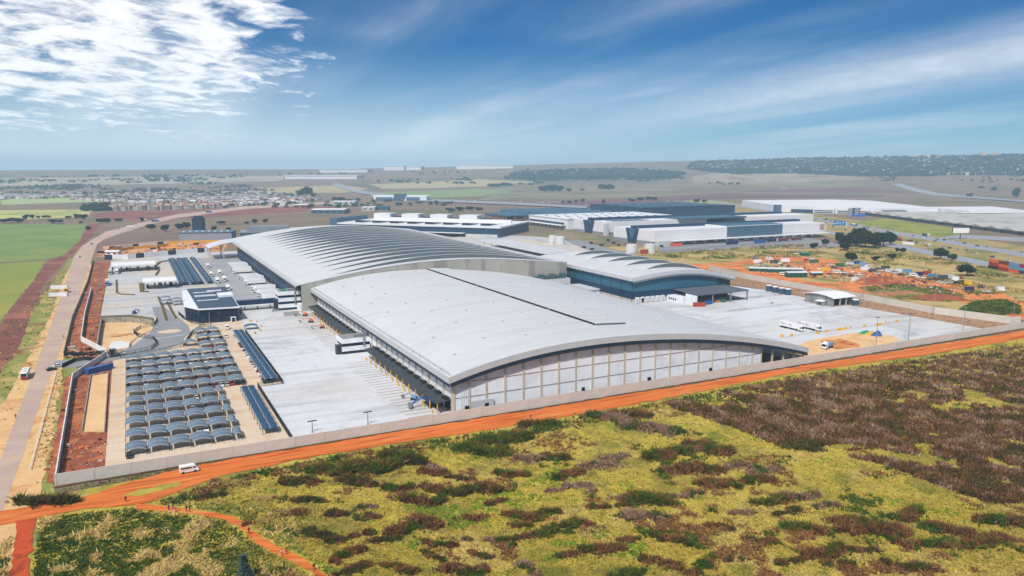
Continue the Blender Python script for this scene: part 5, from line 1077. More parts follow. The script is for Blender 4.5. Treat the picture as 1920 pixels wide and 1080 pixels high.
# motorway traffic
for l, u, v, kind, a, b, L in [('white tanker truck with green cab on the motorway', 1605, 424, 'tanker', 'green', 'white', 12), ('grey cement truck on the motorway', 1548, 413, 'tanker', 'dark grey', 'silver', 9), ('dark blue box truck on the motorway', 1505, 408, 'box', 'dark blue', 'dark blue', 12), ('dark truck with white cab on the far carriageway', 1740, 444, 'curtain', 'white', 'dark grey', 13), ('orange flatbed truck on the near carriageway', 1742, 463, 'flat', 'white', 'orange', 9)]:
    truck_px(l, u, v, -math.pi / 2, cabc=a, boxc=b, L=L, kind=kind, z=0.15)
truck_px('red truck with white cab on the near carriageway', 1680, 450, math.pi / 2, cabc='white', boxc='red', L=12, z=0.15)
p = G(1706, 455); van('maroon and white minibus on the near carriageway', p[0], p[1], math.pi / 2, 'maroon', sc=1.5)
hw = [(1535, 421), (1562, 425), (1601, 437), (1617, 438), (1585, 431), (1568, 428), (1518, 409), (1690, 440), (1700, 439), (1757, 450), (1785, 453), (1793, 451), (1832, 462), (1916, 474), (1734, 457), (1753, 453), (1780, 466), (1768, 465), (1812, 470), (1815, 472), (1652, 445), (1636, 442), (1595, 422), (1478, 404), (1455, 399), (1640, 432), (1530, 412), (1545, 423), (1558, 416), (1574, 419), (1628, 428), (1664, 435), (1678, 438), (1712, 443), (1728, 446), (1770, 451), (1808, 457), (1850, 464), (1880, 470), (1718, 456), (1796, 469), (1830, 476), (1860, 483), (1890, 490), (1625, 440), (1610, 435)]
for k, (u, v) in enumerate(sorted(hw)):
    colr = random.choice(['white', 'white', 'silver', 'dark grey', 'blue', 'light blue', 'white']); car_px('%s car on the motorway, %s from the left' % (colr, o_(k + 1)), colr, u, v, math.pi / 2 * (1 if v > 430 else -1), 'motorway cars', 1.25)
cont('white site cabin trailer beside the near carriageway', 1703, 459, -0.9, 'white', 13, h=3.4, name='trailer', cat='trailer')
# informal yard beyond the bank-top wall: vans, wrecks, cabins
yard = [(1416, 484, 'light blue', 'c'), (1443, 488, 'white', 'v'), (1472, 491, 'white', 'x'), (1512, 489, 'red', 'c'), (1520, 487, 'white', 'c'), (1526, 493, 'green', 'x'), (1594, 497, 'white', 'v'), (1608, 495, 'blue', 'v'), (1546, 508, 'yellow', 'x'), (1543, 504, 'blue', 'c'), (1569, 513, 'white', 'v'), (1583, 513, 'white', 'c'), (1622, 507, 'white', 'x'), (1635, 511, 'dark grey', 'x'), (1655, 509, 'white', 'c'), (1668, 511, 'white', 'v'), (1660, 505, 'dark grey', 'x'),
        (1690, 517, 'dark blue', 'c'), (1701, 512, 'light blue', 'x'), (1713, 519, 'white', 'v'), (1723, 517, 'dark blue', 'x'), (1738, 515, 'red', 'x'), (1748, 520, 'light blue', 'v'), (1755, 525, 'maroon', 'c'), (1768, 523, 'dark grey', 'x'), (1780, 522, 'silver', 'x'), (1762, 531, 'white', 'c'), (1772, 531, 'silver', 'c'), (1782, 531, 'white', 'c'), (1795, 532, 'black', 'c'), (1815, 534, 'yellow', 'x'), (1817, 546, 'dark blue', 'x'), (1875, 546, 'white', 'x'), (1603, 527, 'white', 'x'), (1484, 518, 'white', 'v'), (1470, 517, 'white', 'v'), (1500, 474, 'silver', 'c'), (1493, 477, 'white', 'c'), (1420, 493, 'white', 'x'), (1430, 497, 'silver', 'c'), (1452, 494, 'dark grey', 'x'), (1557, 498, 'white', 'c'), (1563, 503, 'dark blue', 'c'), (1575, 500, 'green', 'x'), (1618, 499, 'light blue', 'x'), (1628, 503, 'white', 'v'), (1646, 514, 'white', 'c'), (1648, 506, 'blue', 'c'), (1678, 514, 'silver', 'v'), (1685, 511, 'white', 'x'), (1730, 522, 'white', 'c'), (1742, 526, 'dark grey', 'c'), (1790, 526, 'white', 'x'), (1800, 523, 'red', 'c'), (1838, 541, 'dark grey', 'c'), (1850, 548, 'white', 'c'), (1595, 519, 'dark grey', 'c'), (1610, 517, 'white', 'c')]
for k, (u, v, c_, kd) in enumerate(sorted(yard)):
    lab = {'c': '%s car', 'v': '%s van', 'x': '%s cabin box'}[kd] % c_ + ' in the orange yard beyond the wall, %s from left' % o_(k + 1); r = random.uniform(-0.5, 0.5)
    if kd == 'c': car_px(lab, c_, u, v, r, 'vehicles in the informal yard', 1.25)
    elif kd == 'v': p = G(u, v); van(lab, p[0], p[1], r, c_, cat='van', group='vehicles in the informal yard', sc=1.3)
    else: cont(lab, u, v, r, c_, random.choice((5.5, 7.0, 8.0)), 2.8, 3.2, name='cabin_box', cat='cabin', group='cabins in the informal yard')
def low_shed(label, u, v, rz, L, w_, h, wall, roof):
    p = G(u, v); e = thing_w('long_shed', label, 'shed', p[0], p[1], rz); MB().box(0, L, 0, w_, 0, h).build('wall', wall, e)
    MB().sidex([(-0.5, h - 0.1), (w_ + 0.5, h - 0.1), (w_ / 2, h + 1.0)], -0.4, L + 0.4).build('roof', roof, e)
    for k in range(4): MB().box(L * (k + 0.4) / 4, L * (k + 0.6) / 4, -0.06, -0.01, 0.8, h - 0.6).build('window', m_dark, e)
m_green = M('green_sheeting', C(26, 88, 70), 0.6, 0.1, 0.3); m_wroof = M('dusty_white_roof', C(214, 216, 220, .75), 0.7, 0.1, 0.3)
low_shed('long white-roofed shed with green wall by the bank-top wall, nearest the wall', 1478, 521, 0.12, 17, 7, 4.2, m_green, m_wroof); low_shed('long white-roofed green shed behind the nearest green shed', 1440, 511, -0.1, 30, 8, 3.2, m_green, m_wroof); low_shed('white-roofed shed at the left end of the green sheds', 1405, 509, -0.25, 18, 7, 3, m_green, m_wroof); low_shed('low white-roofed green shed at the right of the green sheds', 1522, 517, 0.1, 10, 5, 2.4, m_green, m_wroof); low_shed('small green-roofed shed in the dry grass', 1503, 480, 0, 9, 6, 2.5, m_green, M('green_roof', C(40, 120, 92), 0.6))
# container stack at the right edge
def stacked():
    x0, y0 = G(1843, 503); d = np.array([0.08, -1.0]); d /= np.linalg.norm(d)
    cols_ = [('orange', 'red', 'black'), ('maroon', 'orange', 'red'), ('light blue', 'light blue', 'orange'), ('red', 'light blue', 'dark blue'), ('light blue', 'red', 'maroon')]
    for i, st_ in enumerate(cols_):
        for j in range(3):
            x = x0 + 6 + d[0] * (6 + 12.6 * i); y = y0 + d[1] * (6 + 12.6 * i); c_ = st_[2 - j]
            e = cont('%s shipping container, %s tier up, %s stack from the left' % (c_, o_(j + 1), o_(i + 1)), 1843, 503, math.atan2(d[1], d[0]), c_, 12.2, 2.44, 2.9, group='stacked shipping containers'); e.location = (x, y, 0.1 + j * 2.92)
stacked()
# ------------------------------------------------------------------ people
def person_mat(name, shirt, legs, skin=(0.09, 0.05, 0.035)):
    m = bpy.data.materials.new(name); m.use_nodes = True; t = m.node_tree; L = t.links.new; b = t.nodes['Principled BSDF']; b.inputs['Roughness'].default_value = 0.85
    tc = N(t, 'ShaderNodeTexCoord'); sp = N(t, 'ShaderNodeSeparateXYZ'); L(tc.outputs['Object'], sp.inputs[0])
    def stepmix(z, a, bb):
        x = N(t, 'ShaderNodeMix', data_type='RGBA'); L(maprange(t, sp.outputs[2], z - 0.005, z + 0.005), x.inputs['Factor'])
        for s, val in (('A', a), ('B', bb)):
            if isinstance(val, tuple): x.inputs[s].default_value = (*val, 1)
            else: L(val, x.inputs[s])
        return x.outputs['Result']
    c_ = stepmix(0.09, (0.03, 0.025, 0.02), legs); c_ = stepmix(0.92, c_, shirt); c_ = stepmix(1.46, c_, skin); c_ = stepmix(1.66, c_, (0.01, 0.01, 0.01)); L(c_, b.inputs['Base Color']); return m
def person_mesh(stride):
    J = {'pel': (0, 0, 0.95, .15), 'wst': (0, 0, 1.1, .14), 'chs': (0, 0.02, 1.32, .17), 'nck': (0, 0.02, 1.5, .06), 'hd1': (0, 0.03, 1.58, .085), 'hd2': (0, 0.04, 1.68, .1), 'hd3': (0, 0.03, 1.76, .06)}
    E_ = [('pel', 'wst'), ('wst', 'chs'), ('chs', 'nck'), ('nck', 'hd1'), ('hd1', 'hd2'), ('hd2', 'hd3')]
    for s, n in ((-1, 'l'), (1, 'r')):
        f = stride * s
        J.update({'hip' + n: (s * .1, 0, 0.88, .105), 'kne' + n: (s * .11, f * .6 + .03, 0.5, .07), 'ank' + n: (s * .11, f, 0.1, .05), 'toe' + n: (s * .12, f + .17, 0.04, .04), 'shd' + n: (s * .2, 0.02, 1.42, .07), 'elb' + n: (s * .27, -f * .4, 1.15, .05), 'wri' + n: (s * .27, -f * .7 + .1, 0.93, .035), 'hnd' + n: (s * .26, -f * .75 + .13, 0.84, .04)})
        E_ += [('pel', 'hip' + n), ('hip' + n, 'kne' + n), ('kne' + n, 'ank' + n), ('ank' + n, 'toe' + n), ('chs', 'shd' + n), ('shd' + n, 'elb' + n), ('elb' + n, 'wri' + n), ('wri' + n, 'hnd' + n)]
    names = list(J); me = bpy.data.meshes.new('person'); me.from_pydata([J[n][:3] for n in names], [(names.index(a), names.index(b)) for a, b in E_], []); o = bpy.data.objects.new('tmp_person', me); col.objects.link(o)
    md = o.modifiers.new('skin', 'SKIN'); me.skin_vertices[0].data[0].use_root = True
    for i, n in enumerate(names): me.skin_vertices[0].data[i].radius = (J[n][3], J[n][3])
    o.modifiers.new('sub', 'SUBSURF').levels = 1
    dg = bpy.context.evaluated_depsgraph_get(); out = bpy.data.meshes.new_from_object(o.evaluated_get(dg)); bpy.data.objects.remove(o); return out
PM = [person_mesh(0.02), person_mesh(0.28)]
PC = [((0.02, 0.06, 0.3), (0.02, 0.02, 0.03)), ((0.4, 0.03, 0.03), (0.03, 0.03, 0.05)), ((0.015, 0.015, 0.02), (0.02, 0.02, 0.025)), ((0.03, 0.25, 0.3), (0.03, 0.03, 0.04)), ((0.5, 0.45, 0.4), (0.02, 0.03, 0.08)), ((0.35, 0.3, 0.05), (0.02, 0.02, 0.03))]
PMAT = [person_mat('clothing_%d' % i, *c_) for i, c_ in enumerate(PC)]
def person(label, u, v, ci, walk, rz, z=0.24):
    me = PM[walk].copy(); me.materials.clear(); me.materials.append(PMAT[ci]); o = part('person', me); p = G(u, v); o.location = (p[0], p[1], z); o.rotation_euler = (0, 0, rz); o.scale = (1.05,) * 3; tag(o, label, 'person')
for a in [('person in dark clothes standing alone on the orange road below the minibus', 236, 943, 2, 0, 0.3), ('person in a blue jacket at the left of the group on the footpath', 317, 959, 0, 0, 1.0), ('person in dark clothes at the back of the group on the footpath', 325, 956, 2, 1, 2.0), ('person in a teal top in the group on the footpath', 330, 961, 3, 0, -1.0), ('person in dark clothes, left of the pair on the footpath', 350, 961, 2, 1, 1.5), ('person in a dark blue top, right of the pair on the footpath', 356, 961, 0, 0, -1.5),
          ('person in black walking down the footpath bend alone', 467, 1003, 2, 1, -2.3), ('person in a pale top walking beside the person in red', 529, 1044, 4, 1, -2.3), ('person in a red top walking down the footpath', 538, 1041, 1, 1, -2.3), ('person in black at the lower end of the footpath', 589, 1071, 2, 1, -2.3), ('person with red and white bag on the orange road by the hall', 995, 787, 1, 0, 0.5),
          ('person walking at the side of the access road near the bus', 30, 786, 2, 1, 1.0), ('person walking on the right shoulder of the access road', 119, 635, 1, 1, 1.0), ('left person of the pair standing on the side yard', 1446, 571.5, 2, 0, 0), ('right person of the pair standing on the side yard', 1449, 571, 2, 0, 0), ('person standing in the car park aisle by the upper shelters', 423, 643, 2, 0, 0), ('second person standing in the car park aisle by the upper shelters', 424, 652, 2, 0, 1.0), ('person crossing the rear yard near the trucks', 441, 520, 2, 1, 0), ('person in the orange lot beyond the bank-top wall', 1726, 528, 4, 0, 0)]: person(*a)
# ------------------------------------------------------------------ industrial park behind the works
m_wh = M('park_white', C(232, 232, 234, .78), 0.65, 0.05, 0.05, fine=0.03); m_greyd = M('dock_grey', C(150, 152, 158, .75), 0.8, 0.1, 0.1)
m_slate = M('slate_panel', C(70, 100, 120, .85), 0.5, 0.08, 0.05); m_park = M('park_navy', C(28, 58, 86, .9), 0.5, 0.1, 0.05)
def trapezoid(B, s, t0, t1, h, inner=True, ring=False):
    w_ = t1 - t0
    B.add('entrance_panel', MB().sidex([(t0 + w_ * 0.2, 0.3), (t1 - w_ * 0.2, 0.3), (t1, h), (t0, h)], s - 0.5, s - 0.1), m_park)
    p_ = B.add('light_panel', MB().sidex([(t0 + w_ * 0.42, h * 0.35), (t1 - w_ * 0.42, h * 0.35), (t1 - w_ * 0.26, h * 0.98), (t0 + w_ * 0.26, h * 0.98)], s - 0.75, s - 0.55), m_slate)
    if ring:
        mb = MB(); r = w_ * 0.17; cz = h * 0.62; ct = (t0 + t1) / 2
        for k in range(16):
            a, b = k * math.pi / 8, (k + 1) * math.pi / 8; mb.tube((s - 0.9, ct + r * math.cos(a), cz + r * math.sin(a)), (s - 0.9, ct + r * math.cos(b), cz + r * math.sin(b)), 0.5, 5)
        mb.tube((s - 0.95, ct, cz), (s - 0.8, ct, cz), r * 0.72, 14); B.add('round_emblem', mb, m_park)
def near_white():
    B = Bld('white_warehouse', 'nearest white warehouse of the park with dark tapered entrance panel and dock row', 'warehouse', 578, 473); h = 18
    B.add('front_block', MB().box(578, 690, 473, 512, 4.6, h), m_wh); B.add('plinth', MB().box(578.3, 835, 476, 556, 0, 4.5), m_greyd)
    B.add('rear_block', MB().box(578, 840, 522, 557, 4.6, h - 0.5), m_wh); B.add('end_block', MB().box(788, 868, 474, 512, 4.6, h + 0.5), m_wh)
    B.add('tall_block', MB().box(690.2, 787.8, 472.5, 512, 6.5, h + 2.0), m_wh)
    for k in range(6): B.add('glazed_panel', MB().box(691 + k * 16, 706.6 + k * 16, 472.0, 472.4, 7.0, h + 1.2), m_slate)
    B.add('roof_sheet', MB().box(690.5, 787.5, 473, 511.5, h + 2.02, h + 2.3), m_slate)
    B.add('spine', MB().box(579, 862, 512.2, 521.8, 0, h + 3.2), m_park)
    trapezoid(B, 578, 503, 530, h + 0.4)
    B.add('dock_canopy', MB().box(600, 866, 463, 472, 5.0, 5.9), m_wh)
    for k in range(15): 
        s = 604 + k * 17.2; B.add('dock_door', MB().box(s, s + 3.4, 472.2 if s < 690 else 471.6, 475.9, 0.8, 4.3), m_white)
    B.add('office_corner', MB().box(579, 600, 466, 472.8, 0, 6.0), m_fascia)
    B.add('wall_emblem', MB().box(858, 866, 473.2, 473.9, 10, 17), M('faded_print', C(190, 150, 140, .8), 0.7, 0.3, 0.3))
near_white()
def mid_white():
    B = Bld('white_warehouse', 'middle white warehouse of the park with round emblem on the dark entrance panel', 'warehouse', 610, 625); h = 18
    B.add('front_block', MB().box(611, 790, 622, 660, 3.5, h), m_wh); B.add('rear_block', MB().box(611, 900, 672, 708, 3.5, h), m_wh); B.add('plinth', MB().box(611.3, 899, 623, 707, 0, 3.4), m_greyd)
    B.add('grey_roof_block', MB().box(735, 860, 612, 660, h + 0.05, h + 2), m_slate); B.add('spine', MB().box(612, 985, 660.2, 671.8, 0, h + 3.4), m_park); trapezoid(B, 611, 652, 682, h + 0.4, ring=True)
    B.add('east_block', MB().box(860.5, 1010, 618, 659, 0, h + 0.5), m_wh)
    for k in range(16):
        B.add('roof_light', MB().box(628 + (k % 8) * 8, 633 + (k % 8) * 8, 628 + (k // 8) * 14, 636 + (k // 8) * 14, h + 0.02, h + 0.5), m_slate)
    B.add('stair_tower', MB().box(606, 611, 616, 622, 0, h - 2), m_fascia)
mid_white()
def far_white():
    B = Bld('white_warehouse', 'farthest white warehouse of the park with navy band and spotted roof', 'warehouse', 616, 735); h = 15
    B.add('block', MB().box(617, 830, 735, 860, 0, h), m_wh); B.add('navy_band', MB().box(616.6, 616.98, 745, 858, 4, 9.5), m_park); B.add('roof', MB().box(616, 831, 734, 861, h + 0.02, h + 0.5), m_wh)
    for k in range(30): s = 630 + (k % 10) * 18; t = 748 + (k // 10) * 38; B.add('roof_light', MB().box(s, s + 4, t, t + 5, h + 0.52, h + 1.1), m_slate)
    B.add('canopy', MB().box(607, 616.4, 740, 858, 5.2, 6), m_wh)
    for k in range(8): B.add('dock_door', MB().box(616.2, 616.6, 748 + k * 13, 752 + k * 13, 0.5, 3.6), m_greyd)
far_white()
def solar_hall():
    B = Bld('solar_hall', 'dark blue hall covered in solar panels behind the white warehouses', 'warehouse', 860, 900); h = 20
    B.add('block', MB().box(861, 1090, 880, 1050, 0, h), m_park); B.add('roof', MB().box(860, 1091, 879, 1051, h + 0.02, h + 0.6), m_park)
    mp = M('solar_panel', C(22, 44, 74), 0.2, 0.1, 0.1, spec=0.6)
    for i in range(11):
        for j in range(5): B.add('solar_panel', MB().box(872 + i * 19.5, 885 + i * 19.5, 890 + j * 31, 914 + j * 31, h + 0.7, h + 1.5), mp if (i + j) % 3 else m_slate)
solar_hall()
def grey_roofs():
    B = Bld('grey_roofed_sheds', 'grey sheds with solar-panelled roofs behind the unfinished frame', 'warehouse', 700, 950)
    for k in range(5): B.add('shed', MB().sidex([(950 + k * 34, 0), (983 + k * 34, 0), (983 + k * 34, 9), (966 + k * 34, 12), (950 + k * 34, 9)], 690, 850), m_slate)
    B = Bld('unfinished_building', 'unfinished reddish concrete frame building between the navy hall and the white warehouses', 'building', 585, 885)
    mr = M('raw_frame', C(168, 120, 104, .8), 0.9, 0.15, 0.2); 
    for k in range(9):
        for j in range(4): B.add('column', MB().box(586 + j * 18, 587.4 + j * 18, 885 + k * 9.5, 886.4 + k * 9.5, 0, 13), mr)
    for z in (6, 12.8): B.add('slab', MB().box(585, 642, 884, 964, z, z + 0.7), mr if z < 10 else m_slate)
    B.add('roof_sheds', MB().box(600, 680, 970, 1000, 0, 12), m_slate); B.add('inner_wall', MB().box(600, 640, 900, 950, 0.1, 5.9), m_plinth)
grey_roofs()
def navy_hall():
    p0 = G(938, 446); p1 = G(800, 441.5); d = (p1 - p0) / np.linalg.norm(p1 - p0); ang = math.atan2(d[1], d[0]) + math.pi
    e = thing_w('navy_hall', 'long navy-walled hall with white roof, monitors and boxes behind the ribbed hall', 'warehouse', p0[0], p0[1], ang); W_, D, h = 250, 120, 14.5
    MB().box(-W_, 0, 0, D, 0, h - 2).build('wall', m_park, e); MB().box(-W_ - 1, 1, -1.5, D, h - 1.98, h).build('roof', m_wh, e)
    MB().box(-W_ * 0.55, -W_ * 0.2, -8, -1.6, 4.8, 5.6).build('dock_canopy', m_wh, e); MB().box(-W_ * 0.55, -W_ * 0.2, -0.4, -0.02, 0, 4.4).build('dock', m_dark, e); MB().box(-W_ * 0.2, -4, -0.5, -0.05, 0.2, 4).build('white_plinth', m_fascia, e)
    for k in range(8):
        x = -20 - k * 28; m_ = MB().sidex([(14, h), (44, h), (44, h + 0.6), (14, h + 3.2)], x - 14, x).build('roof_monitor', m_slate, e); MB().box(x - 13.6, x - 0.4, 13.3, 13.95, h + 0.4, h + 2.9).build('louvre', m_dark, m_)
    MB().box(-W_ + 20, -10, 70, 74, h + 0.02, h + 4.5).build('ridge_wall', m_wh, e)
    for k in range(4): x = -70 - k * 48; MB().box(x - 26, x + 2, 84, 108, h + 0.02, h + 9).build('roof_box', m_wh, e); MB().box(x + 3, x + 19, 90, 104, h + 0.02, h + 4.0).build('dark_unit', m_dark, e)
    MB().box(-W_ - 14, -W_ - 1.2, 0, D * 0.7, 0, h + 6).build('end_panel', m_slate, e)
navy_hall()
def big_right():
    e = thing_w('white_megashed', 'very large white warehouse with offices across the motorway', 'warehouse', 575, 1620); P = [(0, 0), (165, -112), (290, -98), (330, 280), (10, 290)]; h = 13
    MB().prism(P, 0, h).build('wall', m_wh, e)
    cx, cy = 160, 110; V = [(x, y, h + 0.05) for x, y in P] + [(cx, cy, h + 9)]; MB().add(V, [(i, (i + 1) % 5, 5) for i in range(5)] + [(4, 3, 2, 1, 0)]).build('roof', m_wh, e)
    MB().box(-8, 5, -6, 6, 0, 15).build('blue_corner', m_slate, e)
    d = math.atan2(-112, 165)
    for x, L, hh, mt in ((30, 42, 7, m_park), (75, 40, 9, m_wh), (120, 60, 10, m_wh), (150, 14, 13, m_park)):
        o = MB().box(0, L, -14, -2, 0, hh).build('office', mt, e); o.location = (x * math.cos(d), x * math.sin(d) - 1.0, 0); o.rotation_euler = (0, 0, d)
        if mt is m_wh:
            for z in (1.2, 4.8): MB().box(2, L - 2, -14.25, -14.05, z, z + 2.0).build('window_band', m_glass, o)
    MB().box(170, 215, -120, -104, 0, 9).build('entrance_block', m_park, e); MB().box(178, 200, -122, -120.2, 0, 7).build('entrance_portal', m_wh, e); MB().box(205, 300, -112, -99, 0, 5).build('long_office', m_wh, e)
    e = thing_w('white_shed', 'white shed with dark loading bay right of the very large warehouse', 'warehouse', 880, 1440); MB().prism([(0, 0), (120, 20), (150, 170), (-20, 150)], 0, 12).build('wall', m_wh, e); MB().box(-26, 60, -14, -1, 0, 8).build('dark_bay', m_park, e); MB().box(-26, 60, -15, 0, 8.05, 9.5).build('bay_roof', m_wh, e)
    for k, (u, v) in enumerate([(1594, 404), (1606, 403)]):
        p = G(u, v); e = thing_w('grey_silo', '%s grey silo in front of the very large white warehouse' % ('left', 'right')[k], 'silo', p[0], p[1]); MB().tube((0, 0, 0), (0, 0, 13), 4.5, 14).build('drum', M('silo_grey', C(140, 146, 152, .8), 0.6), e); MB().tube((0, 0, 13), (0, 0, 15), 4.5, 14, 0.8).build('cap', m_steel, e)
    e = thing_w('grey_roof_sheds', 'row of long grey-roofed sheds beside the motorway at the right edge', 'warehouse', 705, 1044)
    mgr = M('grey_beige_roof', C(190, 188, 184, .72), 0.75, 0.08, 0.03, c2=C(170, 164, 158, .72), c2sc=0.02)
    for k in range(14):
        y = -80 + k * 38
        b_ = MB().box(0, 420, y, y + 37.4, 0, 5.2).build('shed', M('shed_wall', C(70, 84, 96, .8), 0.7), e); MB().sidex([(y + 2.0, 5.25), (y + 35.6, 5.25), (y + 18.8, 8.6)], -1.5, 421).build('roof', mgr, b_); MB().box(-0.3, -0.02, y + 30, y + 37.3, 0.2, 4.6).build('bay', m_dark, b_)
big_right()
def small_block(label, u0, u1, v, h, depth, mat, roofm=None, name='building', rz=0.0, cat='building'):
    a = G(u0, v); b = G(u1, v); L = b[0] - a[0]; e = thing_w(name, label, cat, a[0], a[1], rz); MB().box(0, L, 0, depth, 0, h).build('wall', mat, e)
    MB().sidex([(-1, h + 0.03), (depth + 1, h + 0.03), (depth + 1, h + 0.4), (depth / 2, h + 1.6), (-1, h + 0.4)], -1, L + 1).build('roof', roofm or m_wh, e)
    n = max(2, int(L / 12))
    for k in range(n): MB().box(L * (k + 0.25) / n, L * (k + 0.75) / n, -0.3, -0.02, h * 0.35, h * 0.7).build('window', m_glass, e)
    return e
a = G(700, 377); b = G(800, 377); e = thing_w('glass_office', 'white and blue-grey glass building with slanted centre beyond the turned earth', 'office', a[0], a[1]); L = b[0] - a[0]
MB().box(0, L, 0, 60, 0, 14).build('wall', m_wh, e); MB().box(8, L * 0.36, -1, -0.05, 1, 11).build('left_glass', m_slate, e); MB().box(L * 0.62, L - 20, -1, -0.05, 1, 11).build('right_glass', m_slate, e); MB().side([(L * 0.36, 0), (L * 0.56, 0), (L * 0.62, 21), (L * 0.40, 21)], -3, 20).build('slanted_block', M('slate_dark', C(70, 90, 104), .5), e); MB().box(-6, L + 6, 4, 58, 14.05, 15.5).build('roof', m_wh, e)
small_block('flat dark building with white roof on the turned earth', 583, 645, 401, 8, 60, m_slate); small_block('white-roofed shed left of the slanted glass building', 624, 664, 384, 8, 60, m_fascia); small_block('red-brown low building on the turned earth', 550, 575, 391, 8, 40, M('brick_low', C(150, 84, 70), .8)); small_block('white barn in front of the slanted glass building', 679, 702, 395, 7, 40, m_fascia); small_block('blue-roofed shed beside the white barn', 702, 726, 394, 7, 40, m_slate, m_slate); small_block('dark glass office among trees at the far right', 1880, 1925, 360, 22, 60, m_park); small_block('white office block left of the far right dark office', 1842, 1880, 363, 14, 60, m_wh)
for k, (u0, u1, v, h, l) in enumerate([(535, 670, 343, 18, 'long white shed far off left of centre'), (600, 690, 338, 18, 'second long white shed far off left of centre'), (720, 758, 330, 30, 'far white building on the plain, left'), (762, 790, 331, 24, 'far white building on the plain, right'), (856, 912, 326, 30, 'far white shed right of centre'), (912, 962, 325, 24, 'far grey shed right of centre')]):
    p = G(u0, v + 6); q = G(u1, v + 6); s_ = min(1.0, 5200 / p[1]); x, y = p * s_; z = float(hill(x, y)); e = thing_w('far_shed', l, 'warehouse', x, y, z=z); MB().box(0, (q[0] - p[0]) * s_, 0, 200, 0, h).build('wall', m_wh, e); MB().box(-3, (q[0] - p[0]) * s_ + 3, -3, 203, h + .05, h + 3).build('roof', m_wh, e)
# behind the rear yard: tower, grey hall, plant building, hoarding
e = thing_w('dark_tower', 'dark blue tower block behind the grey hall', 'tower', -449, 1071); MB().box(-7, 7, -6, 6, 0, 22).build('shaft', m_navy, e); MB().box(-5, 5, -4, 4, 22.05, 24.5).build('cap', m_navy2, e)
e = thing_w('grey_hall', 'plain lilac-grey hall behind the building plot', 'building', -415, 929, 0.22); MB().box(0, 62, 0, 40, 0, 11.5).build('wall', M('lilac_grey', C(150, 152, 164, .8), .75, 0.08, .1), e); MB().box(-0.6, 62.6, -0.6, 40.6, 11.55, 12.3).build('parapet', m_slate, e)
for k in range(8): MB().box(3 + k * 7.4, 6 + k * 7.4, 8, 12, 12.3, 13.6).build('roof_unit', m_fascia, e)
e = thing_w('plant_building', 'grey steel plant building left of the ribbed hall', 'building', -352, 965, 0.3); MB().box(0, 100, 0, 50, 0, 9).build('wall', m_slate, e); MB().box(-0.5, 100.5, -0.5, 50.5, 9.05, 9.8).build('roof', m_greyd, e); MB().box(8, 60, 6, 30, 9.85, 16).build('plant_frame', M('frame_grey', C(130, 140, 150, .8), .6, .2, .3), e)
for k in range(9): MB().box(64 + k * 4, 66 + k * 4, 8, 36, 9.85, 12.5).build('roof_duct', m_fascia, e)
def hoarding(label, pts, h=4.0):
    P = [G(*p) for p in pts]; e = thing_w('hoarding', label, 'hoarding', P[0][0], P[0][1]); i = 0
    for a, b in zip(P[:-1], P[1:]):
        L = np.linalg.norm(b - a); n = max(1, int(L / 7)); ang = math.atan2(b[1] - a[1], b[0] - a[0])
        for k in range(n):
            q = a + (b - a) * k / n; part('hoarding_panel', MB().box(0.05, L / n - 0.05, -0.1, 0.1, 0, h).mesh('hoarding_panel', m_wallw if i % 4 else m_navy), e, (q[0] - P[0][0], q[1] - P[0][1], 0), ang); i += 1
hoarding('white hoarding with navy panels along the near side of the building plot', [(196, 487), (240, 486), (300, 480), (345, 476), (396, 472)], 5.0); hoarding('white and navy hoarding along the back of the building plot', [(205, 468), (260, 462), (318, 457)], 3.6)
def yellow_net(label, pts):
    P = [G(*p) for p in pts]; e = thing_w('yellow_net_fence', label, 'fence', P[0][0], P[0][1])
    for a, b in zip(P[:-1], P[1:]):
        L = np.linalg.norm(b - a); part('net_panel', MB().box(0, L, -0.3, 0.3, 0, 3.0).mesh('net_panel', m_yellow), e, (a[0] - P[0][0], a[1] - P[0][1], 0), math.atan2(b[1] - a[1], b[0] - a[0]))
for l, p in [('yellow safety net along the back of the building plot', [(202, 471), (235, 464), (300, 458), (345, 456), (420, 454)]), ('yellow safety net around the square pit of the plot', [(297, 476), (292, 464), (318, 461), (340, 472), (297, 476)]), ('second yellow safety net across the building plot', [(210, 473), (250, 467), (292, 464)])]: yellow_net(l, p)
small_block('white site cabins at the left end of the building plot', 198, 221, 478, 3.2, 8, m_wallw, name='site_cabin', cat='cabin')
cont('dark site cabin at the left end of the building plot', 191, 475, 0, 'black', 9)
# motorway furniture
e = thing_w('sign_gantry', 'overhead blue motorway sign on a white gantry', 'road sign', *G(1548, 433)); q = G(1587, 429) - G(1548, 433)
MB().tube((0, 0, 0), (0, 0, 10), 0.4, 6).build('left_post', m_wallw, e); MB().tube((q[0], q[1], 0), (q[0], q[1], 10), 0.4, 6).build('right_post', m_wallw, e); MB().tube((0, 0, 10), (q[0], q[1], 10), 0.35, 6).build('beam', m_wallw, e)
o = MB().box(-9, 9, -0.2, 0.2, -3.2, 3.2).build('sign_board', paint('sign_blue', C(30, 110, 190)), e); o.location = (q[0] * 0.62, q[1] * 0.62 - 1, 10); 
for k in range(4): part('white_line', MB().box(-7.5 + k * 3.9, -5 + k * 3.9, -0.3, -0.22, -1.4 + (k % 2) * 1.6, -0.4 + (k % 2) * 1.6).mesh('white_line', m_line), o)
e = thing_w('billboard', 'blank white billboard on a post beside the motorway', 'billboard', *G(1800, 449)); MB().tube((0, 0, 0), (0, 0, 9), 0.6, 8).build('post', m_darksteel, e); MB().box(-11, 11, -0.6, 0.6, 8, 15.5).build('board', m_darksteel, e); MB().box(-10.5, 10.5, -0.75, -0.62, 8.4, 15.1).build('face', m_wallw, e)
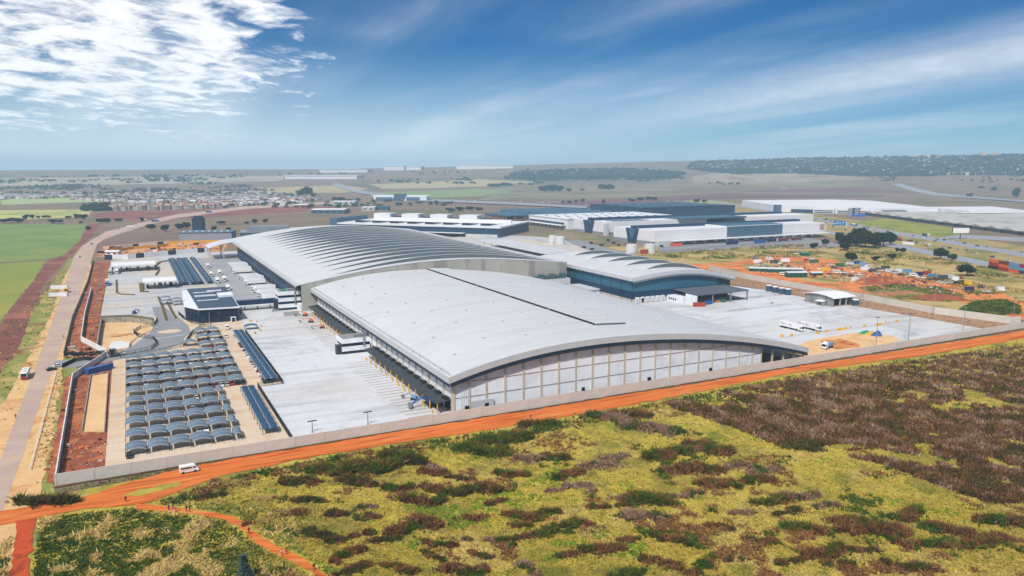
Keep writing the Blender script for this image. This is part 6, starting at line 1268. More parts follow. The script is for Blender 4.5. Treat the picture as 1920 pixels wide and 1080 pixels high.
e = thing_w('road_sign', 'small blue sign beside the tankers at the far side of the motorway', 'road sign', *G(1610, 409)); MB().box(-14, 14, -0.3, 0.3, 3, 7).build('board', paint('sign_blue', C(30, 110, 190)), e); MB().tube((0, 0.5, 0), (0, 0.5, 3), 0.4, 6).build('post', m_steel, e)
for k, y in enumerate(range(640, 1500, 60)):
    e = thing_w('street_lamp', 'thin motorway lamp post, %s from the right edge along the median' % o_(k + 1), 'street lamp', 505 + (y - 640) * 0.03, y, group='median lamp posts'); MB().tube((0, 0, 0), (0, 0, 13), 0.2, 5, 0.12).build('pole', m_steel, e); MB().box(-2, 2, -0.15, 0.15, 12.9, 13.15).build('lamp_head', m_steel, e)
e = thing_w('long_fence', 'long pale palisade fence behind the orange lot beside the white warehouse', 'fence', *G(1180, 478)); q = G(1512, 452) - G(1180, 478); L = np.linalg.norm(q); ang = math.atan2(q[1], q[0])
part('rail', MB().box(0, L, -0.06, 0.06, 1.8, 2.0).mesh('rail', m_steel), e, rz=ang); mb = MB()
for k in range(int(L / 1.2)): mb.box(k * 1.2, k * 1.2 + 0.25, -0.05, 0.05, 0, 2.4)
o = part('pales', mb.mesh('pales', m_steel), e, rz=ang); o['kind'] = 'stuff'
# trucks at the docks of the park
for k, (u, v, a, b) in enumerate([(1432, 456, 'blue', 'blue'), (1455, 453, 'white', 'dark blue'), (1475, 452, 'red', 'maroon'), (1500, 450, 'dark grey', 'maroon'), (1380, 458, 'dark blue', 'dark blue')]): truck_px('%s truck in the near white warehouse dock yard, %s from left' % (b, o_((2, 3, 4, 5, 1)[k])), u, v, PHI, cabc=a, boxc=b, L=15)
p0 = XY(338, 150)
# ------------------------------------------------------------------ vegetation
_ng = {}
def vnoise(x, y, sc, seed=0):
    if seed not in _ng: _ng[seed] = np.random.default_rng(seed + 100).random((256, 256))
    g = _ng[seed]; x = np.asarray(x) / sc + 1000.3; y = np.asarray(y) / sc + 1000.7; i = np.floor(x).astype(int); j = np.floor(y).astype(int); fx = x - i; fy = y - j
    fx = fx * fx * (3 - 2 * fx); fy = fy * fy * (3 - 2 * fy); a = lambda p, q: g[p % 256, q % 256]
    return (a(i, j) * (1 - fx) + a(i + 1, j) * fx) * (1 - fy) + (a(i, j + 1) * (1 - fx) + a(i + 1, j + 1) * fx) * fy
def fnoise(x, y, sc, seed=0): return (vnoise(x, y, sc, seed) + 0.5 * vnoise(x, y, sc / 2.1, seed + 1) + 0.25 * vnoise(x, y, sc / 4.3, seed + 2)) / 1.75
def inpoly(x, y, P):
    r = np.zeros(len(x), bool); n = len(P)
    for i in range(n):
        (x1, y1), (x2, y2) = P[i], P[(i + 1) % n]; c_ = ((y1 > y) != (y2 > y)) & (x < (x2 - x1) * (y - y1) / (y2 - y1 + 1e-12) + x1); r ^= c_
    return r
leafm = leaf_mat('foliage', 0.3); weedm = leaf_mat('weeds', 0.2)
def blades(px_, py_, pz_, h, colr, per, spread, wid, lean=0.45):
    """per blades at every point: narrow upright triangles, and their colours"""
    n = len(px_); m = n * per; X = np.repeat(px_, per) + rng.normal(0, 1, m) * np.repeat(spread, per); Y = np.repeat(py_, per) + rng.normal(0, 1, m) * np.repeat(spread, per); Z = np.repeat(pz_, per); hh = np.repeat(h, per) * rng.uniform(0.55, 1.2, m)
    a = rng.uniform(0, 2 * np.pi, m); w_ = np.repeat(wid, per) * rng.uniform(0.6, 1.3, m); lx = rng.normal(0, lean, m) * hh; ly = rng.normal(0, lean, m) * hh
    V = np.empty((m, 3, 3), np.float32); V[:, 0] = np.stack([X - np.cos(a) * w_, Y - np.sin(a) * w_, Z - 0.05], 1); V[:, 1] = np.stack([X + np.cos(a) * w_, Y + np.sin(a) * w_, Z - 0.05 + hh * 0.25], 1); V[:, 2] = np.stack([X + lx, Y + ly, Z + hh], 1)
    Cc = np.repeat(np.repeat(colr, per, 0) * rng.uniform(0.7, 1.3, (m, 1)), 3, 0); return V.reshape(-1, 3), np.clip(Cc, 0, 0.8)
def mesh_of(name, parts, mat):
    V = np.concatenate([p[0] for p in parts]); Cc = np.concatenate([p[1] for p in parts]); return tri_mesh(name, V, np.arange(len(V)).reshape(-1, 3), Cc, mat)
cB = np.array([C(146, 102, 64)]); cL = np.array([C(172, 144, 122)]); cG = np.array([C(80, 104, 32)]); cD = np.array([C(92, 88, 40)]); cY = np.array([C(196, 170, 78)]); cK = np.array([C(96, 66, 48)]); cLime = np.array([C(134, 162, 46)]); cS = np.array([C(230, 200, 128)]); cO = np.array([C(136, 132, 54)])
# single clumps in the near field: (pixel u, v, width, height, kind)
CL = [(775, 978, 72, 44, 'b'), (790, 938, 76, 20, 'b'), (693, 968, 34, 16, 'b'), (688, 949, 34, 9, 'l'), (884, 969, 46, 18, 'b'), (815, 917, 58, 18, 'b'), (745, 914, 56, 16, 'b'), (820, 876, 36, 11, 'l'), (812, 886, 48, 12, 'b'), (995, 859, 60, 18, 'l'), (1042, 856, 50, 18, 'b'), (1066, 888, 54, 18, 'b'), (1090, 910, 50, 18, 'l'), (1124, 869, 58, 20, 'l'), (1040, 918, 40, 11, 'l'), (895, 917, 80, 22, 'd'), (960, 888, 52, 16, 'g'), (905, 843, 80, 24, 'g'), (945, 822, 90, 22, 'g'), (985, 966, 60, 22, 'g'), (1020, 962, 60, 16, 'g'), (1052, 988, 66, 22, 'g'), (1092, 978, 38, 20, 'b'), (975, 984, 36, 12, 'g'),
      (1168, 932, 46, 14, 'l'), (1180, 945, 40, 14, 'l'), (1218, 935, 80, 28, 'g'), (1205, 966, 80, 22, 'l'), (994, 1064, 40, 28, 'l'), (1132, 1024, 64, 30, 'd'), (1182, 1010, 34, 18, 'b'), (1110, 994, 34, 14, 'y'), (985, 1004, 40, 16, 'b'), (944, 1012, 30, 14, 'g'), (918, 1013, 14, 8, 'l'), (958, 1023, 14, 14, 'l'), (820, 1020, 60, 18, 'b'), (812, 1041, 36, 16, 'd'), (826, 1032, 26, 14, 'y'), (870, 1066, 70, 26, 'b'), (750, 1062, 60, 20, 'd'), (656, 1030, 44, 40, 'b'), (660, 1062, 50, 30, 'd'), (1172, 1074, 64, 24, 'g'), (1010, 795, 60, 12, 'g'), (695, 872, 110, 34, 'g'), (758, 858, 80, 22, 'd'), (668, 898, 60, 28, 'd'), (876, 1012, 12, 6, 'l'), (1150, 855, 46, 16, 'l'), (1140, 780, 66, 20, 'l'), (1178, 776, 60, 22, 'b'),
      (1310, 880, 76, 20, 'b'), (1345, 905, 66, 22, 'g'), (1392, 872, 60, 20, 'l'), (1440, 881, 52, 14, 'l'), (1250, 850, 80, 22, 'g'), (1290, 842, 60, 18, 'l'), (1640, 988, 86, 34, 'b'), (1505, 988, 60, 20, 'g'), (1545, 1036, 74, 22, 'b'), (1660, 1002, 50, 22, 'b'), (1320, 1062, 56, 24, 'b'), (1368, 1048, 40, 16, 'd'), (1280, 928, 56, 16, 'l'), (1430, 1012, 44, 16, 'b'), (1500, 930, 66, 16, 'l'), (1552, 946, 50, 14, 'l'), (1704, 962, 54, 22, 'g'), (1782, 992, 60, 24, 'b'), (1880, 975, 60, 26, 'b'), (1850, 1012, 64, 22, 'g'), (1572, 1056, 46, 16, 'b'), (1240, 1052, 60, 24, 'b'), (1260, 1010, 60, 18, 'd'), (1440, 940, 60, 18, 'g'), (1390, 960, 40, 14, 'l'), (1700, 1060, 60, 20, 'd'), (560, 900, 60, 22, 'd'), (610, 880, 60, 20, 'g'), (500, 932, 44, 18, 'y'), (430, 905, 60, 16, 'y'), (395, 928, 40, 14, 'd'), (540, 960, 60, 20, 'y'), (600, 1000, 60, 26, 'd'), (480, 978, 40, 14, 'y'), (88, 941, 84, 16, 'd'), (1215, 800, 90, 22, 'l'), (1330, 840, 70, 22, 'b'), (1265, 880, 50, 18, 'b'), (1420, 900, 60, 16, 'b'), (1480, 958, 46, 14, 'd'), (1590, 975, 50, 16, 'b'), (1350, 985, 46, 14, 'd'), (1120, 950, 40, 12, 'b'), (930, 940, 40, 12, 'd'), (860, 895, 40, 12, 'd'), (640, 960, 50, 20, 'd'), (580, 935, 50, 18, 'd'), (1740, 1020, 50, 16, 'b'), (1620, 1030, 40, 14, 'd'), (1480, 1050, 50, 18, 'd'), (1060, 1040, 36, 14, 'b'), (900, 1040, 40, 14, 'd'), (720, 1010, 50, 18, 'd'), (680, 1000, 40, 14, 'b')]
WORD = {'b': 'russet brown weed clump', 'l': 'lilac brown dry weed clump', 'g': 'dark green bush', 'd': 'dark olive scrub clump', 'y': 'pale straw grass tussock'}
PAL = {'b': (cB, cB * 1.25, cK), 'l': (cL, cB, cL * 1.1), 'g': (cG, cD, cLime * 0.6), 'd': (cD, cG, cK), 'y': (cS, cY, cS * 0.8)}
def clump_obj(u, v, wpx, hpx, kd, label):
    c0 = G(u, v + hpx * 0.25); sl = math.sqrt(c0[0]**2 + c0[1]**2 + CAM_H**2); W_ = 0.86 * wpx * sl / FPX; D = hpx * 0.62 * sl / FPX / (CAM_H / sl); Hh = {'b': 1.8, 'l': 1.5, 'g': 1.7, 'd': 1.5, 'y': 1.3}[kd] * min(1.6, max(0.7, W_ / 8))
    nb = 6 + int(W_ / 2); ang = rng.uniform(-1.2, 1.2); q = np.linspace(-0.5, 0.5, nb); wob = np.cumsum(rng.normal(0, 0.16, nb)); wob -= wob.mean()
    bx = q * W_ * 1.05 + rng.normal(0, 0.06, nb) * W_; by = (wob + np.sin(ang) * q * 0.8) * D; br = rng.uniform(0.10, 0.30, nb) * min(W_, D * 1.5)
    n = int(min(4600, max(200, W_ * D * 15))); w_ = rng.integers(0, nb, n); rr = np.sqrt(rng.random(n)); far_ = rng.random(n) < 0.16; rr = np.where(far_, rr * 1.9, rr); a = rng.uniform(0, 2 * np.pi, n); x = bx[w_] + rr * np.cos(a) * br[w_] * 1.3; y = by[w_] + rr * np.sin(a) * br[w_]; r = np.clip(rr, 0, 1.0)
    k = fnoise(x + c0[0], y + c0[1], 1.7, 11); keep = k + 0.26 * (1 - r) > 0.46; x, y, r, k = x[keep], y[keep], r[keep], k[keep]; n = len(x)
    h = Hh * (0.45 + 0.75 * (1 - r ** 2)) * (0.6 + 0.8 * k); P = PAL[kd]; pick = rng.integers(0, 3, n); colr = np.concatenate(P)[pick]; mixed = fnoise(x + c0[0], y + c0[1], 2.8, 17) + rng.normal(0, 0.06, n) > 0.58; colr = np.where(mixed[:, None], (cG if kd in 'bl' else cB) * 0.95, colr)
    pr = [blades(x, y, np.zeros(n), h, colr, 3, np.full(n, 0.14), np.full(n, 0.16), 0.22 if kd in 'bly' else 0.45), blades(x, y, h * 0.35, h * 0.5, colr * 0.9, 2, np.full(n, 0.2), np.full(n, 0.22), 0.8)]
    o = part('weed_clump' if kd in 'bld' else ('grass_tussock' if kd == 'y' else 'bush'), mesh_of('weed_clump', pr, weedm)); o.location = (c0[0], c0[1], 0.05); return tag(o, label, {'b': 'weeds', 'l': 'weeds', 'd': 'scrub', 'g': 'bush', 'y': 'grass'}[kd], 'clumps in the near field')
cnt_ = {}
for (u, v, w_, h_, kd) in sorted(CL):
    cnt_[kd] = cnt_.get(kd, 0) + 1; clump_obj(u, v, w_, h_, kd, '%s in the near field, %s such from the left' % (WORD[kd], o_(cnt_[kd])))
# the rest of the field: uncountable
def road_clear(x, y):
    s = (x - ORG[0]) * E1[0] + (y - ORG[1]) * E1[1]; t = (x - ORG[0]) * E2[0] + (y - ORG[1]) * E2[1]; return s, t
def field_points(n, v0=640, v1=1100):
    v = v0 + (v1 - v0) * rng.random(n) ** 0.8; u = rng.uniform(-40, 1980, n); x_ = (u - 960) / FPX; y_ = -(v - 540) / FPX; dy = math.cos(PITCH) + y_ * math.sin(PITCH); dz = -math.sin(PITCH) + y_ * math.cos(PITCH); k = -CAM_H / dz; return u, v, x_ * k, dy * k
FP_OUT = px_poly([(255, 940), (330, 948), (395, 958), (442, 965), (466, 985), (496, 1008), (545, 1031), (585, 1054), (650, 1105), (610, 1105), (555, 1060), (470, 1018), (444, 992), (420, 979), (320, 963), (255, 960)])
ORANGE_OUT = px_poly([(-60, 950), (345, 870), (850, 785), (1320, 709), (1920, 612), (1990, 600), (1990, 628), (1920, 640), (1720, 673), (1615, 687), (1477, 707), (1360, 730), (1240, 754), (1127, 775), (990, 800), (840, 823), (720, 841), (540, 871), (470, 887), (400, 902), (336, 928), (294, 943), (252, 953), (187, 957), (110, 969), (33, 986), (-60, 1005)]); RED_OUT = px_poly([(24, 975), (74, 970), (62, 1105), (8, 1105)])
def line_v(u): return np.interp(u, [-60, 110, 250, 333, 470, 720, 990, 1240, 1477, 1720, 1990], [1005, 969, 953, 928, 887, 841, 800, 754, 707, 673, 628])
DENSE = [(1240, 760), (1420, 722), (1640, 690), (1800, 665), (1930, 648), (1960, 940), (1860, 945), (1770, 915), (1660, 872), (1560, 850), (1470, 842), (1370, 800)]
def clear(u, v, x, y):
    return ~(inpoly(x, y, FP_OUT) | inpoly(x, y, ORANGE_OUT) | inpoly(x, y, RED_OUT)) & (v > line_v(u)) & (x > -128 + (203 - y) * 0.12)
u, v, x, y = field_points(150000); k = clear(u, v, x, y); u, v, x, y = u[k], v[k], x[k], y[k]
dense = inpoly(u, v, DENSE); n1 = fnoise(x, y, 16, 31); n2 = fnoise(x, y, 7, 37); yellow = (n1 > 0.66) & (n2 > 0.46); 
# brown mass at the right
k = dense & ~yellow & (n2 > 0.22); xs, ys, q = x[k], y[k], n2[k]; n = len(xs); pick = fnoise(xs, ys, 5, 41) + rng.normal(0, 0.10, n); colr = np.where((pick > 0.66)[:, None], cL, np.where((pick > 0.44)[:, None], cB * 0.9, np.where((pick > 0.34)[:, None], cK, cD))); colr = colr * rng.uniform(0.75, 1.2, (n, 1))
h = 0.7 + 1.5 * q; pr = [blades(xs, ys, np.zeros(n), h, colr, 6, np.full(n, 0.6), np.full(n, 0.28), 0.5)]
o = part('brown_weeds', mesh_of('brown_weeds', pr, weedm)); tag(o, 'dense mass of brown and lilac dry weeds on the right of the near field', 'weeds', kind='stuff'); o.location.z = 0.05
# grass everywhere else
k = ~(dense & ~yellow) & (rng.random(len(x)) < 0.75); xs, ys, us, vs_ = x[k], y[k], u[k], v[k]; n = len(xs); a = fnoise(xs, ys, 20, 51); b = fnoise(xs, ys, 6, 57) * 0.75 + fnoise(xs, ys, 2.4, 59) * 0.25; left = np.clip((620 - us) / 260, 0, 1) * np.clip((vs_ - 935) / 30, 0, 1)
colr = cY * 0.85 + (cS - cY) * np.clip((a[:, None] - 0.5) * 4, 0, 1) * 0.7; colr = np.where(((b > 0.58) & (a < 0.44))[:, None], cLime * 0.8, colr); colr = np.where(((b < 0.38))[:, None], cO * 0.9, colr); tuft = (b > 0.60) & (a > 0.46) & (rng.random(n) < 0.7); colr = np.where(tuft[:, None], np.where((a > 0.56)[:, None], cB, cG * 0.9), colr); colr = np.where(((left > rng.random(n)) & (b < 0.55))[:, None], cG * 0.75, colr); colr = np.where(((left > rng.random(n)) & (b >= 0.57))[:, None], cS * 0.9, colr)
near_road = np.clip(1 - (vs_ - line_v(us)) / 26, 0, 1) * (us > 330); pick = (near_road * rng.random(n) > 0.22) & (b > 0.30); colr = np.where(pick[:, None], np.where((b > 0.5)[:, None], cG * 0.85, cB * 0.85), colr)
hh = 0.22 + 0.5 * np.clip(b - 0.35, 0, 1) + np.where(pick, 0.8, 0) + np.where(tuft, 0.5, 0) + left * 0.55 * b
pr = [blades(xs, ys, np.zeros(n), hh, colr, 3, np.full(n, 0.35), np.full(n, 0.24), 0.9)]
o = part('field_grass', mesh_of('field_grass', pr, weedm)); tag(o, 'yellow-green grass and low weeds covering the near field', 'grass', kind='stuff'); o.location.z = 0.05
# weeds on the verges and rough ground
def scatter(name, label, poly, n, colr_list, h, per=3, wid=0.3, nsc=14, thr=0.45, seed=61):
    P = px_poly(poly); lo = np.min(P, 0); hi = np.max(P, 0); x = rng.uniform(lo[0], hi[0], n); y = rng.uniform(lo[1], hi[1], n); k = inpoly(x, y, P) & (fnoise(x, y, nsc, seed) > thr); x, y = x[k], y[k]; m = len(x)
    q = np.clip((fnoise(x, y, nsc * 0.6, seed + 5) * len(colr_list) * 1.6 - 0.3 * len(colr_list)).astype(int), 0, len(colr_list) - 1); colr = np.concatenate(colr_list)[q]; hh = h * rng.uniform(0.5, 1.4, m)
    o = part(name, mesh_of(name, [blades(x, y, np.zeros(m), hh, colr, per, np.full(m, wid * 1.6), np.full(m, wid), 0.5)], weedm)); tag(o, label, 'weeds', kind='stuff'); o.location.z = 0.08
scatter('rough_weeds', 'scrubby weeds on the dry grass between the works and the motorway', [(1130, 484), (1300, 470), (1512, 456), (1700, 474), (1930, 515), (1930, 590), (1800, 545), (1600, 500), (1400, 486)], 26000, [cG, cO, cS * 0.8, cB * 0.8], 1.3, 3, 0.6, 26, 0.5)
scatter('bank_weeds', 'green weeds on the rubble ground beyond the bank-top wall', [(1610, 540), (1690, 531), (1770, 541), (1815, 556), (1780, 566), (1690, 562)], 3000, [cG, cLime * 0.7, cO], 1.0, 4, 0.4, 8, 0.45)
scatter('corner_weeds', 'dense green bushes in the far right corner beyond the bank-top wall', [(1800, 582), (1830, 566), (1885, 563), (1910, 575), (1910, 590), (1850, 592)], 5000, [cD, cG, cG, cO], 1.3, 4, 0.5, 8, 0.30)
scatter('roadside_weeds', 'weeds and bushes on the verge left of the access road', [(0, 610), (60, 560), (100, 520), (128, 500), (112, 560), (78, 640), (48, 720), (10, 800), (-60, 900), (-60, 700)], 9000, [cG, cO, cS * 0.8, cLime * 0.6], 0.8, 3, 0.35, 12, 0.42)
scatter('barrier_grass', 'strip of grass between the crash barrier and the red soil', [(62, 885), (88, 870), (118, 730), (124, 690), (108, 700), (80, 800)], 2600, [cO, cLime * 0.7, cB * 0.6], 0.5, 3, 0.25, 6, 0.25)
scatter('wall_foot_grass', 'thin green strip at the foot of the boundary wall', [(110, 925), (230, 905), (340, 882), (420, 868), (420, 862), (340, 875), (230, 897), (110, 918)], 1600, [cG, cO], 0.4, 3, 0.2, 4, 0.2)
# ------------------------------------------------------------------ trees
def crown_mesh(seed, n=1700, tone=0.72):
    r_ = np.random.default_rng(seed); K = 16; cen = r_.normal(0, 1, (K, 3)); cen /= np.linalg.norm(cen, axis=1)[:, None]; cen *= r_.uniform(0.15, 0.62, (K, 1)); cen[:, 2] = cen[:, 2] * 0.9 + 0.05; rad = r_.uniform(0.26, 0.46, K)
    w_ = r_.integers(0, K, n); d = r_.normal(0, 1, (n, 3)); d /= np.linalg.norm(d, axis=1)[:, None]; p = cen[w_] + d * (rad[w_] * r_.uniform(0.55, 1.05, n))[:, None]
    s = r_.uniform(0.07, 0.15, n); a = r_.normal(0, 1, (n, 3)); a /= np.linalg.norm(a, axis=1)[:, None]; b = np.cross(a, d); b /= (np.linalg.norm(b, axis=1)[:, None] + 1e-6)
    V = np.empty((n, 3, 3)); V[:, 0] = p + a * s[:, None]; V[:, 1] = p - a * s[:, None] * 0.6 + b * s[:, None]; V[:, 2] = p - a * s[:, None] * 0.6 - b * s[:, None]
    base = np.array(C(40, 62, 34)) * tone; colr = base * (0.7 + 0.6 * r_.random((n, 1))) * np.array([[1, 1, 1]]); colr[r_.random(n) < 0.15] *= 1.5
    return tri_mesh('crown', V.reshape(-1, 3), np.arange(n * 3).reshape(-1, 3), np.repeat(colr, 3, 0), leafm)
CROWNS = [crown_mesh(k) for k in range(4)]; CROWN_Y = crown_mesh(9, 1500, 1.9); CROWN_B = crown_mesh(12, 1400, 1.0)
m_bark = M('bark', C(84, 70, 58), 0.95, 0.2, 1.0)
tk = MB(); tk.tube((0, 0, 0), (0.01, 0, 0.55), 0.05, 6, 0.03); tk.tube((0, 0, 0.3), (0.16, 0.05, 0.62), 0.025, 5, 0.012); tk.tube((0, 0, 0.26), (-0.15, -0.06, 0.6), 0.025, 5, 0.012); tk.tube((0, 0, 0.4), (0.02, -0.16, 0.7), 0.02, 5, 0.01); TRUNK = tk.mesh('trunk', m_bark)
def tree(label, u, v, wpx, hpx, k=0, group='trees', zb=None, name='tree'):
    p = G(u, v); d = math.sqrt(p[0]**2 + p[1]**2 + CAM_H**2); W_ = wpx * d / FPX; Hh = hpx * d / FPX; e = thing_w(name, label, 'tree', p[0], p[1], random.uniform(0, 6), group, 0.0 if zb is None else zb)
    me = CROWN_Y if k == 'y' else CROWNS[(k + int(u)) % 4]
    part('trunk', TRUNK, e, scale=(Hh * 0.8, Hh * 0.8, Hh * 0.9)); part('crown', me, e, (0, 0, Hh * 0.54), scale=(W_ * 0.60, W_ * 0.60, Hh * 0.52)); return e
TR = [(1590, 463, 32, 22), (1605, 462, 32, 26), (1622, 464, 36, 30), (1641, 465, 32, 28), (1656, 462, 28, 26), (1669, 459, 20, 24), (1582, 470, 22, 16), (1572, 457, 18, 22), (1610, 456, 24, 28)]
for k, t_ in enumerate(sorted(TR)): tree('dark evergreen tree in the clump beside the motorway, %s from the left' % o_(k + 1), *t_, group='tree clump by the motorway')
for a in [('rounded dark tree in the dry grass between the orange lot and the motorway', 1763, 487, 24, 21), ('dark tree behind the orange lot, left of the lone round one', 1596, 492, 22, 18), ('dark round bush below the container stacks', 1812, 518, 28, 21), ('small dark tree right of the near white warehouse', 1547, 461, 14, 13), ('small tree left of the tree clump', 1525, 466, 15, 11), ('small bush below the white trailer', 1682, 473, 8, 8), ('light green bush beside the small one below the white trailer', 1692, 475, 11, 10), ('low wide bush in the dry grass', 1672, 484, 18, 8), ('low round bush above the orange lot', 1641, 489, 14, 9)]: tree(*a)
tree('yellowing bush right of the lone round tree', 1786, 488, 20, 11, 'y')
LT = [(310, 434, 17, 12), (284, 432, 16, 12), (337, 430, 18, 11), (350, 429, 16, 12), (373, 424, 13, 10), (402, 433, 10, 9), (415, 421, 16, 7), (428, 434, 9, 8), (463, 421, 9, 6), (477, 419, 11, 9), (165, 432, 9, 8), (190, 419, 16, 9), (202, 418, 12, 8), (222, 416, 14, 6), (266, 416, 9, 8), (497, 418, 10, 8)]
for k, t_ in enumerate(sorted(LT)): tree('dark tree on the dry ground beyond the access road bend, %s from the left' % o_(k + 1), *t_, group='trees beyond the bend')
HT = [(8, 419, 14, 8), (24, 418, 18, 9), (38, 418, 14, 8), (49, 412, 10, 9), (61, 410, 8, 7), (98, 419, 16, 7), (112, 419, 16, 7), (146, 411, 12, 9), (157, 411, 12, 9), (88, 410, 14, 6), (128, 410, 12, 5), (72, 410, 8, 5), (152, 420, 8, 5)]
for k, t_ in enumerate(sorted(HT)): tree('tree in the hedge line behind the maize field, %s from the left' % o_(k + 1), *t_, group='hedge line trees')
CT = [(562, 370, 16, 13), (575, 370, 24, 21), (588, 371, 12, 10), (640, 379, 18, 10), (628, 378, 14, 9), (655, 380, 16, 7), (672, 378, 10, 7), (1018, 361, 20, 13), (1034, 361, 26, 15), (1050, 360, 22, 12), (1066, 360, 14, 8), (1092, 359, 12, 6), (1128, 358, 18, 14), (1143, 358, 20, 14), (1193, 344, 14, 15), (1206, 343, 16, 10), (1222, 344, 16, 10), (1236, 343, 14, 8), (928, 355, 30, 12), (950, 354, 30, 12), (975, 353, 26, 11), (1272, 346, 10, 8), (1160, 348, 8, 5), (1325, 336, 12, 6), (1292, 334, 8, 4), (1600, 336, 20, 10), (1560, 333, 20, 8), (1500, 335, 26, 10), (1520, 334, 24, 8), (1068, 383, 10, 8), (1080, 381, 9, 7), (1056, 382, 8, 6), (1092, 380, 8, 8), (1132, 385, 7, 12), (1185, 379, 14, 8), (1200, 378, 16, 9), (1216, 377, 16, 9), (1228, 377, 12, 8), (1306, 381, 12, 8), (1320, 381, 12, 7), (845, 398, 20, 9), (862, 397, 20, 10), (880, 396, 20, 10), (898, 396, 16, 8), (1840, 362, 12, 12), (1862, 364, 10, 12), (1818, 370, 10, 7), (1905, 372, 12, 18), (1700, 346, 14, 9), (1745, 344, 12, 8)]
for k, t_ in enumerate(sorted(CT)): tree('far tree on the plain behind the park, %s from the left' % o_(k + 1), *t_, group='far trees on the plain')
for k, (u, v) in enumerate(sorted([(1095, 466), (1110, 470), (1128, 462), (1150, 458), (1160, 462), (1108, 458), (1175, 462), (1140, 453), (1240, 464), (1180, 468)])): tree('small garden shrub before the white warehouses, %s from the left' % o_(k + 1), u, v, 9, 5, group='slope shrubs', name='shrub')
# conifer at the bottom of the picture
def conifer():
    p = G(459, 1092); e = thing_w('conifer', 'small blue-grey conifer at the bottom edge of the near field', 'tree', p[0], p[1]); r_ = np.random.default_rng(3); n = 1500; z = r_.random(n) ** 0.8 * 6.0; a = r_.uniform(0, 6.283, n); r = (6.3 - z) * 0.34 * np.sqrt(r_.random(n)); x = r * np.cos(a); y = r * np.sin(a)
    colr = np.array([C(104, 130, 124)]) * r_.uniform(0.5, 1.3, (n, 1)); part('crown', mesh_of('crown', [blades(x, y, z * 1.0 + 0.2, np.full(n, 0.5), colr, 2, np.full(n, 0.12), np.full(n, 0.16), 0.9)], leafm), e); MB().tube((0, 0, 0), (0, 0, 5.5), 0.16, 6, 0.03).build('trunk', m_bark, e)
conifer()
# ------------------------------------------------------------------ far settlement and woods
hm_w = [M('house_wall_%d' % i, c_, 0.85) for i, c_ in enumerate((C(222, 214, 204), C(206, 188, 168), C(180, 150, 130)))]; hm_r = [M('house_roof_%d' % i, c_, 0.8) for i, c_ in enumerate((C(216, 216, 220), C(170, 110, 90), C(140, 144, 150), C(196, 178, 160)))]
def house_mesh(i, two=False):
    mb = MB(); h = 6.0 if two else 3.2; mb.box(-6, 6, -4.5, 4.5, 0, h); me = mb; nf = len(mb.f); mb.sidex([(-5.2, h), (5.2, h), (0, h + 2.4)], -6.6, 6.6); m = mb.mesh('house', hm_w[i % 3]); m.materials.append(hm_r[i % 4])
    for p_ in m.polygons: p_.material_index = 1 if p_.index >= nf else 0
    return m
HM = [house_mesh(i) for i in range(6)] + [house_mesh(i, True) for i in range(3)]
cand = []
tries = rng.random((24000, 2)); SET = px_poly([(-60, 372), (120, 374), (230, 380), (420, 386), (540, 384), (600, 375), (520, 362), (440, 352), (300, 347), (100, 349), (-60, 356)])
lo = np.min(SET, 0); hi = np.max(SET, 0); hx = lo[0] + tries[:, 0] * (hi[0] - lo[0]); hy = lo[1] + tries[:, 1] * (hi[1] - lo[1]); k = inpoly(hx, hy, SET) & (fnoise(hx, hy, 260, 71) > 0.36); hx, hy = hx[k], hy[k]; od = np.argsort(np.hypot(hx, hy)); hx, hy = hx[od], hy[od]
# flats in front of the settlement
for k in range(26):
    u = 208 + k * 7.6 + random.uniform(-1, 1); v = 394.5 - k * 0.12 + random.uniform(-1, 1.2); p = G(u, v); e = thing_w('apartment_block', 'apartment block in the row before the settlement, %s from the left' % o_(k + 1), 'apartment block', p[0], p[1], random.uniform(-0.3, 0.3), 'apartment blocks before the settlement'); w_ = random.uniform(8, 11); h = random.uniform(8, 11)
    MB().box(-w_ / 2, w_ / 2, 0, 10, 0, h).build('wall', hm_w[k % 3], e); MB().sidex([(-0.5, h), (10.5, h), (5, h + 2)], -w_ / 2 - 0.4, w_ / 2 + 0.4).build('roof', hm_r[1 + k % 3], e)
    for z in (1, 4, 7): MB().box(-w_ / 2 + 1.2, w_ / 2 - 1.2, -0.15, -0.02, z, z + 1.3).build('window', m_glass, e)
for i in range(280):
    o = part('house', HM[i % 9]); o.location = (hx[i], hy[i], 0.0); o.rotation_euler = (0, 0, random.choice((0, 1.57)) + random.uniform(-0.2, 0.2)); s_ = random.uniform(0.9, 1.4); o.scale = (s_,) * 3; tag(o, 'small low house among the nearest streets of the hazy settlement at the left', 'house', 'nearest settlement houses')
def merged_boxes(name, label, X, Y, Z, w_, d, h, cols_, cat):
    n = len(X); a = rng.uniform(0, 1.57, n); ca, sa = np.cos(a), np.sin(a); cor = np.array([(-1, -1, 0), (1, -1, 0), (1, 1, 0), (-1, 1, 0), (-1, -1, 1), (1, -1, 1), (1, 1, 1), (-1, 1, 1)], float)
    lx = cor[None, :, 0] * w_[:, None] / 2; ly = cor[None, :, 1] * d[:, None] / 2; V = np.stack([X[:, None] + lx * ca[:, None] - ly * sa[:, None], Y[:, None] + lx * sa[:, None] + ly * ca[:, None], Z[:, None] + cor[None, :, 2] * h[:, None]], 2).reshape(-1, 3)
    q = np.array([(4, 5, 6, 7), (0, 1, 5, 4), (1, 2, 6, 5), (2, 3, 7, 6), (3, 0, 4, 7)]); F_ = (np.arange(n)[:, None, None] * 8 + q[None]).reshape(-1, 4); me = tri_mesh(name, V, F_, np.repeat(cols_, 8, 0), leafm); o = part(name, me); return tag(o, label, cat, kind='stuff')
hcol = np.array([C(222, 216, 210), C(200, 180, 165), C(226, 226, 230), C(160, 120, 104), C(150, 154, 160)])
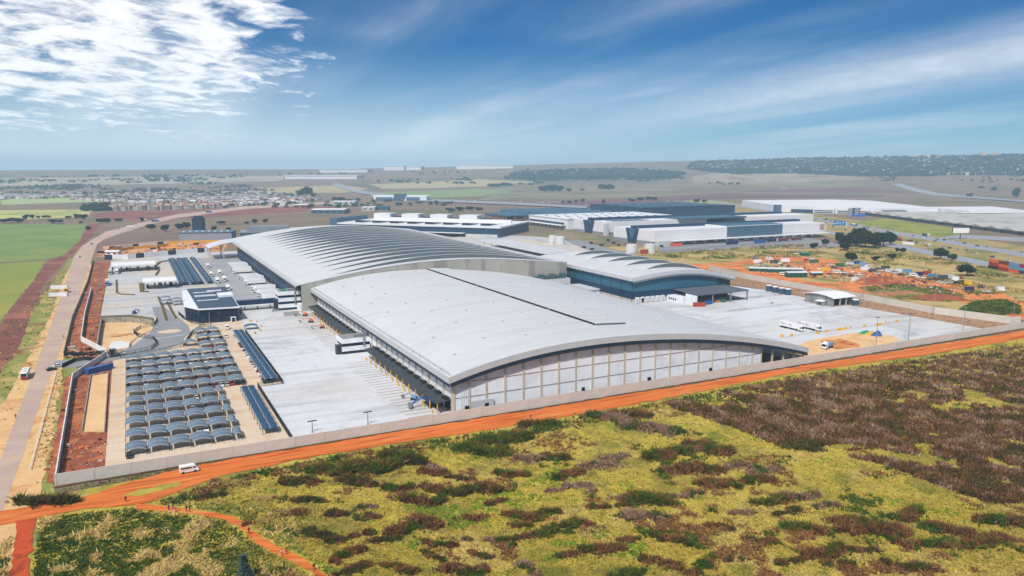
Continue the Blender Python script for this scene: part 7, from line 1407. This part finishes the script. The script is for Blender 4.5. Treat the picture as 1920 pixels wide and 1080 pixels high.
m_ = len(hx) - 280; xx, yy = hx[280:], hy[280:]
merged_boxes('distant_houses', 'hazy far streets of the settlement at the left', xx, yy, np.zeros(m_), rng.uniform(9, 18, m_), rng.uniform(8, 14, m_), rng.uniform(3.5, 7, m_), hcol[rng.integers(0, 5, m_)], 'houses')
def woods(name, label, pts, wid, hgt, tone=1.0, per=26):
    x, y = pts[:, 0], pts[:, 1]; n = len(x); z = hill(x, y); m = n * per; d = rng.normal(0, 1, (m, 3)); d /= np.linalg.norm(d, axis=1)[:, None]; rr = rng.uniform(0.6, 1.0, m); W_ = np.repeat(wid, per); Hh = np.repeat(hgt, per)
    P = np.stack([np.repeat(x, per) + d[:, 0] * rr * W_ / 2, np.repeat(y, per) + d[:, 1] * rr * W_ / 2, np.repeat(z, per) + Hh * 0.5 + d[:, 2] * rr * Hh * 0.5], 1); s = W_ * rng.uniform(0.14, 0.26, m); a = rng.normal(0, 1, (m, 3)); a /= np.linalg.norm(a, axis=1)[:, None]; b = np.cross(a, d); b /= np.linalg.norm(b, axis=1)[:, None] + 1e-6
    V = np.stack([P + a * s[:, None], P - a * s[:, None] * .6 + b * s[:, None], P - a * s[:, None] * .6 - b * s[:, None]], 1).reshape(-1, 3); colr = np.repeat(np.array([C(44, 66, 40)]) * tone * np.repeat(rng.uniform(0.7, 1.3, (n, 1)), per, 0), 3, 0)
    o = part(name, tri_mesh(name, V, np.arange(m * 3).reshape(-1, 3), colr, leafm)); return tag(o, label, 'trees', kind='stuff')
def in_px(poly, n):
    P = np.array(poly, float); lo = P.min(0); hi = P.max(0); u = rng.uniform(lo[0], hi[0], n); v = rng.uniform(lo[1], hi[1], n); k = inpoly(u, v, poly); return u[k], v[k]
def at_dist(u, v, dmax=9000):                           # ground (with the far rise) seen at these pixels
    out = []
    for a, b in zip(u, v):
        d = ray(a, b); h = math.hypot(d[0], d[1]); lo_, hi_ = 300.0, dmax; rs = np.linspace(lo_, hi_, 160); zz = CAM_H + d[2] / h * rs; g = hill(d[0] / h * rs, d[1] / h * rs); below = np.nonzero(zz < g)[0]
        if len(below): r = rs[below[0]]; out.append((d[0] / h * r, d[1] / h * r))
    return np.array(out)
p = at_dist(*in_px([(945, 336), (960, 326), (1040, 320), (1150, 318), (1230, 320), (1285, 326), (1270, 336), (1160, 338), (1010, 340)], 900)); woods('far_wood', 'far belt of dark woods on the plain right of centre', p, rng.uniform(16, 30, len(p)), rng.uniform(10, 16, len(p)))
p = at_dist(*in_px([(1300, 306), (1500, 300), (1700, 297), (1960, 293), (1960, 330), (1800, 330), (1640, 332), (1480, 326), (1380, 328), (1290, 318)], 7500)); woods('far_city_trees', 'tree-filled far suburbs on the rise at the right horizon', p, rng.uniform(26, 54, len(p)), rng.uniform(10, 19, len(p)), 0.75, 12)
u, v = in_px([(1300, 308), (1500, 301), (1700, 298), (1960, 294), (1960, 330), (1640, 330), (1480, 324), (1290, 318)], 2200); p = at_dist(u, v); n = len(p); merged_boxes('far_city_houses', 'pale houses scattered through the far suburbs at the right', p[:, 0], p[:, 1], hill(p[:, 0], p[:, 1]), rng.uniform(12, 28, n), rng.uniform(10, 16, n), rng.uniform(10, 17, n), hcol[rng.integers(0, 5, n)] * 0.95, 'houses')
p = at_dist(*in_px([(1370, 322), (1440, 318), (1445, 324), (1370, 326)], 160)); woods('far_spinney', 'dark spinney on the plain below the far suburbs', p, rng.uniform(18, 30, len(p)), rng.uniform(10, 15, len(p)))
k = (fnoise(hx, hy, 200, 81) > 0.5); p = np.stack([hx[k] + 12, hy[k] + 9], 1)[::3]; woods('settlement_trees', 'hazy trees among the settlement houses', p, rng.uniform(8, 16, len(p)), rng.uniform(6, 11, len(p)), 1.1, 14)
p = at_dist(*in_px([(150, 392), (205, 386), (206, 397), (160, 398)], 120)); woods('hedge_wood', 'dark wood left of the apartment blocks', p, rng.uniform(10, 18, len(p)), rng.uniform(7, 11, len(p)))
p = at_dist(*in_px([(390, 386), (560, 378), (640, 384), (700, 372), (840, 380), (860, 386), (640, 392), (400, 393)], 130)); woods('plain_bushes', 'bushes scattered along the far edge of the turned earth', p, rng.uniform(8, 16, len(p)), rng.uniform(5, 9, len(p)), 1.0, 18)
for k, (u, v, h) in enumerate([(1715, 297, 26), (1740, 297, 22), (1845, 294, 34), (1862, 294, 28), (1760, 297, 20)]):
    q = at_dist([u], [v + 2], 9300); 
    if len(q): e = thing_w('far_tower_block', 'hazy tower block on the right horizon, %s from the left' % o_((1, 2, 4, 5, 3)[k]), 'tower', q[0][0], q[0][1], z=float(hill(*q[0])) - 5, group='towers on the horizon'); MB().box(-25, 25, -12, 12, 0, h).build('slab', hm_w[1], e); MB().box(-8, 8, -6, 6, h + .05, h + 8).build('lift_room', hm_w[1], e)
p = at_dist(*in_px([(0, 332), (500, 328), (960, 320), (1280, 318), (1280, 350), (960, 352), (600, 346), (0, 346)], 1100)); p = p[fnoise(p[:, 0], p[:, 1], 420, 91) > 0.60]; woods('plain_copses', 'scattered copses across the hazy far plain', p, rng.uniform(14, 34, len(p)), rng.uniform(7, 12, len(p)), 1.0, 14)
p = at_dist(*in_px([(1280, 336), (1500, 330), (1660, 334), (1930, 334), (1930, 366), (1760, 352), (1640, 342), (1280, 352)], 700)); p = p[fnoise(p[:, 0], p[:, 1], 260, 95) > 0.60]; woods('field_trees', 'dark trees dotted over the fields below the far suburbs', p, rng.uniform(10, 22, len(p)), rng.uniform(6, 12, len(p)), 0.9, 18)
# traffic crumbs on far roads are single cars
for k, (u, v) in enumerate(sorted([(1005, 381), (1018, 380), (1030, 381), (1042, 380), (1100, 385), (975, 379), (950, 380), (890, 377), (870, 376), (850, 375), (1252, 378), (1268, 377), (1285, 377), (1362, 380), (1660, 352), (1680, 350), (1672, 348), (1690, 355), (1700, 357), (1712, 359), (1730, 364), (1750, 366), (1790, 370), (1820, 372)])):
    car_px('white vehicle on the far roads across the plain, %s from the left' % o_(k + 1), 'white', u, v, random.uniform(0, 3), 'far road vehicles', 2.0)
# ------------------------------------------------------------------ air
def haze():
    me = MB().box(-16500, 16500, -3000, 16500, -6, 268).mesh('haze', None); m = bpy.data.materials.new('haze_air'); m.use_nodes = True; t = m.node_tree; t.nodes.clear(); v = N(t, 'ShaderNodeVolumePrincipled'); v.inputs['Color'].default_value = (0.54, 0.79, 1.0, 1); v.inputs['Density'].default_value = HAZE; v.inputs['Anisotropy'].default_value = 0.0
    o = N(t, 'ShaderNodeOutputMaterial'); t.links.new(v.outputs[0], o.inputs['Volume']); me.materials.append(m); ob = part('haze', me); ob['kind'] = 'stuff'; ob['label'] = 'pale blue haze over the whole plain'
HAZE = 1.3e-4
haze()
